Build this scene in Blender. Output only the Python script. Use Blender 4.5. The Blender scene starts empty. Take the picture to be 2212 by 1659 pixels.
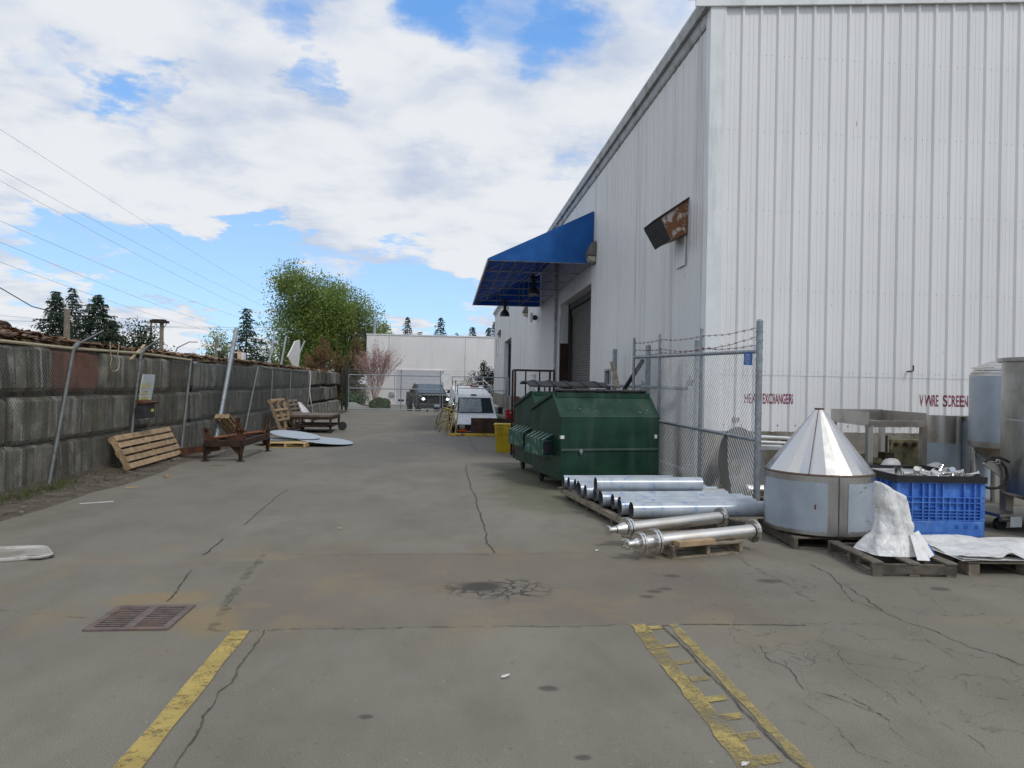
import bpy, bmesh, math, random
from mathutils import Vector, Matrix, Euler, noise as mnoise
rad = math.radians
random.seed(7)
SC = bpy.context.scene
COL = SC.collection
V = Vector

# ------------------------------------------------------------------ camera geometry of the photograph
FPX, CXP, CYP = 1534.0, 1106.0, 829.5
ROLL, YAW, EYE = rad(1.05), rad(5.33), 1.6
PIT = math.atan(2.5 / FPX)

def ray(x, y):
    u, v = x - CXP, y - CYP
    u, v = u * math.cos(ROLL) + v * math.sin(ROLL), -u * math.sin(ROLL) + v * math.cos(ROLL)
    R, U, F = u / FPX, -v / FPX, 1.0
    F, U = F * math.cos(PIT) - U * math.sin(PIT), F * math.sin(PIT) + U * math.cos(PIT)
    return V((R * math.cos(YAW) + F * math.sin(YAW), F * math.cos(YAW) - R * math.sin(YAW), U))

def G(x, y, z=0.0):
    d = ray(x, y); t = (z - EYE) / d.z
    return V((d.x * t, d.y * t, z))

def PY(x, y, Y):
    d = ray(x, y); t = Y / d.y
    return V((d.x * t, Y, EYE + d.z * t))

def PX(x, y, X):
    d = ray(x, y); t = X / d.x
    return V((X, d.y * t, EYE + d.z * t))

# ------------------------------------------------------------------ mesh builder
class MB:
    def __init__(s): s.v = []; s.f = []
    def add(s, vs, fs):
        o = len(s.v); s.v += [tuple(p) for p in vs]; s.f += [tuple(i + o for i in q) for q in fs]
    def box(s, c, d, rz=0.0, M=None):
        m = M or Matrix.Rotation(rz, 3, 'Z'); c = V(c)
        vs = [c + m @ V((x * d[0] / 2, y * d[1] / 2, z * d[2] / 2)) for x in (-1, 1) for y in (-1, 1) for z in (-1, 1)]
        s.add(vs, [(0, 1, 3, 2), (4, 6, 7, 5), (0, 4, 5, 1), (2, 3, 7, 6), (0, 2, 6, 4), (1, 5, 7, 3)])
    def bb(s, x0, x1, y0, y1, z0, z1):
        s.box(((x0 + x1) / 2, (y0 + y1) / 2, (z0 + z1) / 2), (abs(x1 - x0), abs(y1 - y0), abs(z1 - z0)))
    def beam(s, a, b, w, h, up=(0, 0, 1)):
        a, b = V(a), V(b); d = b - a; L = d.length; d.normalize(); up = V(up)
        if abs(d.dot(up)) > .98: up = V((0, 1, 0))
        x = d.cross(up).normalized(); z = x.cross(d)
        s.box((a + b) / 2, (w, L, h), M=Matrix((x, d, z)).transposed())
    def path(s, pts, r, n=8, cap=True):
        pts = [V(p) for p in pts]; rings = []; ref = None
        for i, p in enumerate(pts):
            t = (pts[min(i + 1, len(pts) - 1)] - pts[max(i - 1, 0)]).normalized()
            if ref is None: ref = V((0, 0, 1)) if abs(t.z) < .9 else V((1, 0, 0))
            x = ref - t * ref.dot(t); x.normalize(); y = t.cross(x); ref = x
            rr = r[i] if isinstance(r, (list, tuple)) else r
            rings.append([p + (x * math.cos(2 * math.pi * k / n) + y * math.sin(2 * math.pi * k / n)) * rr for k in range(n)])
        vs = [p for g in rings for p in g]; fs = []
        for i in range(len(rings) - 1):
            for k in range(n):
                fs.append((i * n + k, i * n + (k + 1) % n, (i + 1) * n + (k + 1) % n, (i + 1) * n + k))
        if cap:
            fs.append(tuple(range(n))[::-1]); fs.append(tuple((len(rings) - 1) * n + k for k in range(n)))
        s.add(vs, fs)
    def tube(s, a, b, r, n=10, r2=None, cap=True):
        s.path([a, b], [r, r if r2 is None else r2], n, cap)
    def pipe(s, a, b, r, t=.004, n=24):          # open tube with wall thickness
        a, b = V(a), V(b); d = (b - a).normalized()
        ref = V((0, 0, 1)) if abs(d.z) < .9 else V((1, 0, 0)); x = ref.cross(d).normalized(); y = d.cross(x)
        vs = []
        for p, rr in ((a, r), (b, r), (b, r - t), (a, r - t)):
            vs += [p + (x * math.cos(2 * math.pi * k / n) + y * math.sin(2 * math.pi * k / n)) * rr for k in range(n)]
        fs = [(i * n + k, i * n + (k + 1) % n, ((i + 1) % 4) * n + (k + 1) % n, ((i + 1) % 4) * n + k) for i in range(4) for k in range(n)]
        s.add(vs, fs)
    def lathe(s, prof, c=(0, 0, 0), n=32, M=None, a0=0, a1=2 * math.pi):
        c = V(c); M = M or Matrix.Identity(3); vs = []; fs = []; full = abs(a1 - a0 - 2 * math.pi) < 1e-6
        m = n if full else n + 1
        for r, z in prof:
            for k in range(m):
                a = a0 + (a1 - a0) * k / n
                vs.append(c + M @ V((r * math.cos(a), r * math.sin(a), z)))
        for i in range(len(prof) - 1):
            for k in range(n):
                k2 = (k + 1) % m
                fs.append((i * m + k, i * m + k2, (i + 1) * m + k2, (i + 1) * m + k))
        if full:
            if prof[0][0] > 1e-4: fs.append(tuple(range(n))[::-1])
            if prof[-1][0] > 1e-4: fs.append(tuple((len(prof) - 1) * n + k for k in range(n)))
        s.add(vs, fs)
    def lathe_x(s, prof, a, b, n=24):            # profile (r, 0..1) along the segment a-b
        a, b = V(a), V(b); d = b - a; L = d.length; d.normalize()
        q = V((0, 0, 1)).rotation_difference(d).to_matrix()
        s.lathe([(r, t * L) for r, t in prof], a, n, q)
    def prism(s, poly, a0, a1, axis='x'):
        f = {'x': lambda p, a: (a, p[0], p[1]), 'y': lambda p, a: (p[0], a, p[1]), 'z': lambda p, a: (p[0], p[1], a)}[axis]
        n = len(poly)
        s.add([f(p, a0) for p in poly] + [f(p, a1) for p in poly],
              [tuple(range(n))[::-1], tuple(range(n, 2 * n))] + [(i, (i + 1) % n, n + (i + 1) % n, n + i) for i in range(n)])
    def slab(s, pts, off):                        # polygon extruded by a vector
        pts = [V(p) for p in pts]; off = V(off); n = len(pts)
        s.add(pts + [p + off for p in pts], [tuple(range(n))[::-1], tuple(range(n, 2 * n))] + [(i, (i + 1) % n, n + (i + 1) % n, n + i) for i in range(n)])
    def quad(s, *p): s.add(p, [tuple(range(len(p)))])
    def ball(s, c, r, n=12, m=8, sq=(1, 1, 1)):
        s.lathe([(max(1e-5, r * math.sin(math.pi * i / m)), -r * math.cos(math.pi * i / m)) for i in range(m + 1)], c, n, Matrix.Diagonal(sq))
    def xf(s, M):
        s.v = [tuple(M @ V(p)) for p in s.v]; return s

def obj(name, mb, mat, parent=None, smooth=None, bevel=0, world=False, recalc=True, **props):
    me = bpy.data.meshes.new(name)
    vs = mb.v
    if world and parent is not None:
        Mi = Matrix.Translation(parent.location) @ parent.rotation_euler.to_matrix().to_4x4()
        if parent.parent is not None and not isinstance(parent.data, type(None)): pass
        Mi = Mi.inverted(); vs = [tuple(Mi @ V(p)) for p in vs]
    me.from_pydata(vs, [], mb.f)
    if recalc and len(mb.f) < 60000:
        bm = bmesh.new(); bm.from_mesh(me); bmesh.ops.recalc_face_normals(bm, faces=bm.faces); bm.to_mesh(me); bm.free()
    me.update()
    if smooth:
        me.polygons.foreach_set('use_smooth', [True] * len(me.polygons)); me.set_sharp_from_angle(angle=rad(smooth))
    for m in (mat if isinstance(mat, (list, tuple)) else [mat]): me.materials.append(m)
    o = bpy.data.objects.new(name, me); COL.objects.link(o)
    if bevel:
        b = o.modifiers.new('bevel', 'BEVEL'); b.width = bevel; b.segments = 2; b.limit_method = 'ANGLE'; b.angle_limit = rad(40)
    if parent is not None: o.parent = parent
    for k, x in props.items(): o[k] = x
    return o

def thing(name, label, cat, loc=(0, 0, 0), rz=0.0, group=None, rot=None):
    o = bpy.data.objects.new(name, None); COL.objects.link(o); o.empty_display_size = .2
    o.location = loc; o.rotation_euler = rot or (0, 0, rz); o['label'] = label; o['category'] = cat
    if group: o['group'] = group
    return o

def one(name, mb, mat, label, cat, group=None, **k):
    o = obj(name, mb, mat, **k); o['label'] = label; o['category'] = cat
    if group: o['group'] = group
    return o

def struct(name, mb, mat, **k):
    o = obj(name, mb, mat, **k); o['kind'] = 'structure'; return o

def dup(o, loc=None, rz=None, label=None, parent=None, group=None, scale=None, rot=None):
    c = o.copy(); COL.objects.link(c)
    if parent is not None: c.parent = parent
    if loc is not None: c.location = loc
    if rz is not None: c.rotation_euler = (0, 0, rz)
    if rot is not None: c.rotation_euler = rot
    if scale is not None: c.scale = scale
    if label: c['label'] = label
    if group: c['group'] = group
    for ch in list(o.children): dup(ch, parent=c)
    return c

# ------------------------------------------------------------------ materials
def nodes(name):
    m = bpy.data.materials.new(name); m.use_nodes = True; nt = m.node_tree
    b = nt.nodes['Principled BSDF']
    return m, nt, b

def nd(nt, t, **kw):
    n = nt.nodes.new(t)
    for k, x in kw.items():
        if k.startswith('i_'): n.inputs[k[2:]].default_value = x
        else: setattr(n, k, x)
    return n

def L(nt, a, b): nt.links.new(a, b)

def mixc(nt, fac, a, b, typ='MIX'):
    n = nt.nodes.new('ShaderNodeMix'); n.data_type = 'RGBA'; n.blend_type = typ
    for s, x in ((n.inputs[0], fac), (n.inputs[6], a), (n.inputs[7], b)):
        if hasattr(x, 'is_linked'): L(nt, x, s)
        else: s.default_value = x if not isinstance(x, tuple) or len(x) == 4 else (*x, 1)
    return n.outputs[2]

def mth(nt, op, a, b=None, c=None, clamp=False):
    n = nt.nodes.new('ShaderNodeMath'); n.operation = op; n.use_clamp = clamp
    for i, x in enumerate((a, b, c)):
        if x is None: continue
        if hasattr(x, 'is_linked'): L(nt, x, n.inputs[i])
        else: n.inputs[i].default_value = x
    return n.outputs[0]

def rng(nt, v, a, b, c=0.0, d=1.0, smooth=True):
    n = nt.nodes.new('ShaderNodeMapRange'); n.interpolation_type = 'SMOOTHSTEP' if smooth else 'LINEAR'
    L(nt, v, n.inputs[0])
    for i, x in zip((1, 2, 3, 4), (a, b, c, d)): n.inputs[i].default_value = x
    return n.outputs[0]

def coords(nt, scale=(1, 1, 1), loc=(0, 0, 0)):
    tc = nt.nodes.new('ShaderNodeTexCoord'); mp = nt.nodes.new('ShaderNodeMapping')
    mp.inputs['Scale'].default_value = scale; mp.inputs['Location'].default_value = loc
    L(nt, tc.outputs['Object'], mp.inputs['Vector']); return mp.outputs[0]

def noi(nt, vec, scale, detail=4, rough=.55, dist=0.0):
    n = nd(nt, 'ShaderNodeTexNoise'); n.inputs['Scale'].default_value = scale; n.inputs['Detail'].default_value = detail
    n.inputs['Roughness'].default_value = rough; n.inputs['Distortion'].default_value = dist
    L(nt, vec, n.inputs['Vector']); return n.outputs[0]

def bump(nt, b, h, strength=.3, dist=.01):
    n = nd(nt, 'ShaderNodeBump'); n.inputs['Strength'].default_value = strength; n.inputs['Distance'].default_value = dist
    L(nt, h, n.inputs['Height']); L(nt, n.outputs[0], b.inputs['Normal'])

def pbr(name, col, rough=.6, metal=0.0, var=.2, scale=5.0, col2=None, amt=.5, s2=3.0, streak=0, bmp=0.0, bs=40.0, spec=.4, rnd=0.0, edge=(.48, .62)):
    m, nt, b = nodes(name)
    c0 = coords(nt)
    n1 = noi(nt, c0, scale, 5, .6)
    dark = tuple(x * (1 - var) for x in col); lite = tuple(min(1, x * (1 + var)) for x in col)
    c = mixc(nt, rng(nt, n1, .3, .7), dark, lite)
    if col2:
        vec = coords(nt, (1, 1, .12) if streak else (1, 1, 1), (3.1, 7.7, 1.3))
        n2 = noi(nt, vec, s2, 6, .65, .3)
        f = rng(nt, n2, edge[0], edge[1], 0, amt)
        c = mixc(nt, f, c, col2)
    if rnd:
        oi = nd(nt, 'ShaderNodeObjectInfo')
        c = mixc(nt, 1.0, c, mixc(nt, oi.outputs['Random'], (1 - rnd,) * 3, (1 + rnd,) * 3), 'MULTIPLY')
    L(nt, c, b.inputs['Base Color'])
    b.inputs['Roughness'].default_value = rough; b.inputs['Metallic'].default_value = metal
    b.inputs['Specular IOR Level'].default_value = spec
    if bmp: bump(nt, b, noi(nt, c0, bs, 4, .6), bmp, .01)
    else:
        r = rng(nt, n1, .25, .75, max(0, rough - .08), min(1, rough + .1)); L(nt, r, b.inputs['Roughness'])
    return m

def steel(name, col, rough, var=.1, brushed=(1, 1, 30), col2=None, amt=.3):
    m, nt, b = nodes(name)
    n1 = noi(nt, coords(nt, brushed), 6, 5, .6); n2 = noi(nt, coords(nt), 2.2, 4, .6)
    c = mixc(nt, rng(nt, n1, .3, .7), tuple(x * (1 - var) for x in col), col)
    if col2: c = mixc(nt, rng(nt, n2, .5, .68, 0, amt), c, col2)
    L(nt, c, b.inputs['Base Color']); b.inputs['Metallic'].default_value = 1
    L(nt, rng(nt, n2, .3, .7, rough - .06, rough + .1), b.inputs['Roughness'])
    bump(nt, b, n1, .06, .003)
    return m
M = {}
WHITE = (.62, .66, .70)
M['galv'] = pbr('galvanised', (.30, .33, .35), .5, .55, .2, 14, (.2, .13, .08), .25, 4)
M['wire'] = pbr('fence wire', (.52, .54, .55), .5, .5, .15, 10)
M['wire_rusty'] = pbr('fence wire weathered', (.24, .23, .20), .6, .4, .25, 3, (.16, .10, .06), .5, 2)
M['barb'] = pbr('barbed wire', (.14, .07, .06), .7, .3, .2, 20)
M['rust'] = pbr('rust brown', (.075, .032, .020), .85, .1, .35, 9, (.16, .06, .02), .6, 5, bmp=.3)
M['rust_dark'] = pbr('rust dark', (.040, .024, .018), .8, .2, .3, 8, (.10, .045, .02), .5, 4, bmp=.2)
M['rust_orange'] = pbr('rust orange', (.30, .10, .035), .8, .1, .3, 6, (.12, .04, .02), .6, 5)
M['rustpaint'] = pbr('rusting white paint', (.50, .46, .41), .6, 0, .1, 9, (.19, .068, .022), .97, 5.5, edge=(.40, .50), bmp=.15)
M['black'] = pbr('black plastic', (.018, .018, .02), .5, 0, .2, 8)
M['rubber'] = pbr('rubber', (.022, .022, .023), .8, 0, .2, 20)
M['darkmetal'] = pbr('dark metal', (.05, .05, .052), .5, .4, .25, 12)
M['steel'] = steel('stainless', (.66, .65, .63), .24, .12, (30, 30, 1))
M['steel_dull'] = steel('stainless dull', (.50, .48, .45), .36, .15, (20, 20, 1), (.22, .15, .09), .45)
M['steel_bright'] = steel('stainless bright', (.70, .69, .66), .17, .08, (8, 8, 8))
M['steel_pipe'] = steel('pickled pipe', (.76, .74, .70), .38, .1, (1, 6, 6), (.45, .40, .32), .4)
M['weld'] = pbr('weld', (.12, .075, .05), .5, .3, .3, 30)
M['film'] = pbr('protective film', (.37, .42, .465), .34, .2, .06, 5, (.29, .335, .375), .4, 2)
M['wood'] = pbr('pale wood', (.37, .26, .15), .8, 0, .22, 9, (.22, .15, .085), .5, 5, rnd=.15, bmp=.2)
M['wood_new'] = pbr('new pine', (.52, .37, .17), .75, 0, .18, 9, (.36, .22, .09), .4, 5, rnd=.12, bmp=.15)
M['wood_grey'] = pbr('weathered wood', (.135, .115, .09), .9, 0, .3, 12, (.06, .05, .04), .6, 5, rnd=.2, bmp=.3)
M['wood_mid'] = pbr('greyed pallet wood', (.23, .19, .14), .85, 0, .3, 10, (.11, .085, .06), .6, 5, rnd=.2, bmp=.3)
M['green'] = pbr('green paint', (.005, .036, .019), .42, 0, .35, 2.5, (.030, .058, .042), .75, 4, streak=1, spec=.4)
M['green_slant'] = M['green']
M['white_paint'] = pbr('white paint', (.72, .73, .73), .5, 0, .06, 4, (.5, .47, .42), .3, 3)
M['van_white'] = pbr('van white', (.74, .76, .77), .3, 0, .04, 3, (.5, .42, .36), .4, 4, spec=.5)
M['glass'] = pbr('dark glass', (.03, .04, .042), .06, 0, .1, 2, spec=.8)
M['yellow'] = pbr('yellow paint', (.40, .29, .035), .55, 0, .15, 8, (.10, .06, .03), .75, 5, edge=(.5, .6))
M['yellow_bin'] = pbr('yellow plastic', (.55, .385, .018), .45, 0, .08, 6, (.32, .22, .03), .5, 4, streak=1)
M['red'] = pbr('red plastic', (.45, .015, .02), .45, 0, .1, 6)
M['orange'] = pbr('orange lens', (.75, .13, .01), .3, 0, .1, 6)
M['concrete'] = pbr('foundation concrete', (.27, .245, .205), .9, 0, .18, 2.5, (.12, .105, .08), .75, 1.8, streak=1, bmp=.25, bs=60)
M['white_sheet'] = pbr('white plastic sheet', (.74, .73, .70), .38, 0, .05, 5, (.45, .40, .33), .35, 6)
M['wrap'] = pbr('crumpled white wrap', (.72, .71, .68), .35, 0, .05, 5, (.42, .37, .30), .45, 9, edge=(.56, .66))
def wrapbump():
    nt = M['wrap'].node_tree; b = nt.nodes['Principled BSDF']; c0 = coords(nt)
    a = mth(nt, 'ABSOLUTE', mth(nt, 'SUBTRACT', noi(nt, coords(nt, (1.3, 1.3, .5)), 4.5, 2, .5, 1.0), .5)); d = mth(nt, 'ABSOLUTE', mth(nt, 'SUBTRACT', noi(nt, c0, 11, 1, .5, .8), .5))
    h = mth(nt, 'ADD', mth(nt, 'MULTIPLY', rng(nt, a, 0, .09), .7), mth(nt, 'MULTIPLY', rng(nt, d, 0, .10), .3)); bump(nt, b, h, .3, .02)
wrapbump()
M['rope'] = pbr('rope', (.38, .33, .22), .9, 0, .2, 20)
M['burgundy'] = pbr('burgundy paint', (.22, .022, .060), .6, 0, .25, 20, (.42, .25, .28), .5, 30)
M['sign_blue'] = pbr('blue sign', (.02, .12, .42), .4, 0, .1, 6)
M['ink'] = pbr('dark ink', (.02, .02, .02), .6, 0, .1, 6)
M['ink_yellow'] = pbr('yellow paper', (.58, .50, .10), .6, 0, .1, 6)
M['headlight'] = nodes('lit headlight')[0]
_b = M['headlight'].node_tree.nodes['Principled BSDF']; _b.inputs['Emission Color'].default_value = (.9, 1, .95, 1); _b.inputs['Emission Strength'].default_value = 7
M['carblack'] = pbr('black car paint', (.010, .011, .012), .25, 0, .2, 3, (.022, .02, .019), .4, 3, spec=.6)
M['olive_rust'] = pbr('stained plate', (.20, .19, .10), .8, 0, .3, 6, (.09, .06, .04), .8, 5)

def blue_fabric():
    m, nt, b = nodes('blue awning canvas')
    n = noi(nt, coords(nt), 2, 5, .6)
    c = mixc(nt, rng(nt, n, .35, .7), (.006, .125, .44), (.012, .175, .55))
    L(nt, c, b.inputs['Base Color']); b.inputs['Roughness'].default_value = .6
    tr = nd(nt, 'ShaderNodeBsdfTranslucent'); L(nt, c, tr.inputs[0])
    mx = nd(nt, 'ShaderNodeMixShader'); mx.inputs[0].default_value = .34
    out = nt.nodes['Material Output']; L(nt, b.outputs[0], mx.inputs[1]); L(nt, tr.outputs[0], mx.inputs[2]); L(nt, mx.outputs[0], out.inputs[0])
    bump(nt, b, noi(nt, coords(nt, (1, 1, 1)), 1.6, 3), .25, .08)
    return m
M['awning'] = blue_fabric()

def blue_plastic():
    m, nt, b = nodes('blue plastic')
    n = noi(nt, coords(nt), 7, 5, .6)
    c = mixc(nt, rng(nt, n, .35, .7), (.045, .15, .52), (.085, .24, .64))
    c = mixc(nt, rng(nt, noi(nt, coords(nt, (1, 1, .4)), 9, 5, .7), .55, .7, 0, .35), c, (.30, .36, .48))
    L(nt, c, b.inputs['Base Color']); b.inputs['Roughness'].default_value = .5
    return m
M['blue_plastic'] = blue_plastic()

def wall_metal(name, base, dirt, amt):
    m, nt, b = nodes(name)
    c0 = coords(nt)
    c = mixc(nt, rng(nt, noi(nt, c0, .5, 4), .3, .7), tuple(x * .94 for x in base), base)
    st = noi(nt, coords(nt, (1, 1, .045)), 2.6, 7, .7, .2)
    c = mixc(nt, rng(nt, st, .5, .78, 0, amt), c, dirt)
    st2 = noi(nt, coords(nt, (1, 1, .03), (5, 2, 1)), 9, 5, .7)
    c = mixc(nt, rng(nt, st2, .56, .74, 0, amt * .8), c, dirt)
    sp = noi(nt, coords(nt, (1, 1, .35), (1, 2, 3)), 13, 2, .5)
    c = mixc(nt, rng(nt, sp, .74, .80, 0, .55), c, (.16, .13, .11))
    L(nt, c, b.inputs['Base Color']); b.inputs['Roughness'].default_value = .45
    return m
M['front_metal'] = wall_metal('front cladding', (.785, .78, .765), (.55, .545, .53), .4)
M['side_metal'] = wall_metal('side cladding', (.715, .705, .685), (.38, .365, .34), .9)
M['trim'] = pbr('trim metal', (.72, .74, .73), .45, 0, .06, 2, (.42, .41, .38), .4, 3, streak=1)
M['gutter'] = pbr('gutter metal', (.42, .43, .42), .55, .1, .15, 3, (.16, .15, .13), .6, 2)
M['shutter'] = pbr('roller door steel', (.17, .16, .145), .5, .3, .1, 3, (.18, .16, .14), .4, 3)
M['bldg2'] = pbr('tilt up panel paint', (.78, .76, .74), .8, 0, .04, .3, (.64, .62, .60), .4, .5, streak=1)
M['bldg2_door'] = pbr('pale sectional door', (.52, .53, .57), .5, 0, .04, 1)

def block_mat(name='mossy concrete block', k=1.0):
    m, nt, b = nodes(name)
    tc = nd(nt, 'ShaderNodeTexCoord'); oi = nd(nt, 'ShaderNodeObjectInfo')
    off = nd(nt, 'ShaderNodeVectorMath', operation='SCALE'); off.inputs[0].default_value = (17, 31, 13); L(nt, oi.outputs['Random'], off.inputs['Scale'])
    ad = nd(nt, 'ShaderNodeVectorMath', operation='ADD'); L(nt, tc.outputs['Object'], ad.inputs[0]); L(nt, off.outputs[0], ad.inputs[1])
    def mp(sc):
        q = nd(nt, 'ShaderNodeMapping'); q.inputs['Scale'].default_value = sc; L(nt, ad.outputs[0], q.inputs[0]); return q.outputs[0]
    base = mixc(nt, rng(nt, noi(nt, mp((1, 1, 1)), 3, 6, .65), .3, .72), (.13, .128, .112), (.30, .295, .265))
    st = rng(nt, noi(nt, mp((1, 2.2, .14)), 2.4, 6, .7, .3), .45, .60, 0, .93)
    c = mixc(nt, st, base, (.040, .036, .031))
    ls = rng(nt, noi(nt, mp((1, 2.4, .1)), 3.1, 5, .6), .56, .66, 0, .75)
    c = mixc(nt, ls, c, (.40, .39, .36))
    bl = rng(nt, noi(nt, mp((1, .9, .8)), 1.5, 6, .72, .4),   .50, .62, 0, .62)
    c = mixc(nt, bl, c, (.038, .036, .030))
    gr = rng(nt, noi(nt, mp((1, 1, .6)), 2.1, 5, .7), .47, .66, 0, .62)
    c = mixc(nt, gr, c, (.090, .100, .045))
    c = mixc(nt, 1.0, c, mixc(nt, oi.outputs['Random'], (.60 * k, .58 * k, .54 * k), (1.35 * k, 1.35 * k, 1.32 * k)), 'MULTIPLY')
    L(nt, c, b.inputs['Base Color']); b.inputs['Roughness'].default_value = .95
    bump(nt, b, noi(nt, mp((1, 1, 1)), 16, 7, .7), .6, .025)
    return m
M['block'] = block_mat()
M['block_dark'] = block_mat('blackened concrete block', .5)
M['galv_old'] = pbr('dull galvanised', (.17, .185, .185), .6, .45, .2, 10, (.12, .09, .06), .3, 4)
M['block_red'] = pbr('reddish concrete block', (.19, .075, .052), .95, 0, .3, 4, (.07, .05, .04), .7, 2.4, streak=1, bmp=.4, bs=16)

def ground_mat():
    m, nt, b = nodes('worn asphalt')
    c0 = coords(nt); sx = nd(nt, 'ShaderNodeSeparateXYZ'); L(nt, c0, sx.inputs[0]); X, Y = sx.outputs[0], sx.outputs[1]
    def bx(x0, x1, y0, y1, e=.1):
        f = mth(nt, 'MULTIPLY', rng(nt, X, x0 - e, x0 + e), rng(nt, X, x1 - e, x1 + e, 1, 0))
        return mth(nt, 'MULTIPLY', f, mth(nt, 'MULTIPLY', rng(nt, Y, y0 - e, y0 + e), rng(nt, Y, y1 - e, y1 + e, 1, 0)))
    wbig, wsml = noi(nt, c0, 2.6, 4, .6), noi(nt, c0, 11, 3, .6)
    def blob(x, y, rx, ry, wob=.5):
        w = wbig if rx > .2 else wsml
        dx = mth(nt, 'DIVIDE', mth(nt, 'SUBTRACT', X, x), rx); dy = mth(nt, 'DIVIDE', mth(nt, 'SUBTRACT', Y, y), ry)
        d = mth(nt, 'SQRT', mth(nt, 'ADD', mth(nt, 'MULTIPLY', dx, dx), mth(nt, 'MULTIPLY', dy, dy)))
        d = mth(nt, 'ADD', d, mth(nt, 'MULTIPLY', mth(nt, 'SUBTRACT', w, .5), wob * 2.5))
        return rng(nt, d, .45, 1.1, 1, 0)
    big = noi(nt, c0, .33, 5, .6); mid = noi(nt, coords(nt, (1, .55, 1)), 1.5, 6, .65)
    c = mixc(nt, rng(nt, big, .3, .7), (.178, .162, .129), (.226, .207, .168))
    c = mixc(nt, rng(nt, mid, .40, .70, 0, .6), c, (.142, .128, .098))
    far = rng(nt, Y, 8, 17)                                    # older, greyer binder on the alley
    c = mixc(nt, mth(nt, 'MULTIPLY', far, .3), c, (.178, .166, .148))
    pt = bx(-1.52, 2.3, 4.68, 6.75, .03)                       # asphalt patch across the lane
    c = mixc(nt, mth(nt, 'MULTIPLY', pt, rng(nt, noi(nt, c0, 1.1, 5, .6), .25, .75, .25, .8)), c, (.168, .140, .108))
    oc = rng(nt, noi(nt, c0, 1.7, 5, .6, .5), .48, .70, 0, .62)
    c = mixc(nt, mth(nt, 'MULTIPLY', oc, bx(-3.4, 2.4, 4.4, 7.2, .4)), c, (.235, .185, .115))
    for (x, y, rx, ry, f, cc) in ((-1.55, 4.9, .3, .38, .55, (.27, .19, .085)), (-2.05, 5.38, .45, .2, .6, (.27, .19, .09)), (-2.9, 6.5, .5, .14, .4, (.24, .19, .13)),
                                  (-1.72, 6.55, .35, .08, .4, (.25, .20, .13)), (4.3, 3.85, .9, .12, .45, (.27, .22, .10)), (3.9, 4.65, .5, .18, .25, (.24, .21, .13)),
                                  (1.5, 12.5, .8, 2.2, .65, (.075, .08, .045)), (1.4, 10.3, .8, 1.6, .5, (.105, .11, .06)), (1.9, 9.3, 1.1, .8, .4, (.12, .125, .08)),
                                  (-.2, 20.5, 1.3, 3.2, .55, (.10, .10, .105)), (-1.5, 17, 1.4, 4, .4, (.12, .118, .116)), (.9, 18.5, .9, 3, .45, (.11, .108, .10)), (3.3, 32, .6, 7, .8, (.07, .075, .04)),
                                  (.62, 5.1, .25, .12, .4, (.23, .185, .13)), (2.4, 5.7, 1.2, .5, .35, (.13, .12, .105)), (-3.2, 9.5, 1.2, 3.5, .3, (.15, .145, .135))):
        c = mixc(nt, mth(nt, 'MULTIPLY', blob(x, y, rx, ry), f), c, cc)
    # oil drips
    for (x, y, r_) in ((.57, 3.72, .045), (-.35, 3.45, .03), (.62, 3.02, .03), (1.66, 5.45, .055), (1.56, 5.32, .05), (1.77, 5.52, .05), (2.72, 5.72, .08), (1.95, 5.9, .06), (4.05, 5.45, .07), (3.55, 3.3, .08)):
        c = mixc(nt, mth(nt, 'MULTIPLY', blob(x, y, r_ * 1.5, r_, .25), .75), c, (.07, .06, .055))
    # speckle of the aggregate
    sp = noi(nt, c0, 190, 3, .7)
    c = mixc(nt, 1.0, c, mixc(nt, rng(nt, sp, .3, .7), (.66, .66, .66), (1.38, 1.38, 1.36)), 'MULTIPLY')
    sp2 = noi(nt, c0, 34, 3, .6)
    c = mixc(nt, rng(nt, sp2, .66, .73, 0, .6), c, (.34, .33, .31))
    c = mixc(nt, rng(nt, noi(nt, c0, 21, 3, .6), .64, .72, 0, .5), c, (.11, .10, .088))
    # fine crazing on the right-hand slab, and the broken spot in the patch
    dv = nd(nt, 'ShaderNodeVectorMath', operation='ADD'); ns = nd(nt, 'ShaderNodeTexNoise'); ns.inputs['Scale'].default_value = 2.2; ns.inputs['Detail'].default_value = 5
    L(nt, c0, ns.inputs['Vector']); sc_ = nd(nt, 'ShaderNodeVectorMath', operation='SCALE'); sc_.inputs['Scale'].default_value = .8
    L(nt, ns.outputs['Color'], sc_.inputs[0]); L(nt, c0, dv.inputs[0]); L(nt, sc_.outputs[0], dv.inputs[1])
    def vor(scale):
        v = nd(nt, 'ShaderNodeTexVoronoi', feature='DISTANCE_TO_EDGE'); v.inputs['Scale'].default_value = scale; L(nt, dv.outputs[0], v.inputs['Vector']); return v.outputs['Distance']
    cr = rng(nt, vor(1.9), .002, .011, 1, 0); keep = rng(nt, noi(nt, c0, 1.1, 4, .6), .36, .56, .15, 1)
    area = bx(1.75, 9, 1.5, 6.3, .35)
    f1 = mth(nt, 'MULTIPLY', mth(nt, 'MULTIPLY', cr, keep), mth(nt, 'MULTIPLY', area, .5))
    c = mixc(nt, f1, c, (.055, .052, .043))
    cr2 = rng(nt, vor(6.0), .03, .10, 1, 0); hole = blob(.46, 5.55, .52, .34, .25); core = blob(.30, 5.62, .21, .19, .5)
    f2 = mth(nt, 'MAXIMUM', mth(nt, 'MULTIPLY', cr2, hole), mth(nt, 'MULTIPLY', core, .95))
    c = mixc(nt, mth(nt, 'MULTIPLY', f2, .9), c, (.045, .043, .04))
    L(nt, c, b.inputs['Base Color']); b.inputs['Roughness'].default_value = .88; b.inputs['Specular IOR Level'].default_value = .25
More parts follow.
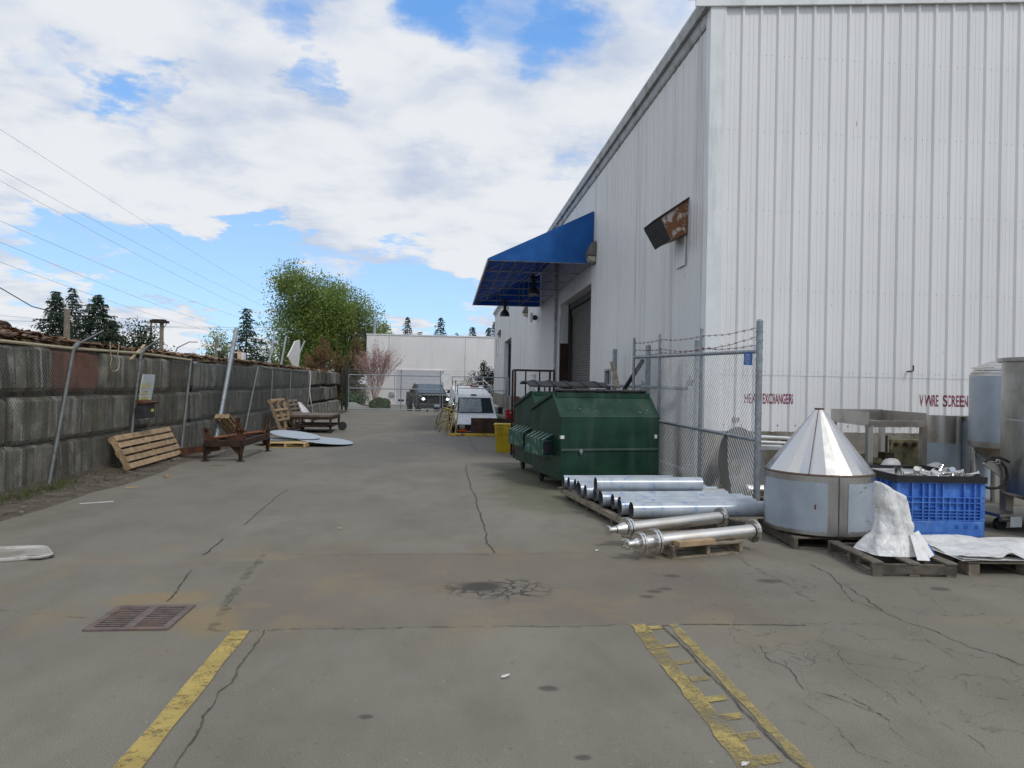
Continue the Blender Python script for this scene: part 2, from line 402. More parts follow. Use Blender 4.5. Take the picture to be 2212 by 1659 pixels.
    h = mth(nt, 'SUBTRACT', mth(nt, 'ADD', sp, mth(nt, 'MULTIPLY', sp2, .6)), mth(nt, 'MULTIPLY', mth(nt, 'MAXIMUM', f1, f2), 1.5))
    bump(nt, b, h, .22, .005)
    return m
M['asphalt'] = ground_mat()

def worn(name, col, lo, hi, scale=7):
    m, nt, b = nodes(name)
    c0 = coords(nt)
    c = mixc(nt, rng(nt, noi(nt, c0, 4, 5), .3, .7), tuple(x * .72 for x in col), col)
    L(nt, c, b.inputs['Base Color']); b.inputs['Roughness'].default_value = .8
    f = mth(nt, 'ADD', mth(nt, 'MULTIPLY', noi(nt, c0, scale, 6, .75, .4), .62), mth(nt, 'MULTIPLY', noi(nt, c0, 60, 3, .7), .38))
    tr = nd(nt, 'ShaderNodeBsdfTransparent'); mx = nd(nt, 'ShaderNodeMixShader')
    L(nt, rng(nt, f, lo, hi), mx.inputs[0]); out = nt.nodes['Material Output']
    L(nt, tr.outputs[0], mx.inputs[1]); L(nt, b.outputs[0], mx.inputs[2]); L(nt, mx.outputs[0], out.inputs[0])
    return m
M['line_yellow'] = worn('worn yellow line', (.47, .35, .10), .33, .52)
M['line_worn'] = worn('very worn yellow line', (.43, .33, .11), .36, .62, 4)
M['line_faint'] = worn('faint yellow line', (.42, .33, .12), .33, .62, 5)
M['rail_yellow'] = pbr('faded rail yellow', (.34, .265, .08), .65, 0, .15, 8, (.10, .06, .035), .8, 6, edge=(.47, .58))
M['tube_inner_shade'] = pbr('tube inside with shade', (.16, .155, .15), .5, .6, .15, 6)  # bare steel bore, colour darkened to stand for shade in the tube
M['wire_thin'] = pbr('overhead wire', (.16, .18, .20), .7, 0, .1, 3)
M['crack'] = worn('crack', (.066, .060, .048), .36, .54, 11)
M['crack_soft'] = worn('faint crack', (.105, .096, .080), .42, .64, 9)
M['crack_brown'] = worn('gritty crack', (.088, .074, .054), .32, .52, 14)
M['wire_dark'] = pbr('dull fence wire', (.17, .18, .175), .65, .4, .2, 8)
M['patch_edge'] = worn('patch edge', (.142, .130, .106), .42, .74, 5)
M['dirt'] = worn('dirt strip', (.155, .125, .095), .33, .60, 2.2)

def leafmat(name, a, b_, tw=.35, scale=.5):
    m, nt, b = nodes(name)
    g = nd(nt, 'ShaderNodeNewGeometry')
    n = noi(nt, coords(nt), scale, 4, .6)
    f = mth(nt, 'ADD', mth(nt, 'MULTIPLY', rng(nt, n, .35, .68), .6), mth(nt, 'MULTIPLY', g.outputs['Random Per Island'], .4))
    c = mixc(nt, f, a, b_); L(nt, c, b.inputs['Base Color']); b.inputs['Roughness'].default_value = .6; b.inputs['Specular IOR Level'].default_value = .2
    if tw:
        tr = nd(nt, 'ShaderNodeBsdfTranslucent'); L(nt, c, tr.inputs[0]); mx = nd(nt, 'ShaderNodeMixShader'); mx.inputs[0].default_value = tw
        out = nt.nodes['Material Output']; L(nt, b.outputs[0], mx.inputs[1]); L(nt, tr.outputs[0], mx.inputs[2]); L(nt, mx.outputs[0], out.inputs[0])
    return m
M['leaf'] = leafmat('poplar leaf', (.095, .145, .03), (.28, .36, .095))
M['leaf_light'] = leafmat('pale spring leaf', (.13, .175, .06), (.30, .37, .15))
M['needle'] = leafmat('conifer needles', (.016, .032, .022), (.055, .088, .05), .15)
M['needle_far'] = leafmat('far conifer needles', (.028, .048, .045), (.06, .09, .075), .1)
M['shrub'] = leafmat('dark shrub leaf', (.014, .03, .016), (.045, .08, .03), .2)
M['hedge'] = leafmat('hedge leaf', (.03, .07, .015), (.08, .15, .03), .3)
M['cedar'] = leafmat('rusty cedar', (.14, .085, .042), (.30, .185, .09), .25)
M['cedar_green'] = leafmat('green brown cedar', (.11, .09, .038), (.25, .195, .08), .25)
M['bud'] = leafmat('pink buds', (.36, .21, .19), (.56, .38, .34), .2)
M['bark_pink'] = pbr('pinkish twigs', (.30, .19, .17), .9, 0, .2, 6)
M['rust_grate'] = pbr('iron grate', (.15, .115, .105), .8, .1, .25, 12, (.20, .12, .08), .5, 5, bmp=.2)
M['rust_top'] = pbr('cart top', (.17, .14, .11), .8, .1, .25, 6, (.10, .06, .04), .6, 4)
M['concrete_lite'] = pbr('pale low wall', (.34, .34, .32), .9, 0, .1, 3)
M['bark'] = pbr('bark', (.10, .075, .055), .9, 0, .3, 6)
M['pole_wood'] = pbr('utility pole wood', (.20, .17, .13), .9, 0, .25, 5)
M['grass'] = leafmat('weeds', (.05, .08, .02), (.13, .15, .05), .2, 3)
M['heap'] = pbr('bark and soil heap', (.085, .055, .038), .95, 0, .35, 4, (.22, .18, .06), .8, 2.2, bmp=.6, bs=14)
M['chips'] = leafmat('wood chips and bark', (.07, .035, .022), (.42, .29, .19), 0, .6)
M['debris'] = leafmat('leaf litter', (.06, .045, .03), (.30, .25, .17), 0, 3)
# ------------------------------------------------------------------ camera, sun, sky
cam = bpy.data.objects.new('camera', bpy.data.cameras.new('camera')); COL.objects.link(cam); SC.camera = cam
cam.location = (0, 0, EYE)
fw, rt = ray(CXP, CYP).normalized(), (ray(CXP + 400, CYP) - ray(CXP, CYP)).normalized()
up = rt.cross(fw)
cam.rotation_euler = Matrix((rt, up, -fw)).transposed().to_euler()
cam.data.sensor_width = 36.0; cam.data.sensor_fit = 'HORIZONTAL'; cam.data.lens = 36.0 * FPX / 2212.0
cam.data.clip_start = .05; cam.data.clip_end = 3000

SUN_EL, SUN_AZ = 50.0, 146.0                      # azimuth clockwise from +Y
sd = V((math.sin(rad(SUN_AZ)) * math.cos(rad(SUN_EL)), math.cos(rad(SUN_AZ)) * math.cos(rad(SUN_EL)), math.sin(rad(SUN_EL))))
sl = bpy.data.lights.new('sun', 'SUN'); sl.energy = 1.25; sl.angle = rad(11); sl.color = (1, .965, .91)
so = bpy.data.objects.new('sun', sl); COL.objects.link(so); so.rotation_euler = sd.to_track_quat('Z', 'Y').to_euler()

W = bpy.data.worlds.new('World'); SC.world = W; W.use_nodes = True
def sky():
    nt = W.node_tree; bg = nt.nodes['Background']; bg.inputs['Strength'].default_value = .1
    st = nd(nt, 'ShaderNodeTexSky', sky_type='NISHITA', sun_disc=False)
    st.sun_elevation = rad(SUN_EL); st.sun_rotation = rad(SUN_AZ); st.altitude = 50; st.air_density = 1.0; st.dust_density = .4; st.ozone_density = 2.5
    tc = nd(nt, 'ShaderNodeTexCoord'); D = tc.outputs['Generated']
    sx = nd(nt, 'ShaderNodeSeparateXYZ'); L(nt, D, sx.inputs[0])
    zz = mth(nt, 'MAXIMUM', mth(nt, 'ADD', sx.outputs[2], .14), .04)
    cb = nd(nt, 'ShaderNodeCombineXYZ'); L(nt, mth(nt, 'DIVIDE', sx.outputs[0], zz), cb.inputs[0]); L(nt, mth(nt, 'DIVIDE', sx.outputs[1], zz), cb.inputs[1])
    P_ = cb.outputs[0]
    n1 = noi(nt, P_, 1.5, 9, .56, .25); n2 = noi(nt, P_, 4.2, 8, .6, .15)
    n = mth(nt, 'ADD', mth(nt, 'MULTIPLY', n1, .68), mth(nt, 'MULTIPLY', n2, .32))
    acc = mth(nt, 'ADD', n, .115)
    wn = nd(nt, 'ShaderNodeTexNoise'); wn.inputs['Scale'].default_value = 3.2; wn.inputs['Detail'].default_value = 8; wn.inputs['Roughness'].default_value = .62; L(nt, P_, wn.inputs['Vector'])
    w1 = nd(nt, 'ShaderNodeVectorMath', operation='SUBTRACT'); w1.inputs[1].default_value = (.5, .5, .5); L(nt, wn.outputs['Color'], w1.inputs[0])
    w2 = nd(nt, 'ShaderNodeVectorMath', operation='MULTIPLY'); w2.inputs[1].default_value = (.30, .15, .16); L(nt, w1.outputs[0], w2.inputs[0])
    w3 = nd(nt, 'ShaderNodeVectorMath', operation='ADD'); L(nt, D, w3.inputs[0]); L(nt, w2.outputs[0], w3.inputs[1])
    w4 = nd(nt, 'ShaderNodeVectorMath', operation='NORMALIZE'); L(nt, w3.outputs[0], w4.inputs[0]); DW = w4.outputs[0]
    blobs = [(1090, 25, 180, -.20), (1225, 90, 110, -.15), (950, 20, 100, -.12), (705, 182, 55, -.20), (640, 190, 35, -.14), (240, 165, 80, -.20), (320, 195, 80, -.20),
             (120, 130, 70, -.14), (290, 372, 50, -.14), (95, 318, 45, -.12), (995, 322, 50, -.15), (1215, 340, 55, -.17), (620, 45, 80, -.12), (560, 385, 60, -.08),
             (200, 540, 130, -.34), (60, 530, 110, -.26), (350, 570, 140, -.34), (520, 600, 150, -.34), (570, 515, 80, -.26), (420, 660, 160, -.22), (900, 655, 150, -.36), (760, 620, 130, -.28), (1000, 690, 110, -.2), (620, 470, 90, -.12),
             (90, 420, 190, .17), (330, 440, 150, .12), (560, 430, 120, .10), (250, 300, 200, .08), (1180, 230, 330, .13), (760, 350, 330, .12), (430, 497, 75, .30), (370, 737, 90, .42), (250, 622, 120, .19), (60, 625, 130, .16), (480, 630, 90, .15), (880, 717, 55, .42), (60, 260, 220, .07),
             (1000, 590, 110, .16), (780, 560, 100, .1), (1100, 470, 200, .1)]
    for x, y, r, w in blobs:
        d = ray(x, y).normalized(); vm = nd(nt, 'ShaderNodeVectorMath', operation='DOT_PRODUCT'); vm.inputs[1].default_value = d; L(nt, DW, vm.inputs[0])
        k = rng(nt, vm.outputs['Value'], math.cos(r / FPX), 1.0, 0, w); acc = mth(nt, 'ADD', acc, k)
    mask = rng(nt, acc, .385, .655)
    lum = rng(nt, mth(nt, 'ADD', mth(nt, 'MULTIPLY', noi(nt, P_, 2.4, 7, .55, .2), .7), mth(nt, 'MULTIPLY', acc, .3)), .40, .62)
    cl = mixc(nt, lum, (4.9, 5.6, 6.9, 1), (7.7, 7.85, 8.1, 1))
    # deepen and brighten the blue to the photograph's exposure
    blue = mixc(nt, 1.0, st.outputs[0], SKYMUL, 'MULTIPLY')
    blue = mixc(nt, .8, blue, mixc(nt, rng(nt, sx.outputs[2], 0.02, .46, smooth=False), (4.9, 6.8, 9.1, 1), (1.5, 3.6, 7.7, 1)))
    col = mixc(nt, mth(nt, 'MULTIPLY', mask, .97), blue, cl)
    L(nt, col, bg.inputs['Color'])
SKYMUL = (1.35, 1.9, 2.3, 1)
sky()
SC.view_settings.view_transform = 'Standard'; SC.view_settings.look = 'None'; SC.view_settings.exposure = 0.12; SC.view_settings.gamma = 1
SC.cycles.max_bounces = 6; SC.cycles.transparent_max_bounces = 12; SC.cycles.use_adaptive_sampling = True; SC.cycles.adaptive_threshold = .02

# ------------------------------------------------------------------ ground
PIT_X0, PIT_X1, PIT_Y0, PIT_Y1, PIT_Z = .17, 2.78, 22.08, 39.8, -1.12
def ground():
    xs = [-500, -60, -5.6, PIT_X0, PIT_X1, 4.6, 60, 500]; ys = [-60, 0, 6, 14, PIT_Y0, PIT_Y1, 41.5, 44, 48, 120, 900]
    z = lambda y: 0.0 if y <= 41.5 else (-.28 if y <= 44 else -.5)
    mb = MB(); mb.v = [(x, y, z(y)) for y in ys for x in xs]; n = len(xs)
    for j in range(len(ys) - 1):
        for i in range(n - 1):
            if xs[i] == PIT_X0 and ys[j] == PIT_Y0: continue
            mb.f.append((j * n + i, j * n + i + 1, (j + 1) * n + i + 1, (j + 1) * n + i))
    struct('ground', mb, M['asphalt'])
    p = MB(); x0, x1, y0, y1, zz = PIT_X0, PIT_X1, PIT_Y0, PIT_Y1, PIT_Z
    D_ = 6.8; p.quad((x0, y0, 0), (x0, y0, zz), (x1, y0, zz), (x1, y0, 0)); p.quad((x0, y0, 0), (x0, y1, 0), (x0, y1 - D_, zz), (x0, y0, zz))
    p.quad((x1, y0, 0), (x1, y0, zz), (x1, y1 - D_, zz), (x1, y1, 0)); p.quad((x0, y0, zz), (x0, y1 - D_, zz), (x1, y1 - D_, zz), (x1, y0, zz))
    p.quad((x0, y1 - D_, zz), (x0, y1, 0), (x1, y1, 0), (x1, y1 - D_, zz))
    struct('loading_ramp', p, M['concrete'], recalc=False)
ground()

def ribbon(mb, pts, w, z=.0042, jit=.010, step=.035):
    P0 = [V(p) for p in pts]; out = []
    for a, b in zip(P0, P0[1:]):
        n = max(1, int((b - a).length / step)); out += [a.lerp(b, i / n) for i in range(n)]
    out.append(P0[-1]); Lf, Rt = [], []; wob = 0; wob2 = 0
    for i, p in enumerate(out):
        t = (out[min(i + 1, len(out) - 1)] - out[max(i - 1, 0)]); t.z = 0; t.normalize(); nrm = V((-t.y, t.x, 0))
        wob = wob * .86 + random.gauss(0, jit * .6); ww = w * random.uniform(.35, 1.25)
        q = p + nrm * (wob + random.uniform(-.22, .22) * w)
        Lf.append((q + nrm * ww / 2).to_tuple()[:2] + (z,)); Rt.append((q - nrm * ww / 2).to_tuple()[:2] + (z,))
    o = len(mb.v); mb.v += Lf + Rt; n = len(Lf)
    mb.f += [(o + i, o + i + 1, o + n + i + 1, o + n + i) for i in range(n - 1)]

def gp(*pts): return [G(x, y) for x, y in pts]

mb = MB()
ribbon(mb, gp((572, 1362), (548, 1400), (505, 1468), (468, 1518), (430, 1580), (400, 1625), (372, 1659), (330, 1720)), .011)
ribbon(mb, gp((1428, 1352), (1470, 1392), (1500, 1425), (1560, 1488), (1600, 1530), (1660, 1590), (1700, 1625), (1745, 1665), (1800, 1720)), .012, z=.0075, jit=.006)
struct('line_crack', mb, M['crack_brown'], recalc=False); mb = MB()
struct('pavement_cracks', mb, M['crack'], recalc=False); mb = MB()
ribbon(mb, gp((455, 1364), (640, 1361), (800, 1357), (960, 1356), (1100, 1353), (1250, 1354), (1365, 1351), (1430, 1350)), .016, jit=.008)
ribbon(mb, gp((640, 1200), (760, 1199), (900, 1199), (1000, 1197), (1100, 1198), (1180, 1195)), .014, jit=.008)
struct('patch_joint', mb, M['crack_soft'], recalc=False); mb = MB()
ribbon(mb, gp((1750, 1220), (1790, 1240), (1810, 1258), (1855, 1280), (1905, 1318), (1960, 1345), (2010, 1362), (2090, 1398), (2212, 1440)), .009, jit=.016)
ribbon(mb, gp((1810, 1258), (1845, 1300), (1880, 1308), (1905, 1318)), .007, jit=.012)
ribbon(mb, gp((1640, 1395), (1672, 1428), (1690, 1436), (1722, 1470), (1740, 1488), (1790, 1500), (1850, 1530), (1905, 1545)), .007, jit=.012)
ribbon(mb, gp((1005, 1005), (1012, 1040), (1030, 1085), (1042, 1130), (1055, 1170), (1066, 1195)), .018, jit=.008)
ribbon(mb, gp((620, 1058), (590, 1080), (560, 1105), (525, 1135)), .014, jit=.006)
ribbon(mb, gp((480, 1165), (460, 1182), (440, 1200)), .018)
ribbon(mb, gp((412, 1232), (385, 1262), (360, 1300)), .016)
ribbon(mb, gp((1030, 975), (1018, 955), (1005, 935)), .022, jit=.008)
ribbon(mb, gp((1430, 1352), (1560, 1350), (1640, 1352), (1740, 1352)), .012)
struct('pavement_cracks', mb, M['crack'], recalc=False)
mb = MB()
ribbon(mb, gp((570, 1198), (540, 1235), (500, 1290), (470, 1340), (455, 1362)), .075, jit=.010)
ribbon(mb, gp((1590, 1205), (1650, 1238), (1710, 1270), (1760, 1300)), .06, jit=.01)
struct('patch_edge_seal', mb, M['patch_edge'], recalc=False); mb = MB()
for pl in (((1795, 1392), (1830, 1425), (1860, 1462), (1905, 1490), (1950, 1525)), ((1640, 1395), (1700, 1410), (1760, 1430)), ((1930, 1470), (1970, 1500), (2020, 1545)),
           ((1735, 1375), (1800, 1395), (1880, 1420), (1960, 1425)), ((2000, 1380), (2060, 1420), (2130, 1450), (2212, 1490)), ((1820, 1500), (1900, 1540), (1960, 1600)),
           ((2030, 1560), (2090, 1590), (2130, 1640)), ((2080, 1470), (2100, 1500), (2180, 1510)), ((1700, 1352), (1800, 1346), (1900, 1350)), ((1740, 1520), (1800, 1560), (1850, 1625), (1940, 1660)),
           ((960, 1440), (965, 1444)), ((0, 1318), (110, 1330), (190, 1335))):
    ribbon(mb, gp(*pl), .007, z=.0045, jit=.015)
struct('faint_cracks', mb, M['crack_soft'], recalc=False)

# painted lines (4 mm sheets)
mb = MB()
def sheet(mb, x0, x1, y0, y1, z=.006, nx=1, ny=12, jit=.006):
    o = len(mb.v)
    for j in range(ny + 1):
        for i in range(nx + 1):
            jj = random.uniform(-jit, jit)
            mb.v.append((x0 + (x1 - x0) * i / nx + jj, y0 + (y1 - y0) * j / ny + random.uniform(-jit, jit), z))
    for j in range(ny):
        for i in range(nx):
            a = o + j * (nx + 1) + i; mb.f.append((a, a + 1, a + nx + 2, a + nx + 1))
sheet(mb, -1.325, -1.215, 1.6, 4.66)
struct('bay_line', mb, M['line_yellow'], recalc=False)
mb = MB()
sheet(mb, 1.265, 1.365, 1.8, 4.69, jit=.010, ny=34)
for (ya, yb) in ((4.60, 4.66), (4.28, 4.33), (4.02, 4.07), (3.78, 3.84), (3.53, 3.59), (3.33, 3.39), (3.14, 3.20), (2.93, 3.0), (2.72, 2.79)):
    o = len(mb.v); x0, x1 = 1.365, 1.475
    mb.v += [(x0, ya - .025, .006), (x1, ya, .006), (x1, yb, .006), (x0, yb - .02, .006)]; mb.f.append((o, o + 1, o + 2, o + 3))
struct('hatched_bay_marking', mb, M['line_worn'], recalc=False)
mb = MB(); sheet(mb, 1.525, 1.585, 1.8, 4.68, jit=.008, ny=34); struct('bay_edge_line', mb, M['line_faint'], recalc=False)

# dirt strip at the foot of the wall, with litter
mb = MB(); n = 60
for i in range(n + 1):
    y = 3 + i * 37 / n
    e = -4.75 - .55 * max(0, (y - 9) / 20) + .3 * mnoise.noise((y * .7, 1.3, 0)) - .0 * y
    if y < 8.5: e += (8.5 - y) * .05
    mb.v += [(-5.9, y, .10), (-5.3, y, .055 + .02 * mnoise.noise((y, 4, 0))), (e - .25, y, .03), (e, y, .004)]
for i in range(n):
    for k in range(3): mb.f.append((i * 4 + k, i * 4 + k + 1, i * 4 + k + 5, i * 4 + k + 4))
o = struct('dirt_strip', mb, M['dirt'], recalc=False); 
mb = MB()
def flake(mb, c, s, flat=.3):
    a = random.uniform(0, 6.28); u = V((math.cos(a), math.sin(a), random.uniform(-flat, flat))) * s; w = V((-math.sin(a), math.cos(a), random.uniform(-flat, flat))) * s * random.uniform(.25, .8)
    c = V(c); mb.quad(c - u - w, c + u - w * .6, c + u * .8 + w, c - u * .7 + w)
for i in range(1500):
    y = random.uniform(7, 38); x = random.uniform(-5.55, -4.6 - .02 * y + random.gauss(0, .12))
    flake(mb, (x, y, .03 + .05 * max(0, -5.0 - x) + .02), random.uniform(.006, .03))
for i in range(260):
    flake(mb, (random.uniform(-4.6, 3), random.triangular(2.5, 36, 6), .008), random.uniform(.004, .011))
for i in range(1500):
    y = random.triangular(2.4, 14, 3); flake(mb, (random.uniform(-.62, .75) * y, y, .008), random.uniform(.0015, .0045))
o = obj('leaf_litter', mb, M['debris'], recalc=False); o['kind'] = 'stuff'
mb = MB()
for i in range(900):
    y = random.choice((random.uniform(9.2, 11), random.uniform(14.5, 23), random.uniform(8, 38))); x = -5.5 + abs(random.gauss(0, .14)); a = random.uniform(0, 6.28)
    h = random.uniform(.04, .16); b_ = V((x, y, .05)); t = b_ + V((random.gauss(0, .04), random.gauss(0, .04), h)); w = V((math.cos(a), math.sin(a), 0)) * .006
    mb.add([b_ - w, b_ + w, t], [(0, 1, 2)])
o = obj('weeds', mb, M['grass'], recalc=False); o['kind'] = 'stuff'

# storm drain grate
g = thing('drain_grate', 'rusty iron storm drain grate of two slotted halves set in the asphalt', 'drain grate', (-1.99, 4.95, 0))
mb = MB()
for x0, x1, y0, y1 in ((-.26, .26, -.25, -.215), (-.26, .26, .215, .25), (-.26, -.215, -.215, .215), (.215, .26, -.215, .215), (-.03, .03, -.215, .215)): mb.bb(x0, x1, y0, y1, .002, .012)
obj('frame', mb, M['rust_grate'] if 'rust_grate' in M else M['rust'], g)
for x0 in (-.215, .03):
    mb = MB()
    for i in range(12):
        y = -.205 + i * .0373; mb.bb(x0, x0 + .185, y - .008, y + .008, .004, .010)
    gr = obj('grille', mb, M['rust_grate'], g)
mb = MB(); mb.bb(-.25, .25, -.24, .24, .0004, .001); obj('slot_shade', mb, M['black'], g)  # thin black sheet standing for the darkness below the slots

# ------------------------------------------------------------------ main warehouse
WX, FY, YE = 4.24, 11.25, 62.8           # side wall plane, front wall plane, far end
ZB, ZS, ZT = .91, 1.87, 7.9              # cladding base, lap seam, eave
wh = thing('warehouse', 'large white corrugated metal warehouse filling the right side of the yard', 'warehouse', (WX, FY, 0))

def ribprof(length, depth=.036, minor=.006, start=.14, pitch=.305, top=.03, base=.085):
    """(s, out) polyline of a ribbed sheet"""
    p = [(0, 0)]; s = start
    while s < length - .1:
        for c in (s - pitch * .62, s - pitch * .38):
            if minor and c > p[-1][0] + .02: p += [(c - .014, 0), (c, minor), (c + .014, 0)]
        p += [(s - base / 2, 0), (s - top / 2, depth), (s + top / 2, depth), (s + base / 2, 0)]; s += pitch
    p.append((length, 0)); return [q for i, q in enumerate(p) if i == 0 or q[0] > p[i - 1][0] - 1e-6]
FPROF = ribprof(7.5, start=.20)           # front: s = X - WX
def fout(s):
    for (a, u), (b, w) in zip(FPROF, FPROF[1:]):
        if a <= s <= b: return u + (w - u) * (s - a) / max(1e-6, b - a)
    return 0
def front():
    mb = MB(); top = lambda s: 7.84 + .081 * s
    for z0f, z1f, off in ((lambda s: ZB, lambda s: ZS + .004, .0), (lambda s: ZS - .03, top, .006)):
        for (a, u), (b, w) in zip(FPROF, FPROF[1:]):
            ya, yb = FY - u - off, FY - w - off
            mb.quad((WX + a, ya, z0f(a)), (WX + b, yb, z0f(b)), (WX + b, yb, z1f(b)), (WX + a, ya, z1f(a)))
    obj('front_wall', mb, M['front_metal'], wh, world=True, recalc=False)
front()
def side():
    L_ = YE - FY; pr = ribprof(L_, depth=.012, minor=.004, start=.22, top=.05, base=.10)
    holes = [(20.65, 26.40, 4.66), (46.3, 52.1, 4.75), (18.0, 18.55, 2.02)]
    mb = MB()
    ys = sorted({round(FY + s, 4) for s, _ in pr} | {h[0] for h in holes} | {h[1] for h in holes})
    def out(y):
        s = y - FY
        for (a, u), (b, w) in zip(pr, pr[1:]):
            if a <= s <= b: return u + (w - u) * (s - a) / max(1e-6, b - a)
        return 0
    for y0, y1 in zip(ys, ys[1:]):
        zb = ZB; ym = (y0 + y1) / 2; segs = []
        h = [h for h in holes if h[0] <= ym <= h[1]]
        if h and h[0][2] > ZS: segs = [(h[0][2], ZT, .005)]
        elif h: segs = [(ZB, 1.6, 0), (h[0][2], ZT, .005)]
        else: segs = [(ZB, ZS + .003, 0), (ZS - .03, ZT, .005)]
        for z0, z1, off in segs:
            x0, x1 = WX - out(y0) - off, WX - out(y1) - off
            mb.quad((x1, y1, z0), (x0, y0, z0), (x0, y0, z1), (x1, y1, z1))
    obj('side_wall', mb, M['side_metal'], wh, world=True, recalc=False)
side()
mb = MB()                                   # foundation
mb.bb(WX - .02, WX + 7.5, FY - .02, FY + .4, -.1, ZB + .01)
for y0, y1 in ((FY + .4, 20.6), (26.45, 46.25), (52.15, YE)): mb.bb(WX - .02, WX + .3, y0, y1, -.1, ZB + .01)
for y0, y1 in ((20.6, 26.45), (46.25, 52.15)): mb.bb(WX + .0, WX + .3, y0, y1, -.1, ZB - .02)
obj('foundation', mb, M['concrete'], wh, world=True, bevel=.01)
mb = MB()                                   # base flashing + corner trim + gable trim + gutter
mb.bb(WX - .055, WX + .19, FY - .056, FY - .045, ZB + .01, 7.86); mb.bb(WX - .056, WX - .045, FY - .045, FY + .15, ZB + .01, 7.86)
obj('corner_trim', mb, M['trim'], wh, world=True)
mb = MB(); mb.prism([(WX - .32, 7.79), (WX + 7.5, 8.42), (WX + 7.5, 8.72), (WX - .32, 8.09)], FY - .09, FY - .05, 'y')
mb.prism([(WX - .32, 8.09), (WX + 7.5, 8.72), (WX + 7.5, 8.74), (WX - .32, 8.11)], FY - .11, FY + .3, 'y')
obj('gable_trim', mb, M['trim'], wh, world=True)
mb = MB()
mb.prism([(WX - .02, 7.83), (WX - .13, 7.83), (WX - .16, 7.98), (WX - .17, 7.98), (WX - .14, 7.81), (WX - .02, 7.81)], FY - .04, YE + .3, 'y')
mb.prism([(WX - .03, 7.62), (WX - .028, 7.80), (WX - .075, 7.80), (WX - .055, 7.66)], FY + .16, YE, 'y')
for i in range(34): y = FY + .5 + i * 1.52; mb.bb(WX - .175, WX - .02, y - .012, y + .012, 7.965, 7.985)
obj('gutter', mb, M['gutter'], wh, world=True)
mb = MB(); mb.prism([(WX - .12, 8.02), (WX + 14, 9.15), (WX + 14, 9.25), (WX - .12, 8.09)], FY - .03, YE + .25, 'y'); obj('roof', mb, M['trim'], wh, world=True)
mb = MB(); mb.bb(WX + .02, WX + 7.5, YE - .2, YE, 0, 7.9); mb.bb(WX + 7.48, WX + 7.6, FY + .2, YE, 0, 7.9); obj('rear_wall', mb, M['side_metal'], wh, world=True)

def roller(y0, y1, zt, zb, recess=.42):
    mb = MB(); mb.bb(WX + .0, WX + recess + .05, y0 - .06, y0, zb, zt + .0); mb.bb(WX + .0, WX + recess + .05, y1, y1 + .06, zb, zt)
    mb.bb(WX + .0, WX + recess + .05, y0 - .06, y1 + .06, zt, zt + .06)
    obj('door_reveal', mb, M['trim'], wh, world=True)
    mb = MB(); mb.bb(WX + recess - .12, WX + recess + .02, y1 - .16, y1 - .002, zb, zt - .01); mb.bb(WX + recess - .12, WX + recess + .02, y0 + .002, y0 + .16, zb, zt - .01); mb.bb(WX + recess - .10, WX + recess, y0 + .16, y1 - .16, zt - .20, zt - .01)  # side guides, and a dark bar standing for shade under the head
    fr = obj('door_guide_and_head_shade', mb, M['darkmetal'], wh, world=True)
    mb = MB(); n = int((zt - zb) / .085)
    prof = []
    for i in range(n):
        z = zb + i * .085; prof += [(WX + recess + .045, z), (WX + recess + .02, z + .02), (WX + recess + .02, z + .06), (WX + recess + .045, z + .084)]
    for (xa, za), (xb, zb2) in zip(prof, prof[1:]): mb.quad((xa, y1 - .1, za), (xa, y0 + .1, za), (xb, y0 + .1, zb2), (xb, y1 - .1, zb2))
    obj('roller_door', mb, M['shutter'], wh, world=True, recalc=False)
roller(20.65, 26.40, 4.66, .95); roller(46.3, 52.1, 4.75, .95)
mb = MB(); mb.bb(WX + .004, WX + .30, 26.33, 26.395, .95, 3.2); obj('door_bumper', mb, M['rust_dark'], wh, world=True)
mb = MB(); mb.bb(WX + .06, WX + .1, 18.0, 18.55, 1.6, 2.02); obj('vent_opening', mb, M['black'], wh, world=True)
mb = MB(); mb.bb(WX - .05, WX + .06, 17.96, 18.6, 2.02, 2.07); mb.bb(WX - .045, WX + .06, 17.96, 18.0, 1.6, 2.02); mb.bb(WX - .045, WX + .06, 18.55, 18.6, 1.6, 2.02); obj('vent_frame', mb, M['gutter'], wh, world=True)
mb = MB(); mb.path([(WX - .09, 27.0, 7.8), (WX - .09, 27.0, .3)], .055, 8); obj('downspout', mb, M['gutter'], wh, world=True, smooth=40)
w_ = None
mb = MB(); mb.bb(WX - .05, WX - .028, 57.9, 59.6, 4.15, 5.4); w_ = obj('window', mb, M['glass'], wh, world=True)
mb = MB()
for a in ((57.85, 57.93, 4.1, 5.45), (59.57, 59.65, 4.1, 5.45), (57.93, 59.57, 4.1, 4.18), (57.93, 59.57, 5.37, 5.45)): mb.bb(WX - .075, WX - .024, *a)
obj('frame', mb, M['white_paint'], wh, world=True)
mb = MB()
for i in range(6): mb.box((WX - .06, 49.15, 6.85 + i * .11), (.05, .75, .05), M=Matrix.Rotation(.6, 3, 'Y'))
mb.bb(WX - .05, WX - .025, 48.75, 49.55, 6.75, 7.5)
obj('louver', mb, M['gutter'], wh, world=True)

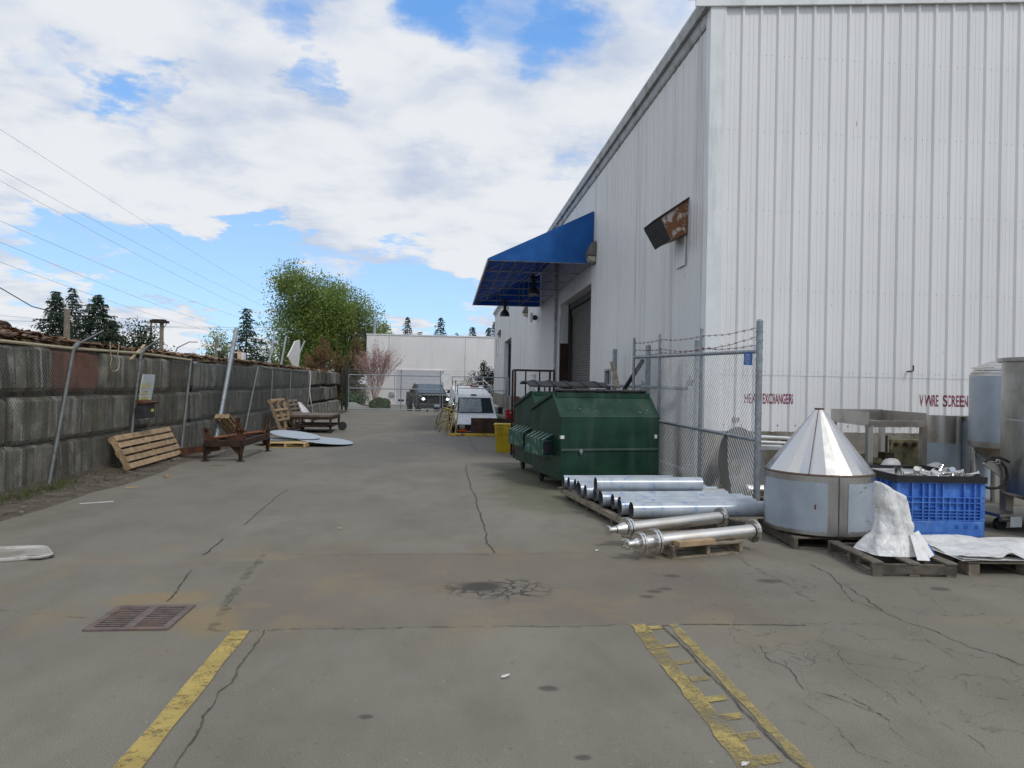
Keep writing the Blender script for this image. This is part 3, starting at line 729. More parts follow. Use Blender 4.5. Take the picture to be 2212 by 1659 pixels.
# lettering, folded over the ribs
def lettering(txt, x0, x1, z0, z1, mat, seed=1):
    cu = bpy.data.curves.new('t', 'FONT'); cu.body = txt; cu.fill_mode = 'BOTH'; cu.extrude = 0; cu.offset = .018
    o = bpy.data.objects.new('t', cu); COL.objects.link(o)
    me = bpy.data.meshes.new_from_object(o.evaluated_get(bpy.context.evaluated_depsgraph_get()))
    bpy.data.objects.remove(o); bm = bmesh.new(); bm.from_mesh(me)
    xs = [v.co.x for v in bm.verts]; ys = [v.co.y for v in bm.verts]; ax, bx, ay, by = min(xs), max(xs), min(ys), max(ys)
    for v in bm.verts: v.co = V(((v.co.x - ax) / (bx - ax) * (x1 - x0) + x0, 0, (v.co.y - ay) / (by - ay) * (z1 - z0) + z0))
    for s, _ in FPROF:
        x = WX + s
        if x0 < x < x1: bmesh.ops.bisect_plane(bm, geom=bm.verts[:] + bm.edges[:] + bm.faces[:], plane_co=(x, 0, 0), plane_no=(1, 0, 0))
    bmesh.ops.triangulate(bm, faces=bm.faces)
    for v in bm.verts: v.co.y = FY - fout(v.co.x - WX) - .0035
    for v in bm.verts: v.co -= wh.location
    me2 = bpy.data.meshes.new('lettering'); bm.to_mesh(me2); bm.free(); me2.materials.append(mat)
    q = bpy.data.objects.new('lettering', me2); COL.objects.link(q); q.parent = wh; q['label'] = 'burgundy stencilled words ' + txt
    return q
lettering('HEAT', 4.885, 5.13, 1.375, 1.535, M['burgundy']); lettering('EXCHANGERS', 5.195, 5.715, 1.37, 1.54, M['burgundy'])
lettering('V WIRE', 7.93, 8.27, 1.37, 1.565, M['burgundy']); lettering('SCREEN', 8.35, 8.805, 1.37, 1.565, M['burgundy'])
mb = MB()
for r_, zz in ((9.3, 0),):
    pass
for zz in (1.905, 3.25, 4.55, 5.85, 7.1):       # screw rows
    s = .30
    while s < 5.6:
        for dx in (0, .10) if zz > 2 else (0, .07):
            mb.tube((WX + s + dx, FY - .004, zz), (WX + s + dx, FY - .013, zz), -.0 + .0048, 6)
        s += .305
for k in range(17):
    mb.tube((WX + .30 + k * .305, FY - .002, ZB + .11), (WX + .30 + k * .305, FY - .012, ZB + .11), .009, 6)
obj('screws', mb, M['weld'], wh, world=True, kind='stuff')
mb = MB(); mb.pipe((4.74, FY, 1.10), (4.74, FY - .06, 1.10), .035, .006, 14); mb.tube((4.74, FY - .004, 1.10), (4.74, FY - .012, 1.10), .065, 14); mb.tube((4.74, FY - .012, 1.1), (4.74, FY - .02, 1.1), .028, 12)
obj('pipe_stub', mb, M['steel_dull'], wh, world=True, smooth=40)
mb = MB(); mb.path([(7.70, FY - .0, 1.95), (7.70, FY - .1, 1.95), (7.73, FY - .12, 1.96), (7.73, FY - .12, 2.05)], .012, 6); obj('hook', mb, M['rust_dark'], wh, world=True)

# lights, horn, rusty exhaust hood, awning on the side wall
def wall_light(y, z, label, first=None):
    if first: return dup(first, (WX, y, z), label=label)
    t = thing('wall_light', label, 'wall light', (WX, y, z), group='wall lights on the warehouse')
    mb = MB(); mb.prism([(-.03, .42), (-.13, .42), (-.27, .10), (-.27, .02), (-.03, .02)], -.24, .24, 'y'); obj('housing', mb, M['wl'], t, bevel=.012)
    mb = MB(); mb.prism([(-.03, .019), (-.25, .019), (-.20, -.13), (-.03, -.16)], -.2, .2, 'y'); obj('lens', mb, M['lens'], t, bevel=.02)
    mb = MB(); mb.bb(-.031, -.024, -.18, .18, -.2, .46); obj('back_plate', mb, M['wl'], t)
    return t
M['wl'] = pbr('bronze light housing', (.15, .135, .12), .6, .1, .2, 8)
M['lens'] = pbr('dull lens', (.42, .38, .30), .4, 0, .12, 6)
wl = wall_light(20.2, 5.33, 'brown wall light at the near end of the blue awning')
wall_light(37.3, 5.4, 'wall light on the white side wall just past the hanging lamps', wl)
wall_light(55.7, 5.5, 'small far wall light above the side window', wl)
t = thing('wall_horn', 'round dark horn speaker bolted to the side wall past the awning', 'horn speaker', (WX, 33.0, 4.78))
mb = MB(); mb.lathe_x([(.05, 0), (.12, .2), (.12, .55), (.09, .7), (.15, 1)], (-.03, 0, 0), (-.30, -.05, 0), 18); obj('horn', mb, M['darkmetal'], t, smooth=40)
mb = MB(); mb.lathe_x([(.24, 0), (.24, 1)], (-.30, -.05, 0), (-.33, -.055, 0), 18); obj('rim', mb, M['gutter'], t, smooth=40)

t = thing('exhaust_hood', 'rusting white exhaust hood with black mouth sticking out of the side wall', 'exhaust hood', (WX, 12.26, 4.3))
body = [(0, .66), (-.33, .455), (-.40, -.14), (-.0, .03)]
a, b_, c_, d_ = (0, .66), (-.29, .455), (-.385, -.10), (0, .03)
mb = MB(); mb.prism([(-.02, .66), (-.52, .315), (-.325, -.075), (-.02, .05)], 0, .62, 'y'); obj('housing', mb, M['rustpaint'], t)
mb = MB(); mb.prism([(-.522, .315), (-.63, .22), (-.415, -.14), (-.327, -.077)], -.012, .632, 'y'); obj('mouth', mb, M['black'], t)
mb = MB(); mb.prism([(-.0, .70), (-.64, .255), (-.60, .225), (-.0, .665)], -.03, .65, 'y'); obj('cover', mb, M['rust_dark'], t)
mb = MB(); mb.bb(-.05, -.028, .05, .55, -.5, .02); obj('apron', mb, M['side_metal'], t)

t = thing('awning', 'blue canvas awning on a pipe frame over the near roller door', 'awning', (WX, 20.46, 5.2))
AW, AL, AH = 3.08, 11.7, 1.50
mb = MB(); nx, ny = 10, 28
for j in range(ny + 1):
    for i in range(nx + 1):
        x = -AW * i / nx; zz = AH * (1 - i / nx) + .03; y = AL * j / ny
        sag = -.035 * math.sin(math.pi * ((y / AL * 6) % 1)) * math.sin(math.pi * i / nx)
        mb.v.append((x - .02, y, zz + sag))
for j in range(ny):
    for i in range(nx): q = j * (nx + 1) + i; mb.f.append((q, q + 1, q + nx + 2, q + nx + 1))
o = obj('canopy', mb, M['awning'], t, smooth=60, recalc=False); s_ = o.modifiers.new('t', 'SOLIDIFY'); s_.thickness = .006
for y in (0, AL):
    mb = MB(); mb.slab([(-.02, y, AH + .02), (-AW, y, .06), (-AW, y, 0), (-.02, y, 0)], (0, .008, 0)); obj('side_panel', mb, M['awning'], t)
mb = MB(); mb.bb(-AW - .028, -AW - .020, 0, AL, -.06, .05); obj('valance', mb, M['gutter'], t)
mb = MB()
for y in [0.03 + AL * i / 6 for i in range(7)]:
    y = min(y, AL - .03); mb.tube((-.06, y, AH - .05), (-AW + .02, y, .0), .02, 6); mb.tube((-.06, y, 0), (-AW + .02, y, 0), .02, 6)
    mb.tube((-1.0, y, 0), (-1.0, y, .98), .014, 6); mb.tube((-2.0, y, 0), (-2.0, y, .5), .014, 6); mb.tube((-1.0, y, .0), (-.06, y, .7), .012, 6)
for x, zz in ((-.08, 0), (-AW + .02, 0), (-1.0, .97), (-2.0, .49), (-1.5, .72), (-2.5, .24), (-.5, 1.2), (-.08, AH - .06)): mb.tube((x, .03, zz), (x, AL - .03, zz), .017, 6)
obj('frame', mb, M['gutter'], t)
def lamp(x, y, z, label, first=None):
    if first: return dup(first, (x, y, z), label=label)
    t = thing('hanging_lamp', label, 'hanging lamp', (x, y, z), group='lamps hung under the awning')
    mb = MB(); mb.lathe([(.20, 0), (.205, .02), (.17, .16), (.09, .24), (.075, .26)], n=20); obj('shade', mb, M['darkmetal'], t, smooth=40)
    mb = MB(); mb.lathe([(.07, .26), (.07, .46), (.05, .47), (.05, .52)], n=14); mb.box((0, 0, .57), (.22, .14, .10)); mb.lathe([(.05, .62), (.03, .70)], n=10); obj('ballast', mb, M['black'], t, smooth=40)
    mb = MB(); mb.lathe([(.19, .005), (.10, -.012), (0.0001, -.02)], n=18); obj('lens', mb, M['lens'], t, smooth=40)
    mb = MB(); mb.tube((0, 0, .68), (0, 0, 5.26 + .24 - z), .012, 6); obj('rod', mb, M['darkmetal'], t)
    return t
l1 = lamp(2.95, 24.3, 4.74, 'black industrial lamp hanging nearer under the blue awning')
lamp(2.38, 29.3, 4.45, 'black industrial lamp hanging at the far end of the awning, lower in view', l1)
# ------------------------------------------------------------------ block wall on the left
bw = thing('block_wall', 'long retaining wall of three courses of stained concrete blocks on the left', 'wall', (-6.1, 22, 0))
def block_mesh(seed):
    bm = bmesh.new(); bmesh.ops.create_cube(bm, size=1)
    for v in bm.verts: v.co = V((v.co.x * .75, v.co.y * 1.49, v.co.z * .65))
    bmesh.ops.bevel(bm, geom=bm.edges[:], offset=.06, segments=1, affect='EDGES')
    bmesh.ops.subdivide_edges(bm, edges=[e for e in bm.edges if e.calc_length() > .3], cuts=7, use_grid_fill=True)
    for v in bm.verts:
        p = v.co * 2.2 + V((seed * 9.1, 0, 0)); k = mnoise.noise(p) * .018 + mnoise.noise(p * 4) * .010
        edge = max(0, (abs(v.co.y) - .62) / .12, (abs(v.co.z) - .24) / .1)
        if edge > .5: k -= .045 * max(0, mnoise.noise(p * 1.3 + V((5, 1, 2))))
        v.co.x += k * (1 if v.co.x > 0 else -1)
        if v.co.z > .3: v.co.z -= .05 * max(0, mnoise.noise(p * .9 + V((1, 9, 4))))
    me = bpy.data.meshes.new('concrete_block'); bm.to_mesh(me); bm.free()
    me.polygons.foreach_set('use_smooth', [True] * len(me.polygons)); me.set_sharp_from_angle(angle=rad(38))
    return me
BMS = [block_mesh(i) for i in range(5)]
for m_ in BMS: m_.materials.append(M['block'])
DARK = []
for m_ in BMS:
    q = m_.copy(); q.materials.clear(); q.materials.append(M['block_dark']); DARK.append(q)
RED = BMS[2].copy(); RED.materials.clear(); RED.materials.append(M['block_red'])
for c, (z0, off) in enumerate(((.30, .0), (.985, .72), (1.70, .3))):
    for i in range(23):
        y = 5.6 + off + i * 1.51
        if y > 39.3: continue
        me = random.choice(DARK if random.random() < (.06, .16, .5)[c] else BMS); red = c == 2 and 11.0 < y < 12.6
        o = bpy.data.objects.new('concrete_block', RED if red else me); COL.objects.link(o); o.parent = bw
        if red: o['label'] = 'rust red concrete block'
        rise = max(0, (y - 22) / 18) ** 1 * .10 * (c / 2)
        o.location = V((-6.15 + random.gauss(0, .022) - .02 * c, y, z0 + rise + random.gauss(0, .008))) - bw.location
        o.rotation_euler = (random.gauss(0, .006), random.gauss(0, .012), random.gauss(0, .012) + (math.pi if random.random() < .5 else 0))
mb = MB(); mb.bb(-6.42, -6.0, 5.0, 39.5, -.1, 1.95); obj('core', mb, M['block_dark'], bw, world=True)  # added dark slab, keeps light from showing through the block joints
# spoil heap of bark, moss and scrap wood on top of / behind the wall
def heap_h(x, y):
    e = min(1, max(0, (-6.0 - x) / 1.4))
    h = 2.12 + e * (.28 + .30 * mnoise.noise((x * .5, y * .22, 3)) + .12 * mnoise.noise((x * 1.7, y * 1.3, 7)) + .06 * mnoise.noise((x * 5, y * 4, 1)))
    h += e * .36 * math.exp(-((y - 9.2) / 2.1) ** 2) - e * .12 * math.exp(-((y - 15.5) / 1.5) ** 2)
    if y > 12: h -= min(1, (y - 12) / 4) * .20 * e
    if y > 24: h -= min(1, (y - 24) / 8) * .14 * e
    return h
mb = MB(); nx, ny = 34, 190
for j in range(ny + 1):
    for i in range(nx + 1):
        x = -5.86 - 7.5 * (i / nx) ** 1.5; y = 4 + 35.4 * j / ny; mb.v.append((x, y, heap_h(x, y) - (.08 if i == 0 else 0)))
for j in range(ny):
    for i in range(nx): q = j * (nx + 1) + i; mb.f.append((q, q + nx + 1, q + nx + 2, q + 1))
o = obj('spoil_heap', mb, M['heap'], recalc=False, smooth=80); o['kind'] = 'stuff'
mb = MB()
for i in range(16000):
    x = -5.85 - abs(random.gauss(0, 1.2)); y = random.uniform(7.5, 36); flake(mb, (x, y, heap_h(x, y) + random.uniform(0, .05)), random.choice((.015, .02, .03, .045, .07)), .7)
for i in range(1500):
    x = -5.85 - abs(random.gauss(0, .6)); y = random.uniform(8, 30); flake(mb, (x, y, heap_h(x, y) + random.uniform(.01, .06)), random.uniform(.05, .11), .35)
for i in range(500):
    x = -5.8 - abs(random.gauss(0, .7)); y = random.uniform(8, 30); a = random.uniform(0, 6.28); l = random.uniform(.08, .35); d = V((math.cos(a), math.sin(a), random.uniform(-.25, .35))) * l
    p = V((x, y, heap_h(x, y) + .04)); mb.beam(p - d / 2, p + d / 2, random.uniform(.02, .07), .018)
o = obj('bark_and_wood_scraps', mb, M['chips'], recalc=False); o['kind'] = 'stuff'
def stick(a, b, w, h, mat, name, label, cat, group=None):
    mb = MB(); mb.beam(a, b, w, h); c = (V(a) + V(b)) / 2; mb.v = [tuple(V(p) - c) for p in mb.v]
    o = one(name, mb, mat, label, cat, group, bevel=.004); o.location = c; return o
stick(PX(416, 783, -5.9), PX(506, 776, -6.3), .06, .05, M['white_paint'], 'white_pole', 'white pole lying on top of the block wall beside the leaning steel pole', 'pole')
stick(PX(282, 776, -5.52), PX(312, 745, -5.9), .05, .02, M['wood'], 'loose_board', 'short pale board poking through the top of the fence', 'board')
stick(PX(518, 799, -6.2), PX(517, 762, -6.4), .12, .1, M['wood'], 'timber_stub', 'orange timber stub standing up behind the block wall', 'timber')
stick(PX(240, 768, -6.0), PX(300, 762, -6.1), .14, .04, M['wood'], 'loose_board', 'weathered board lying flat on the heap above the reddish block', 'board')
# box and galvanised uprights standing behind the wall
stick(PX(565, 798, -6.6), PX(642, 804, -6.3), .5, .25, pbr('cardboard', (.30, .20, .14), .9, 0, .15, 4), 'long_carton', 'long brown carton lying on the wall below the white sheet', 'carton')
lbl = ['leftmost of the three thin steel posts leaning above the wall', 'middle of the three thin steel posts leaning above the wall', 'steel post leaning against the hanging white sheet above the wall']
for (a, b), s_ in zip((((579, 792), (594, 722)), ((606, 795), (618, 727)), ((632, 797), (658, 737))), lbl):
    p, q = PX(*a, -6.5), PX(*b, -6.9); mb = MB(); mb.tube(p, q, .035, 8); mb.v = [tuple(V(v) - p) for v in mb.v]
    o = one('steel_post', mb, M['galv'], s_, 'post', 'steel posts leaning above the wall', smooth=40); o.location = p
p = [PX(x, y, -6.45) for x, y in ((638, 737), (648, 734), (649, 760), (645, 794), (635, 796), (622, 770), (632, 750))]
mb = MB(); mb.slab(p, (-.05, .02, 0)); one('hanging_sheet', mb, M['white_sheet'], 'torn white plastic sheet hanging from the posts above the wall', 'plastic sheet')

# ------------------------------------------------------------------ chain link
def chainlink(mb, P0, U, H, lu, lh, pitch=.058, r=.0019, n=3, knuckle=True):
    """woven zigzag wires: P0 corner, unit U along, vector H up"""
    P0, U, Hn = V(P0), V(U).normalized(), V(H).normalized(); N = U.cross(Hn).normalized()
    dz = pitch * .62; cols = int(lu / (pitch * .5)); rows = int(lh / dz)
    for c in range(0, cols):
        vs = []; fs = []; x = c * pitch * .5
        for k in range(rows + 1):
            sgn = 1 if (k + c) % 2 else -1
            p = P0 + U * (x + sgn * pitch * .25) + Hn * (k * dz) + N * (sgn * .002)
            for j in range(n):
                a = 2 * math.pi * j / n; vs.append(p + (U * math.cos(a) + N * math.sin(a)) * r)
        for k in range(rows):
            for j in range(n): fs.append((k * n + j, k * n + (j + 1) % n, (k + 1) * n + (j + 1) % n, (k + 1) * n + j))
        mb.add(vs, fs)
def capost(mb, a, b, r): mb.tube(a, b, r, 12); d = (V(b) - V(a)).normalized(); mb.tube(V(b), V(b) + d * .03, r * 1.12, 12, r * .5)

cf = thing('chain_link_fence', 'sagging chain link fence with leaning posts along the block wall', 'fence', (-5.58, 9, 0))
def cfo(name, mb, mat, **k): return obj(name, mb, mat, cf, world=True, **k)
rail = [(-5.62, 6, 2.03), (-5.60, 9.6, 2.04), (-5.60, 11.2, 2.03), (-5.60, 13.6, 2.06), (-5.60, 14.5, 2.05), (-5.60, 16.25, 2.02)]
mb = MB(); mb.path(rail, .022, 8); cfo('top_rail', mb, M['rope'], smooth=40)
mb = MB(); mb.path([(-5.6, 21.4, 2.03), (-5.6, 23.7, 2.02), (-5.6, 26.4, 2.0), (-5.58, 30.2, 2.02)], .016, 6); cfo('top_rail', mb, M['wire_rusty'])
posts = [((-5.56, 10.58, 0), (-5.60, 11.28, 2.03)), ((-5.56, 13.1, 0), (-5.60, 13.66, 2.06)), ((-5.56, 15.62, 0), (-5.60, 16.25, 2.05)), ((-5.56, 18.0, 0), (-5.60, 19.13, 1.95)),
         ((-5.56, 20.3, 0), (-5.60, 21.87, 2.04)), ((-5.56, 23.2, 0), (-5.60, 23.66, 2.02)), ((-5.56, 26.0, 0), (-5.60, 26.36, 2.0)), ((-5.56, 29.2, 0), (-5.60, 30.16, 2.03))]
for i, (a, b) in enumerate(posts):
    mb = MB(); mb.tube(a, b, .030, 12)
    if i < 2: mb.tube(b, V(b) + V((.02, .12, .1)), .034, 10)
    if i == 0: mb.tube(V(b) + V((.02, .10, .08)), V(b) + V((.30, .28, .30)), .016, 8)
    if i == 1: mb.tube(V(b) + V((.02, .10, .08)), V(b) + V((.26, .24, .32)), .016, 8)
    if i == 4: mb.tube(V(b), V(b) + V((.42, .12, -.1)), .014, 6)
    for t_ in (.25, .55, .85): q = V(a).lerp(V(b), t_); mb.tube(q - V((0, 0, .012)), q + V((0, 0, .012)), .036, 10)
    cfo('post', mb, M['galv_old'], smooth=40)
for y0, y1, z1, rot in ((6.2, 16.2, 2.0, 0), (16.3, 19.0, 1.95, .03), (19.1, 29.9, 1.98, 0)):
    mb = MB(); chainlink(mb, (-5.625, y0, .03), (0, 1, 0), (rot, 0, 1), y1 - y0, z1, r=.0027)
    o = cfo('mesh_panel', mb, M['wire_rusty'] if y0 < 10 else M['wire_dark'], recalc=False)
# things hung on the fence
t = thing('rope_loop', 'pale rope looped over the top rail by the nearest post', 'rope', PX(245, 745, -5.56))
mb = MB(); mb.path([PX(x, y, -5.55) - t.location for x, y in ((238, 738), (238, 760), (241, 775), (238, 788), (242, 801), (250, 802), (256, 796), (258, 780), (254, 765), (257, 748), (255, 738))], .009, 6); obj('rope', mb, M['rope'], t, smooth=60)
pa, pb = PX(308, 816, -5.52), PX(302, 900, -5.52)
t = thing('notice_board', 'pale notice board with yellow notices wired to the fence', 'notice board', pa)
bd = [PX(x, y, -5.51) for x, y in ((308, 808), (333, 809), (330, 835), (322, 875), (318, 905), (299, 910), (298, 880), (302, 840))]
mb = MB(); mb.slab([p - t.location for p in bd], (.02, 0, 0)); obj('board', mb, pbr('notice board', (.42, .45, .48), .5, 0, .1, 4), t)
for (x0, y0, x1, y1) in ((307, 827, 324, 838), (305, 844, 322, 852), (303, 857, 322, 873)):
    q = [PX(x, y, -5.487) for x, y in ((x0, y0), (x1, y0), (x1 - 1, y1), (x0 - 2, y1))]; mb = MB(); mb.slab([p - t.location for p in q], (.003, 0, 0)); nb = obj('notice', mb, M['ink_yellow'], t)
    mb = MB()
    for k in range(3):
        u = .2 + k * .27; a, b = q[0].lerp(q[3], u), q[1].lerp(q[2], u); a = a.lerp(b, .1); b = a.lerp(b, .85)
        mb.slab([p - t.location + V((.0035, 0, 0)) for p in (a, b, b + V((0, 0, .018)), a + V((0, 0, .018)))], (.001, 0, 0))
    obj('print', mb, M['gutter'], nb)
c = PX(315, 887, -5.40); t = thing('letter_box', 'dark letter box with rusty lid mounted under the notice board', 'letter box', c)
mb = MB(); mb.box((0, 0, 0), (.16, .42, .26)); obj('box', mb, M['darkmetal'], t, bevel=.015)
mb = MB(); mb.prism([(-.09, .13), (.12, .13), (.14, .155), (-.09, .2)], -.23, .23, 'y'); obj('lid', mb, M['rust'], t)
mb = MB(); mb.bb(.081, .085, .02, .14, -.02, .03); obj('label_plate', mb, M['ink_yellow'], t)
# the long leaning tube
a, b = V((-5.30, 17.0, .05)), V((-5.50, 19.25, 2.95))
mb = MB(); mb.tube((0, 0, 0), b - a, .055, 14); o = one('leaning_tube', mb, M['galv'], 'long thick galvanised tube leaning against the wall, taller than the fence', 'steel tube', smooth=40); o.location = a
a = V((-5.42, 29.0, .9)); mb = MB(); mb.path([(0, 0, 1.15), (.02, .1, .9), (0, .05, .3), (.05, .1, -.1), (.08, .25, -.35), (.05, .5, -.6), (.05, .3, -.85)], .02, 6); o = one('plastic_strip', mb, M['white_sheet'], 'white plastic strip dangling from the last fence post by the cart', 'plastic strip', smooth=60); o.location = a

# ------------------------------------------------------------------ far gate
gt = thing('far_gate', 'double swing chain link gate closing the far end of the lane', 'gate', (-5.5, 40, 0))
mb = MB(); capost(mb, (-5.48, 40, 0), (-5.44, 40, 2.6), .07); obj('post', mb, M['darkmetal'], gt, world=True, smooth=40)
mb = MB(); capost(mb, (-5.70, 40, 0), (-5.70, 40, 2.35), .06); obj('post', mb, M['darkmetal'], gt, world=True, smooth=40)
mb = MB(); capost(mb, (3.5, 40, 0), (3.5, 40, 2.0), .06); obj('post', mb, M['galv'], gt, world=True, smooth=40)
for x0, x1 in ((-5.34, -2.47 + .1), (-2.30, -.22)) if False else ((-5.36, -.30), (-.16, 3.42)):
    mb = MB()
    for z in (.12, 1.27, 2.02 - (.0 if x0 < -1 else .0)): mb.tube((x0, 40, z), (x1, 40, z), .028, 8)
    for x in (x0, (x0 + x1) / 2 + (.35 if x0 < -1 else 0), x1): mb.tube((x, 40, .05), (x, 40, 2.35 if x > -5 and x < 3 else 2.05), .026, 8)
    lf = obj('gate_leaf', mb, M['galv'], gt, world=True, smooth=40)
    mb = MB(); chainlink(mb, (x0, 40.03, .1), (1, 0, 0), (0, 0, 1), x1 - x0, 1.95, pitch=.075, r=.0019); 
    o = obj('mesh_panel', mb, M['wire'], gt, world=True, recalc=False)
    mb = MB()
    for z in (2.18, 2.32): mb.tube((x0, 40, z), (x1, 40, z), .006, 4)
    obj('barbed_strand', mb, M['galv'], gt, world=True)
mb = MB(); mb.lathe([(.0001, 0), (.30, .001), (.30, .012), (.0001, .014)], (-.0, 39.93, 1.92), 24, Matrix.Rotation(rad(90), 3, 'X')); mb.v = [((x + .03), y, z) for x, y, z in mb.v]
obj('round_plate', mb, M['white_paint'], gt, world=True)
for x in (-1.0, .25):
    mb = MB(); mb.tube((x - .03, 40, .07), (x + .03, 40, .07), .07, 12); mb.bb(x - .04, x + .04, 39.98, 40.02, .07, .16); obj('wheel', mb, M['rubber'], gt, world=True)

# ------------------------------------------------------------------ near fence by the building corner
nf = thing('yard_gate', 'folded back chain link gate with barbed wire at the building corner', 'gate', (3.98, 8.72, 0))
n0, n3 = V((3.98, 8.74, 0)), V((3.56, 13.25, 0)); dN = (n3 - n0).normalized()
def nfp(s, z): q = n0 + dN * s; return V((q.x, q.y, z))
LN = (n3 - n0).length
def nfo(name, mb, mat, **k): return obj(name, mb, mat, nf, world=True, **k)
for s, zt, r in ((0, 2.47, .042), (1.66, 2.50, .026), (3.28, 2.52, .026), (LN, 2.52, .028)):
    mb = MB(); capost(mb, nfp(s, .03), nfp(s, zt), r); nfo('post', mb, M['galv'], smooth=40)
for z0, z1, r in ((2.09, 2.17, .026), (.95, 1.05, .026), (.10, .12, .024)):
    mb = MB(); mb.tube(nfp(.03, z0), nfp(LN, z1), r, 10); nfo('rail', mb, M['galv'], smooth=40)
mb = MB(); chainlink(mb, nfp(.05, .03) + V((.03, 0, 0)), dN, (0, 0, 1), LN - .05, 2.14, pitch=.066, r=.0033); nfo('mesh_panel', mb, M['wire'], recalc=False)
mb = MB()
for k in range(80):
    s = .06 + k * .056; p = nfp(s, 2.13 + .018 * s) + V((.03, 0, 0)); mb.path([p, p + V((0, .01, .04)), p + V((0, .025, .065))], .0022, 4)
nfo('mesh_ends', mb, M['wire'], kind='stuff')
for za, zb, zc in ((2.40, 2.39, 2.46), (2.29, 2.19, 2.33), (2.18, 2.20, 2.21)):
    mb = MB(); pts = []
    for k in range(91):
        s = LN * k / 90; base = za + (zb - za) * min(1, s / 1.66) if s < 1.66 else zb + (zc - zb) * (s - 1.66) / (LN - 1.66)
        seg = (s % 1.6) / 1.6; pts.append(nfp(s, base - .03 * math.sin(math.pi * seg) + random.gauss(0, .003)))
    mb.path(pts, .004, 5)
    for k in range(4, 90, 4):
        p = pts[k]
        for d in (V((.02, .012, .02)), V((-.018, .012, .02)), V((.01, -.015, -.02))): mb.tube(p - d * .6, p + d, .0028, 3)
    nfo('barbed_strand', mb, M['barb'])
for z in (2.34, 2.24, 2.14, 1.98, 1.3, .52): p = nfp(0, z); mb = MB(); mb.tube(p - V((0, 0, .012)), p + V((0, 0, .012)), .047, 12); nfo('clamp', mb, M['galv'], smooth=40)
p = nfp(.22, 2.0) + V((-.03, 0, 0)); mb = MB(); mb.box(p, (.008, .20, .16), M=Matrix.Rotation(.10, 3, 'Z') @ Matrix.Rotation(.05, 3, 'X')); sg = nfo('sign', mb, M['sign_blue'])
mb = MB()
for k, (w, z) in enumerate(((.10, .05), (.14, .02), (.13, -.005), (.14, -.03), (.09, -.055))): mb.box(p + V((-.0052, 0, z)), (.002, w, .010 if k else .02), M=Matrix.Rotation(.10, 3, 'Z'))
obj('print', mb, M['film'], nf, world=True)
mb = MB(); c = nfp(-.08, .13) + V((.10, .0, -.03)); mb.lathe([(.02, -.025), (.09, -.03), (.10, -.015), (.10, .015), (.09, .03), (.02, .025)], c, 20, Matrix.Rotation(rad(90), 3, 'Y')); nfo('wheel', mb, M['rubber'], smooth=40)
mb = MB(); mb.beam(nfp(0, .1), c, .03, .03); mb.tube(c - V((.05, 0, 0)), c + V((.05, 0, 0)), .012, 8); nfo('wheel_fork', mb, M['galv'])

pf = thing('pipe_barrier', 'grey pipe barrier on three thick posts against the side wall', 'barrier', (3.98, 11.0, 0))
for y, zt in ((10.95, 2.36), (13.75, 2.42), (16.55, 2.48)):
    mb = MB(); capost(mb, (3.98, y, 0), (3.98, y, zt), .055); obj('post', mb, M['galv'], pf, world=True, smooth=40)
for z0, z1 in ((1.60, 1.64), (.26, .30)):
    mb = MB(); mb.pipe((3.89, 11.2, z0), (3.89, 17.0, z1), .034, .006, 12); obj('rail', mb, M['galv'], pf, world=True, smooth=40)
mb = MB()
for y, z in ((11.0, 1.72), (11.0, .36), (13.75, 1.66)):
    mb.bb(3.86, 4.02, y - .03, y + .03, z, z + .03); mb.tube((3.89, y + .06, z - .08), (3.89, y + .06, z + .08), .02, 8); mb.box((3.90, y + .1, z - .04), (.09, .08, .09))
obj('hinge', mb, M['galv'], pf, world=True)
mb = MB(); a, b = PX(1349, 840, 3.75), PX(1388, 780, 3.75); mb.pipe(a - a, b - a, .045, .006, 14); o = one('steel_tube', mb, M['darkmetal'], 'dark grey tube leaning up behind the green dumpster by the folded gate', 'steel tube', smooth=40); o.location = a
a, b = PX(1335, 838, 3.7), PX(1322, 782, 3.75); mb = MB(); mb.beam(V((0, 0, 0)), b - a, .10, .025); o = one('pale_plank', mb, M['wood_mid'], 'pale pinkish plank leaning behind the near green dumpster', 'plank'); o.location = a
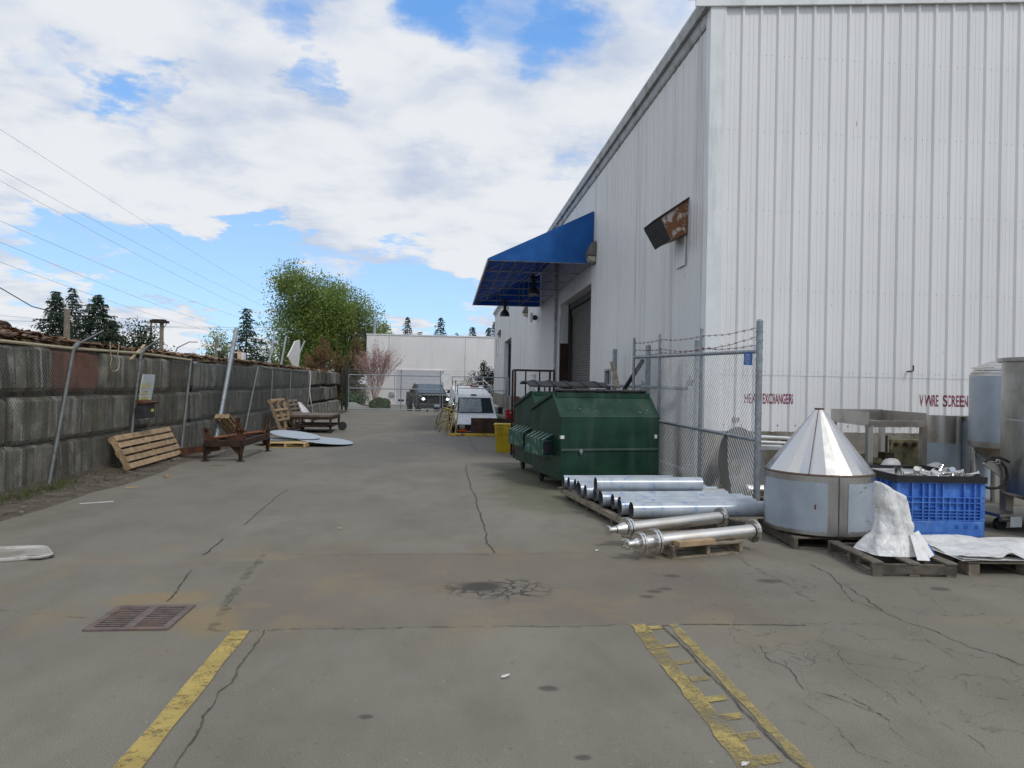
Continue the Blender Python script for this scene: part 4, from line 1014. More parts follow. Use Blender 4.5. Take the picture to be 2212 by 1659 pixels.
# ------------------------------------------------------------------ dumpsters
def dumpster(label):
    t = thing('dumpster', label, 'dumpster', (1.75, 10.65, 0), rad(11.5), 'green dumpsters beside the warehouse')
    Wd, prof = 1.66, [(0, .17), (0, .26), (.0, 1.14), (.36, 1.47), (1.40, 1.20), (1.40, .55), (1.32, .20), (1.30, .17)]
    mb = MB(); mb.prism(prof, 0, Wd, 'x'); obj('body', mb, M['green'], t, bevel=.008)
    mb = MB(); mb.prism([(-.012, 1.125), (.35, 1.475), (.40, 1.50), (.40, 1.455), (.36, 1.43), (0.006, 1.10)], -.012, .028, 'x'); mb.prism([(-.012, 1.125), (.35, 1.475), (.40, 1.50), (.40, 1.455), (.36, 1.43), (0.006, 1.10)], Wd - .028, Wd + .012, 'x')
    mb.prism([(.385, 1.50), (1.42, 1.23), (1.42, 1.18), (.385, 1.45)], -.03, .03, 'x'); mb.prism([(.385, 1.50), (1.42, 1.23), (1.42, 1.18), (.385, 1.45)], Wd - .03, Wd + .03, 'x')
    mb.prism([(.30, 1.425), (.30, 1.50), (.34, 1.50), (.34, 1.43)], 0.03, Wd - .03, 'x')
    obj('rim', mb, M['green'], t)
    mb = MB(); mb.prism([(-.003, .600), (-.013, .606), (-.013, .620), (-.003, .65)], .01, Wd - .01, 'x'); mb.bb(-.002, Wd + .002, -.006, .0, .255, .263); mb.bb(-.006, .0, 0, 1.33, .255, .263)
    obj('seam', mb, M['green'], t)
    mb = MB()                                        # side pocket for the lifting fork, open at both ends
    y0, y1 = .34, 1.22; mb.bb(-.17, -.16, y0, y1, .50, .74); mb.bb(-.16, -.001, y0, y1, .50, .515); mb.bb(-.165, -.001, y0 + .0, y0 + .02, .735, .745)
    for k in range(5): yy = y0 + k * .195; mb.slab([(-.17, yy, .735), (-.17, yy, .755), (-.0, yy, .85), (-.0, yy, .83)], (0, .10, 0))
    mb.bb(-.175, -.165, y0, y1, .735, .76)
    obj('fork_pocket', mb, M['pocket'], t)
    mb = MB(); mb.prism([(y0 + .03, .52), (y1 - .02, .52), (y1 - .02, .74), (y0 + .03, .74)], -.155, -.003, 'x'); obj('pocket_shade', mb, M['black'], t)  # black block standing for shade inside the open pocket
    mb = MB(); y0, y1 = .34, 1.22; mb.bb(Wd + .16, Wd + .17, y0, y1, .50, .74); mb.bb(Wd + .001, Wd + .16, y0, y1, .50, .515); mb.bb(Wd + .001, Wd + .16, y0, y1, .73, .74); obj('fork_pocket', mb, M['green'], t)
    for x, y in ((.12, .10), (.12, 1.2), (Wd - .12, .10), (Wd - .12, 1.2)):
        mb = MB(); mb.lathe([(.02, -.022), (.066, -.024), (.075, -.012), (.075, .012), (.066, .024), (.02, .022)], (x, y, .075), 18, Matrix.Rotation(rad(90), 3, 'Y')); w = obj('caster', mb, M['rubber'], t, smooth=40)
        mb = MB(); mb.bb(x - .035, x - .028, y - .04, y + .04, .06, .18); mb.bb(x + .028, x + .035, y - .04, y + .04, .06, .18); mb.bb(x - .05, x + .05, y - .05, y + .05, .165, .172); obj('fork', mb, M['darkmetal'], w)
    mb = MB(); mb.bb(.30, .35, -.035, -.022, .585, .64); mb.bb(.315, .33, -.05, -.03, .56, .60); obj('latch', mb, M['galv'], t)
    mb = MB(); mb.bb(.0, .055, -.006, -.003, .80, .85); mb.bb(-.006, -.003, .0, .02, .80, .85); obj('reflector', mb, M['white_paint'], t)
    mb = MB(); mb.bb(Wd - .08, Wd - .035, -.006, -.003, .80, .86); obj('reflector', mb, M['white_paint'], t)
    return t, Wd
M['pocket'] = pbr('green pocket', (.012, .075, .045), .45, 0, .25, 5, (.20, .30, .26), .55, 9)
d1, Wd = dumpster('nearer green dumpster beside the row of wrapped pipes')
mb = MB()
for x0, x1 in ((.05, .80), (.86, 1.60)): mb.prism([(.36, 1.505), (1.36, 1.245), (1.36, 1.275), (.36, 1.54)], x0, x1, 'x')
lid = obj('lid', mb, M['black'], d1)
mb = MB(); mb.tube((.03, .37, 1.535), (Wd - .05, .37, 1.535), .022, 10)
for x in (.10, .42, .78, .90, 1.25, 1.55): mb.tube((x - .045, .37, 1.535), (x + .045, .37, 1.535), .034, 10)
obj('hinge_bar', mb, M['black'], d1, smooth=40)
d2 = dup(d1, (1.62, 12.32, 0), label='farther green dumpster with its black lid propped open')
for ch in list(d2.children):
    if ch.name.startswith('lid') or ch.name.startswith('hinge_bar'): bpy.data.objects.remove(ch)
mb = MB(); o_ = []
for k in range(9):
    u = k / 8; o_.append((.30 + .62 * u, 1.60 + .12 * math.sin(u * 2.2) - .05 * u))
mb.prism(o_ + [(y, z - .025) for y, z in o_[::-1]], -.06, 1.5, 'x')
for x in (.1, .4, .7, 1.0, 1.3): mb.prism([(y, z + .018) for y, z in o_] + [(y, z - .01) for y, z in o_[::-1]], x, x + .05, 'x')
obj('lid', mb, M['black'], d2); mb = MB(); mb.tube((.15, .5, 1.3), (.2, .6, 1.66), .012, 6); mb.tube((.3, .5, 1.3), (.35, .7, 1.66), .012, 6); obj('lid_prop', mb, M['darkmetal'], d2)
mb = MB()
for x, y, z, r in ((.35, .12, 1.25, .012), (.62, .1, 1.23, .010), (1.35, .06, 1.2, .014), (1.45, .05, 1.19, .012), (1.5, .10, 1.23, .014), (1.55, .08, 1.21, .01), (1.05, .2, 1.31, .009), (.2, .05, 1.19, .009)):
    mb.ball((x, y - .0, z + .003), r, 8, 4, (1, 1, .25))
o = obj('bird_droppings', mb, M['white_paint'], d1)

# ------------------------------------------------------------------ pallets
def pallet(label, loc, rz, L_=1.2, W_=1.0, mat='wood_grey', boards=7, rot=None, blocks=False, gap=None, group='wooden pallets', skip=()):
    """boards run along local x (length W_), stringers along local y (length L_)"""
    t = thing('pallet', label, 'pallet', loc, rz, group, rot)
    if blocks:
        for x in (-W_ / 2 + .05, 0, W_ / 2 - .05):
            for y in (-L_ / 2 + .07, 0, L_ / 2 - .07): mb = MB(); mb.bb(x - .05, x + .05, y - .07, y + .07, .022, .10); obj('block', mb, M[mat], t, bevel=.004)
            mb = MB(); mb.bb(x - .05, x + .05, -L_ / 2, L_ / 2, 0, .021); obj('bottom_board', mb, M[mat], t, bevel=.003)
    else:
        for x in (-W_ / 2 + .02, 0, W_ / 2 - .02): mb = MB(); mb.bb(x - .02, x + .02, -L_ / 2, L_ / 2, .019, .105); obj('stringer', mb, M[mat], t, bevel=.004)
        for y in (-L_ / 2 + .05, 0, L_ / 2 - .05): mb = MB(); mb.bb(-W_ / 2 - .002, W_ / 2 + .002, y - .045, y + .045, 0, .018); obj('bottom_board', mb, M[mat], t, bevel=.003)
    bw_ = gap or .09
    for k in range(boards):
        if k in skip: continue
        y = -L_ / 2 + bw_ / 2 + (L_ - bw_) * k / (boards - 1) + random.gauss(0, .004); mb = MB()
        mb.bb(-W_ / 2 - random.uniform(0, .01), W_ / 2 + random.uniform(0, .01), y - bw_ / 2, y + bw_ / 2, .106, .124); obj('deck_board', mb, M[mat], t, bevel=.003)
    return t
# long pallet with the wrapped tubes
lp0, lp1 = V((1.66, 10.05, 0)), V((1.98, 7.62, 0)); ang = math.atan2(lp1.x - lp0.x, -(lp1.y - lp0.y))
lpc = (lp0 + lp1) / 2 + V((.62, .10, 0))
t = thing('long_pallet', 'long low timber skid under the row of wrapped tubes', 'pallet', lpc, ang)
LL = (lp1 - lp0).length
for x in (-.58, .55): mb = MB(); mb.bb(x - .04, x + .04, -LL / 2, LL / 2, .07, .135); obj('bearer', mb, M['wood_mid'], t, bevel=.004)
for k in range(6): y = -LL / 2 + .12 + k * (LL - .24) / 5; mb = MB(); mb.bb(-.57, .58, y - .05, y + .05, 0, .069); obj('cross_board', mb, M['wood_grey'], t, bevel=.004)
for y in (-LL / 2 + .02, LL / 2 - .04): mb = MB(); mb.bb(-.66, .62, y - .045, y + .045, .136, .155); obj('cross_board', mb, M['wood_mid'], t, bevel=.003)
def tube_mat():
    m, nt, b = nodes('tube in printed film')
    tc = nd(nt, 'ShaderNodeTexCoord'); oi = nd(nt, 'ShaderNodeObjectInfo')
    o_ = nd(nt, 'ShaderNodeVectorMath', operation='SCALE'); o_.inputs[0].default_value = (7, 3, 5); L(nt, oi.outputs['Random'], o_.inputs['Scale'])
    ad = nd(nt, 'ShaderNodeVectorMath', operation='ADD'); L(nt, tc.outputs['Object'], ad.inputs[0]); L(nt, o_.outputs[0], ad.inputs[1])
    sx = nd(nt, 'ShaderNodeSeparateXYZ'); L(nt, ad.outputs[0], sx.inputs[0])
    c = mixc(nt, rng(nt, noi(nt, ad.outputs[0], 5, 3), .35, .65), (.38, .42, .46), (.48, .52, .56))
    rings = mth(nt, 'PINGPONG', sx.outputs[0], .19); c = mixc(nt, rng(nt, rings, .002, .005, .55, 0), c, (.12, .28, .48))
    v = nd(nt, 'ShaderNodeTexVoronoi'); v.inputs['Scale'].default_value = 9; L(nt, ad.outputs[0], v.inputs['Vector'])
    mk = mth(nt, 'MULTIPLY', rng(nt, v.outputs['Distance'], .30, .36, 1, 0), rng(nt, noi(nt, ad.outputs[0], 60, 2), .48, .54))
    mk = mth(nt, 'MULTIPLY', mk, rng(nt, noi(nt, ad.outputs[0], 4.5, 2), .46, .54))
    c = mixc(nt, mth(nt, 'MULTIPLY', mk, .7), c, (.10, .22, .48))
    L(nt, c, b.inputs['Base Color']); b.inputs['Roughness'].default_value = .30; b.inputs['Metallic'].default_value = .15; b.inputs['Specular IOR Level'].default_value = .35
    return m
M['tube_film'] = tube_mat()
ends = [(1233, 1058), (1242, 1062), (1252, 1065), (1259, 1069), (1268, 1075), (1282, 1083), (1291, 1090), (1300, 1098), (1313, 1103), (1328, 1110), (1341, 1118), (1347, 1123)]
def place_tube(proto, p, rz, label, first):
    if first: proto.location = p; proto.rotation_euler = (0, 0, rz); proto['label'] = label; return proto
    return dup(proto, p, rz, label)
tubes = []
rt_ = .088
mb = MB(); mb.pipe((0, 0, 0), (1.62, 0, 0), rt_, .003, 36); proto = one('wrapped_tube', mb, [M['tube_film'], M['tube_inner_shade']], '', 'steel tube', 'film wrapped steel tubes', smooth=50, recalc=False)
for p_ in proto.data.polygons:
    if p_.index // 36 in (1, 2, 3): p_.material_index = 1
N = 13
od = ['farthest wrapped tube, touching the dumpster side of the row', 'second wrapped tube from the dumpster', 'third wrapped tube from the dumpster', 'fourth wrapped tube from the dumpster', 'fifth wrapped tube from the dumpster', 'sixth wrapped tube from the dumpster',
      'wrapped tube in the middle of the row, seventh from the dumpster', 'bare looking bright tube in the row, eighth from the dumpster', 'wrapped tube, fifth from the flanged pipes', 'wrapped tube, fourth from the flanged pipes', 'wrapped tube, third from the flanged pipes', 'wrapped tube, second from the flanged pipes', 'wrapped tube lying nearest the flanged pipes']
for i in range(N):
    u = i / (N - 1); e = lp0.lerp(lp1, .03 + .945 * u)
    p = V((e.x + .02 + random.uniform(-.04, .05) + .05 * u, e.y, .158 + rt_)); tubes.append(place_tube(proto, p, rad(3.5 + random.uniform(-.8, .8)), od[i], i == 0))
tubes[7].data = proto.data.copy(); tubes[7].data.materials[0] = M['steel_pipe']
top_t = dup(proto, V((1.86, 8.62, .158 + rt_ * 2.72)), rad(2.6), 'single wrapped tube lying on top of the row'); top_t.scale = (.84, 1, 1)

# flanged pipes
def flanged(label, a, b, parts, r):
    a, b = V(a), V(b); d = (b - a); L_ = d.length; t = thing('flanged_pipe', label, 'flanged pipe', a, group='flanged stainless pipes')
    t.rotation_euler = V((1, 0, 0)).rotation_difference(d).to_euler()
    for nm, x0, x1, ra, rb, mt in parts:
        mb = MB(); mb.lathe_x([(ra, 0), (rb, 1)], (x0, 0, 0), (x1, 0, 0), 36); f = obj(nm, mb, M[mt], t, smooth=50, bevel=.002)
        if nm == 'flange':
            mb = MB()
            for k in range(8):
                an = 2 * math.pi * (k + .5) / 8; y, z = math.cos(an) * ra * .86, math.sin(an) * ra * .86; mb.tube((x0 - .012, y, z), (x0 - .0, y, z), .009, 6)
            obj('bolts', mb, M['steel_dull'], f)
    return t
pA, pB = G(1312, 1146, .175), G(1561, 1117, .20)
LA = (pB - pA).length
flanged('flanged pipe with a tapered cone nozzle, nearest the wrapped tubes', pA, pB, [('nozzle_flange', 0, .022, .048, .048, 'steel_bright'), ('nozzle', .022, .10, .030, .034, 'steel_pipe'), ('weld_ring', .10, .108, .036, .037, 'weld'), ('cone', .108, .21, .037, .066, 'steel_pipe'),
         ('flange', .215, .238, .108, .108, 'steel_bright'), ('gasket', .238, .247, .094, .094, 'black'), ('flange', .247, .27, .108, .108, 'steel_bright'), ('barrel', .27, LA - .05, .063, .063, 'steel_pipe'), ('weld_ring', LA - .05, LA - .042, .066, .066, 'weld'), ('flange', LA - .042, LA - .015, .112, .112, 'steel_bright')], .063)
pA, pB = G(1352, 1176, .15), G(1632, 1146, .185); LA = (pB - pA).length
fp = flanged('flanged pipe with stacked blind flanges at its left end, lying foremost', pA, pB, [('end_plate', 0, .016, .052, .052, 'steel_bright'), ('nozzle', .016, .085, .028, .032, 'steel_pipe'), ('cone', .085, .125, .034, .05, 'steel_pipe'), ('flange', .125, .147, .104, .104, 'steel_bright'), ('gasket', .147, .153, .09, .09, 'black'), ('flange', .153, .175, .104, .104, 'steel_bright'), ('neck', .175, .285, .062, .062, 'steel_pipe'),
         ('flange', .285, .308, .118, .118, 'steel_bright'), ('gasket', .308, .317, .10, .10, 'black'), ('flange', .317, .34, .118, .118, 'steel_bright'), ('barrel', .34, LA - .05, .066, .066, 'steel_pipe'), ('weld_ring', LA - .05, LA - .042, .069, .069, 'weld'), ('flange', LA - .042, LA - .015, .115, .115, 'steel_bright')], .066)
mb = MB()
for k in range(4):
    an = 2 * math.pi * (k + .5) / 4; mb.tube((-.03, math.cos(an) * .042, math.sin(an) * .042), (.01, math.cos(an) * .042, math.sin(an) * .042), .007, 6); mb.tube((-.012, math.cos(an) * .042, math.sin(an) * .042), (.0, math.cos(an) * .042, math.sin(an) * .042), .013, 6)
obj('studs', mb, M['steel_bright'], fp)

p2 = (G(1465, 1208) + G(1608, 1196)) / 2; ax = (G(1608, 1196) - G(1465, 1208)); a_ = math.atan2(ax.y, ax.x)
pallet('small grey pallet carrying the foremost flanged pipe and a pale offcut', p2 + V((-math.sin(a_), math.cos(a_), 0)) * .30 + V((-.04, 0, 0)), a_, .62, .80, 'wood_mid', 5, gap=.08)
q0 = G(1468, 1183, .125); mb = MB(); mb.bb(0, .42, 0, .09, 0, .05); o = one('timber_offcut', mb, M['wood_new'], 'pale squared timber offcut resting on the small grey pallet', 'timber', bevel=.004, rot=None) if False else one('timber_offcut', mb, M['wood'], 'pale squared timber offcut resting on the small grey pallet', 'timber', bevel=.004)
o.location = q0; o.rotation_euler = (0, 0, a_ + .04)

# ------------------------------------------------------------------ cone topped tank
TC = V((3.99, 7.27, 0)); TR = .545
t = thing('cone_tank', 'stainless steel tank with a tall cone top standing on a dark pallet', 'tank', (TC.x, TC.y, .135))
zt = .62
mb = MB(); mb.lathe([(TR - .03, 0), (TR, .015), (TR, zt - .012), (TR - .02, zt)], n=72); obj('shell', mb, M['steel_dull'], t, smooth=30)
mb = MB(); mb.lathe([(TR + .004, zt - .014), (TR + .006, zt - .004), (TR - .003, zt + .006)], n=72); obj('weld_ring', mb, M['weld'], t, smooth=60)
mb = MB(); mb.lathe([(TR - .006, zt + .004), (.045, zt + .645)], n=26); obj('cone', mb, M['steel'], t)
mb = MB(); mb.pipe((0, 0, zt + .63), (0, 0, zt + .66), .048, .008, 20); obj('outlet', mb, M['weld'], t, smooth=40)
mb = MB(); a = rad(-128); mb.tube((math.cos(a) * (TR - .004), math.sin(a) * (TR - .004), zt + .008), (math.cos(a) * .047, math.sin(a) * .047, zt + .645), .005, 6)
a = rad(-98); obj('cone_seam', mb, M['weld'], t)
def vpatch(a0, a1, z0, z1, r, mat, name, jit=.006, n=20):
    mb = MB(); pts = []
    for k in range(n + 1): a = rad(a0 + (a1 - a0) * k / n); pts.append((a, z0 + random.uniform(-jit, jit), z1 + random.uniform(-jit, jit)))
    for (a, za, zb) in pts: mb.v += [(math.cos(a) * r, math.sin(a) * r, za), (math.cos(a) * r, math.sin(a) * r, zb)]
    for k in range(n): mb.f.append((2 * k, 2 * k + 2, 2 * k + 3, 2 * k + 1))
    return obj(name, mb, mat, t, smooth=60, recalc=False)
vpatch(-98.4, -97.3, .012, zt - .012, TR + .003, M['weld'], 'shell_seam', 0, 3)
vpatch(-190, -109, .05, zt - .075, TR + .003, M['film'], 'protective_film', .004, 30)
vpatch(-88, -22, .06, zt - .08, TR + .003, M['film'], 'protective_film', .006, 30)
for (a, z, w, h) in ((-121, .30, 1.6, .05), (-66, .50, 5, .012), (-61, .16, 9, .006), (-56, .13, 4, .006), (-50, .33, 4, .006), (-68, .40, 6, .005), (-73, .46, 4, .008), (-47, .44, .6, .06)):
    vpatch(a - w / 2, a + w / 2, z - h / 2, z + h / 2, TR + .0055, M['steel_dull'] if h < .03 else M['weld'], 'film_tear', .004, 4)
pallet('dark pallet under the cone topped tank', (TC.x + .02, TC.y + .04, 0), rad(-4), 1.0, .92, 'wood_grey', 6)

# ------------------------------------------------------------------ blue bulk crate with fittings
CR = rad(-5); CP = V((5.03, 7.48, 0)); t = thing('bulk_crate', 'blue plastic bulk crate with black rim, full of small fittings', 'crate', CP, CR)
cw, cd, ch = .985, 1.22, .66
mb = MB(); mb.bb(.03, cw - .03, .03, cd - .03, .02, .17); mb.bb(0, cw, 0, cd, 0, .17); obj('base', mb, M['blue_base'] if 'blue_base' in M else M['blue_plastic'], t, bevel=.008)
mb = MB()
for x0, x1, y0, y1 in ((.035, cw - .035, .035, .055), (.035, cw - .035, cd - .055, cd - .035), (.035, .055, .055, cd - .055), (cw - .055, cw - .035, .055, cd - .055)): mb.bb(x0, x1, y0, y1, .17, ch - .06)
obj('walls', mb, M['blue_plastic'], t)
mb = MB()
def rib_wall(P, U, N_, Lw):
    P, U, N_ = V(P), V(U), V(N_)
    def bar(u0, u1, z0, z1, d=.033):
        q = [P + U * u0, P + U * u1]; mb.slab([q[0] + V((0, 0, z0)), q[1] + V((0, 0, z0)), q[1] + V((0, 0, z1)), q[0] + V((0, 0, z1))], N_ * d)
    for z in (.175, .215, .25, .285, .37, .43): bar(0, Lw, z, z + .010, .031)
    bar(0, Lw, ch - .07, ch - .055, .034)
    for u in (.0, .17, .29, .36, .44, .52, .76, .88, .95, 1.0): uu = min(Lw - .014, max(0, u * Lw)); bar(uu, uu + .014, .17, ch - .06)
    for u in (.08, .60, .68, .82): bar(u * Lw, u * Lw + .010, .17, .435, .029)
    for u0, u1 in ((.29, .44), (.88, 1.0)): bar(u0 * Lw, u1 * Lw, .325, .335, .029)
rib_wall((.0, .035, 0), (1, 0, 0), (0, -1, 0), cw); rib_wall((.035, 0.0, 0), (0, 1, 0), (-1, 0, 0), cd); rib_wall((cw - .035, 0, 0), (0, 1, 0), (1, 0, 0), cd)
obj('ribs', mb, M['blue_plastic'], t, kind='stuff')
mb = MB()
for x0, x1, y0, y1 in ((-.015, cw + .015, -.015, .05), (-.015, cw + .015, cd - .05, cd + .015), (-.015, .05, .05, cd - .05), (cw - .05, cw + .015, .05, cd - .05)): mb.bb(x0, x1, y0, y1, ch - .06, ch + .0)
for k in range(30): x = .0 + k * .033; mb.bb(x, x + .012, -.012, .045, ch, ch + .012)
for k in range(34): y = .05 + k * .034; mb.bb(-.012, .045, y, y + .012, ch, ch + .012); mb.bb(cw - .045, cw + .012, y, y + .012, ch, ch + .012)
mb.bb(-.015, cw + .015, -.018, -.012, ch - .005, ch + .012)
obj('rim', mb, M['black'], t)
mb = MB(); mb.bb(.05, cw - .05, .05, cd - .05, ch - .07, ch - .035); obj('liner', mb, M['gutter'], t)
mb = MB()
for x in (.11, .65, .75, .87): mb.bb(x, x + .045, -.002, 0, .09, .135)
mb.bb(.05, .56, -.002, 0, .04, .045); obj('slot', mb, M['sign_blue'], t)
# the fittings: separate small stainless pieces
def fit_mesh(kind):
    mb = MB()
    if kind == 0: mb.path([(-.07, 0, 0), (-.01, 0, 0), (.03, .01, 0), (.055, .04, 0), (.06, .09, 0)], .016, 12); mb.tube((.06, .085, 0), (.06, .095, 0), .025, 14); mb.tube((-.075, 0, 0), (-.065, 0, 0), .025, 14)
    if kind == 1: mb.tube((-.09, 0, 0), (.09, 0, 0), .016, 12); mb.tube((0, 0, 0), (0, .07, .03), .016, 12); [mb.tube((x, 0, 0), (x + .01, 0, 0), .026, 14) for x in (-.095, .085)]; mb.tube((0, .066, .028), (0, .076, .032), .026, 14)
    if kind == 2: mb.path([(.06 * math.cos(a), .06 * math.sin(a), 0) for a in [k * .35 for k in range(19)]], .008, 8); mb.box((.075, 0, 0), (.03, .02, .03)); mb.tube((.075, 0, -.03), (.075, 0, .03), .007, 6)
    if kind == 3: mb.pipe((0, 0, -.03), (0, 0, .05), .03, .004, 18); mb.pipe((0, 0, .045), (0, 0, .053), .04, .012, 18)
    return mb
fk = ['bent elbow', 'tee piece', 'ring clamp', 'short ferrule']
fprot = [one('fitting', fit_mesh(k), M['steel_bright'], 'x', 'pipe fitting', 'loose stainless fittings in the blue crate', smooth=45) for k in range(4)]
fx = [(.20, .35, 3, 'tall ferrule standing at the left end of the fittings'), (.36, .30, 1, 'tee piece lying left among the fittings in the crate'), (.48, .42, 3, 'short ferrule tipped over behind the tee piece'), (.56, .26, 0, 'elbow at the front of the crate fittings'), (.66, .34, 3, 'wide ferrule in the middle of the crate fittings'),
      (.70, .22, 2, 'ring clamp lying at the front of the blue crate'), (.80, .40, 2, 'ring clamp standing behind the other fittings'), (.84, .26, 0, 'elbow right of the front ring clamp'), (.86, .42, 1, 'tee piece toward the right end of the fittings'), (.90, .20, 0, 'rightmost elbow in the blue crate'), (.78, .52, 1, 'tee piece farthest back among the fittings'), (.45, .2, 1, 'tee piece at the very front left of the fittings'), (.62, .46, 0, 'elbow lying behind the wide ferrule')]
used_f = set(); Mc = Matrix.Translation(CP) @ Matrix.Rotation(CR, 4, 'Z')
for x, y, k, lb in fx:
    p = Mc @ V((x, y, ch - .01 + random.uniform(.0, .02))); r_ = (random.uniform(-.4, .4) + (1.2 if k == 3 and 'tall' not in lb else 0), random.uniform(-.3, .3) + (.9 if 'standing behind' in lb else 0), random.uniform(0, 6.28))
    if k not in used_f: o = fprot[k]; used_f.add(k); o.location = p; o.rotation_euler = r_; o['label'] = lb
    else: o = dup(fprot[k], p, label=lb, rot=r_)
    o.scale = (1.25,) * 3

# ------------------------------------------------------------------ stainless tray frame
TA, TB_, TD = V((5.48, 8.75, 0)), V((6.38, 8.90, 0)), V((5.68, 10.02, 0)); TE = TB_ + (TD - TA)
t = thing('tray_stand', 'stainless open tray on four tall legs behind the blue crate', 'tray stand', TA)
def tq(p, z): return (p.x, p.y, z)
mb = MB(); th = (TB_ - TA).normalized() * .012; tv = (TD - TA).normalized() * .012
for a, b, z0, z1, nrm in ((TA, TD, 1.15, 1.33, th), (TD, TE, 1.15, 1.34, -tv), (TE, TB_, 1.15, 1.33, -th), (TA, TB_, 1.14, 1.225, tv)):
    mb.slab([tq(a, z0), tq(b, z0), tq(b, z1), tq(a, z1)], nrm)
mb.slab([tq(TA, 1.17), tq(TB_, 1.17), tq(TE, 1.17), tq(TD, 1.17)], (0, 0, .008)); obj('tray', mb, M['steel_dull'], t, world=True, bevel=.002)
for p in (TA.lerp(TE, .03), TB_.lerp(TD, .03), TD.lerp(TB_, .03), TE.lerp(TA, .03)): mb = MB(); mb.bb(p.x - .035, p.x + .035, p.y - .035, p.y + .035, 0, 1.168); obj('leg', mb, M['steel_leg'] if 'steel_leg' in M else M['steel_dull'], t, world=True)

# ------------------------------------------------------------------ tanks
def tank(label, c, r, z0, z1, kind, film=None):
    t = thing('storage_tank', label, 'tank', (c[0], c[1], 0), group='stainless tanks at the right edge')
    if kind == 'drum':
        mb = MB(); mb.pipe((0, 0, 0), (0, 0, z1), r, .006, 48); obj('shell', mb, M['steel_dull'], t, smooth=50)
        mb = MB(); mb.lathe([(r - .02, z1 - .05), (.001, z1 - .04)], n=40); obj('inner_lid', mb, M['steel_dull'], t)
    if kind == 'dome':
        mb = MB(); mb.lathe([(.03, z0 - .38), (r, z0), (r, z1), (r - .03, z1 + .04)], n=56); obj('shell', mb, M['steel_dull'], t, smooth=40)
        mb = MB(); mb.lathe([(r - .01, z1 + .03), (r - .03, z1 + .055), (r * .75, z1 + .14), (r * .4, z1 + .2), (.001, z1 + .22)], n=48); obj('dome', mb, M['steel'], t, smooth=50)
        mb = MB(); mb.path([((r - .03) * math.cos(a), (r - .03) * math.sin(a), z1 + .10) for a in [rad(150 + 8 * k) for k in range(18)]], .012, 6); obj('rail', mb, M['steel_bright'], t, smooth=50)
        mb = MB(); mb.lathe([(r + .004, z0 - .02), (r + .004, z0 + .05)], n=56); obj('band', mb, M['steel_dull'], t, smooth=60)
        for k in range(4):
            a = rad(45 + 90 * k + 20); mb = MB(); mb.tube((math.cos(a) * (r - .05), math.sin(a) * (r - .05), 0), (math.cos(a) * (r - .05), math.sin(a) * (r - .05), z0 - .01), .05, 14); obj('leg', mb, M['steel'], t, smooth=50)
    if kind == 'big':
        mb = MB(); mb.lathe([(.05, z0 - .16), (r - .04, z0), (r, z0 + .04), (r, z1), (r + .05, z1 + .002), (r + .05, z1 + .045), (r * .6, z1 + .06), (.001, z1 + .07)], n=64); obj('shell', mb, M['steel_tank'], t, smooth=40)
        mb = MB(); mb.tube((-r * .55, -.1, z1 + .06), (-r * .55, -.1, z1 + .10), .13, 24); obj('manway', mb, M['steel_bright'], t, smooth=50)
        for k in range(4):
            a = rad(45 + 90 * k - 7); x, y = math.cos(a) * (r - .06), math.sin(a) * (r - .06); mb = MB(); mb.bb(x - .05, x + .05, y - .05, y + .05, .012, z0 + .12); mb.bb(x - .07, x + .07, y - .07, y + .07, 0, .012); obj('leg', mb, M['steel_dull'], t)
        mb = MB(); mb.tube((-.4, -.4, .22), (.4, -.4, .22), .02, 8); obj('brace', mb, M['steel_dull'], t)
        mb = MB(); mb.box((-r * .80, -r * .62, z1 - .16), (.06, .06, .06)); obj('junction_box', mb, M['weld'], t)
        mb = MB(); mb.lathe([(r + .001, 1.30), (r + .002, 1.312)], n=64); obj('weld_ring', mb, M['gutter'], t, smooth=60)
    if film:
        for a0, a1, za, zb in film:
            mb = MB(); n = 28
            for k in range(n + 1): a = rad(a0 + (a1 - a0) * k / n); mb.v += [(math.cos(a) * (r + .004), math.sin(a) * (r + .004), za), (math.cos(a) * (r + .004), math.sin(a) * (r + .004), zb + .015 * math.sin(k * .2))]
            for k in range(n): mb.f.append((2 * k, 2 * k + 2, 2 * k + 3, 2 * k + 1))
            obj('protective_film', mb, M['film'], t, smooth=60, recalc=False)
    return t
M['steel_tank'] = steel('dull tank steel', (.46, .45, .42), .34, .2, (9, 9, .8), (.24, .21, .17), .5)
tank('open stainless drum half wrapped in film behind the tray stand', (7.64, 10.3), .25, 0, 1.25, 'drum', [(180, 372, .02, .83)])
tank('film wrapped drum between the tray stand and the domed tank', (8.12, 10.25), .25, 0, 1.25, 'drum', [(170, 372, .02, 1.16)])
tank('tall domed tank wrapped in pale film on four legs', (7.98, 9.5), .42, .86, 1.87, 'dome', [(150, 390, .92, 1.84)])
tank('big dull steel tank with legs at the right edge', (7.11, 7.57), .60, .42, 1.98, 'big')
t = thing('hose', 'black rubber hose looped from the big tank with a steel triangular bracket', 'hose', G(2150, 1000, .95))
hp = [PY(x, y, 7.6) for x, y in ((2180, 998), (2160, 988), (2140, 986), (2128, 998), (2135, 992), (2158, 992), (2172, 1010), (2176, 1030), (2170, 1046), (2155, 1054), (2140, 1055), (2128, 1052))]
mb = MB(); mb.path(hp, .016, 8); obj('tubing', mb, M['rubber'], t, world=True, smooth=60)
hb = [PY(x, y, 7.64) for x, y in ((2124, 1002), (2140, 992), (2160, 994), (2170, 1008), (2165, 1034), (2148, 1020))]
mb = MB(); mb.slab(hb, (0, .02, 0)); obj('bracket', mb, M['steel_dull'], t, world=True)
mb = MB(); c = PY(2149, 996, 7.58); mb.pipe(c, c + V((0, -.05, 0)), .028, .008, 16); obj('valve', mb, M['steel_bright'], t, world=True, smooth=50)

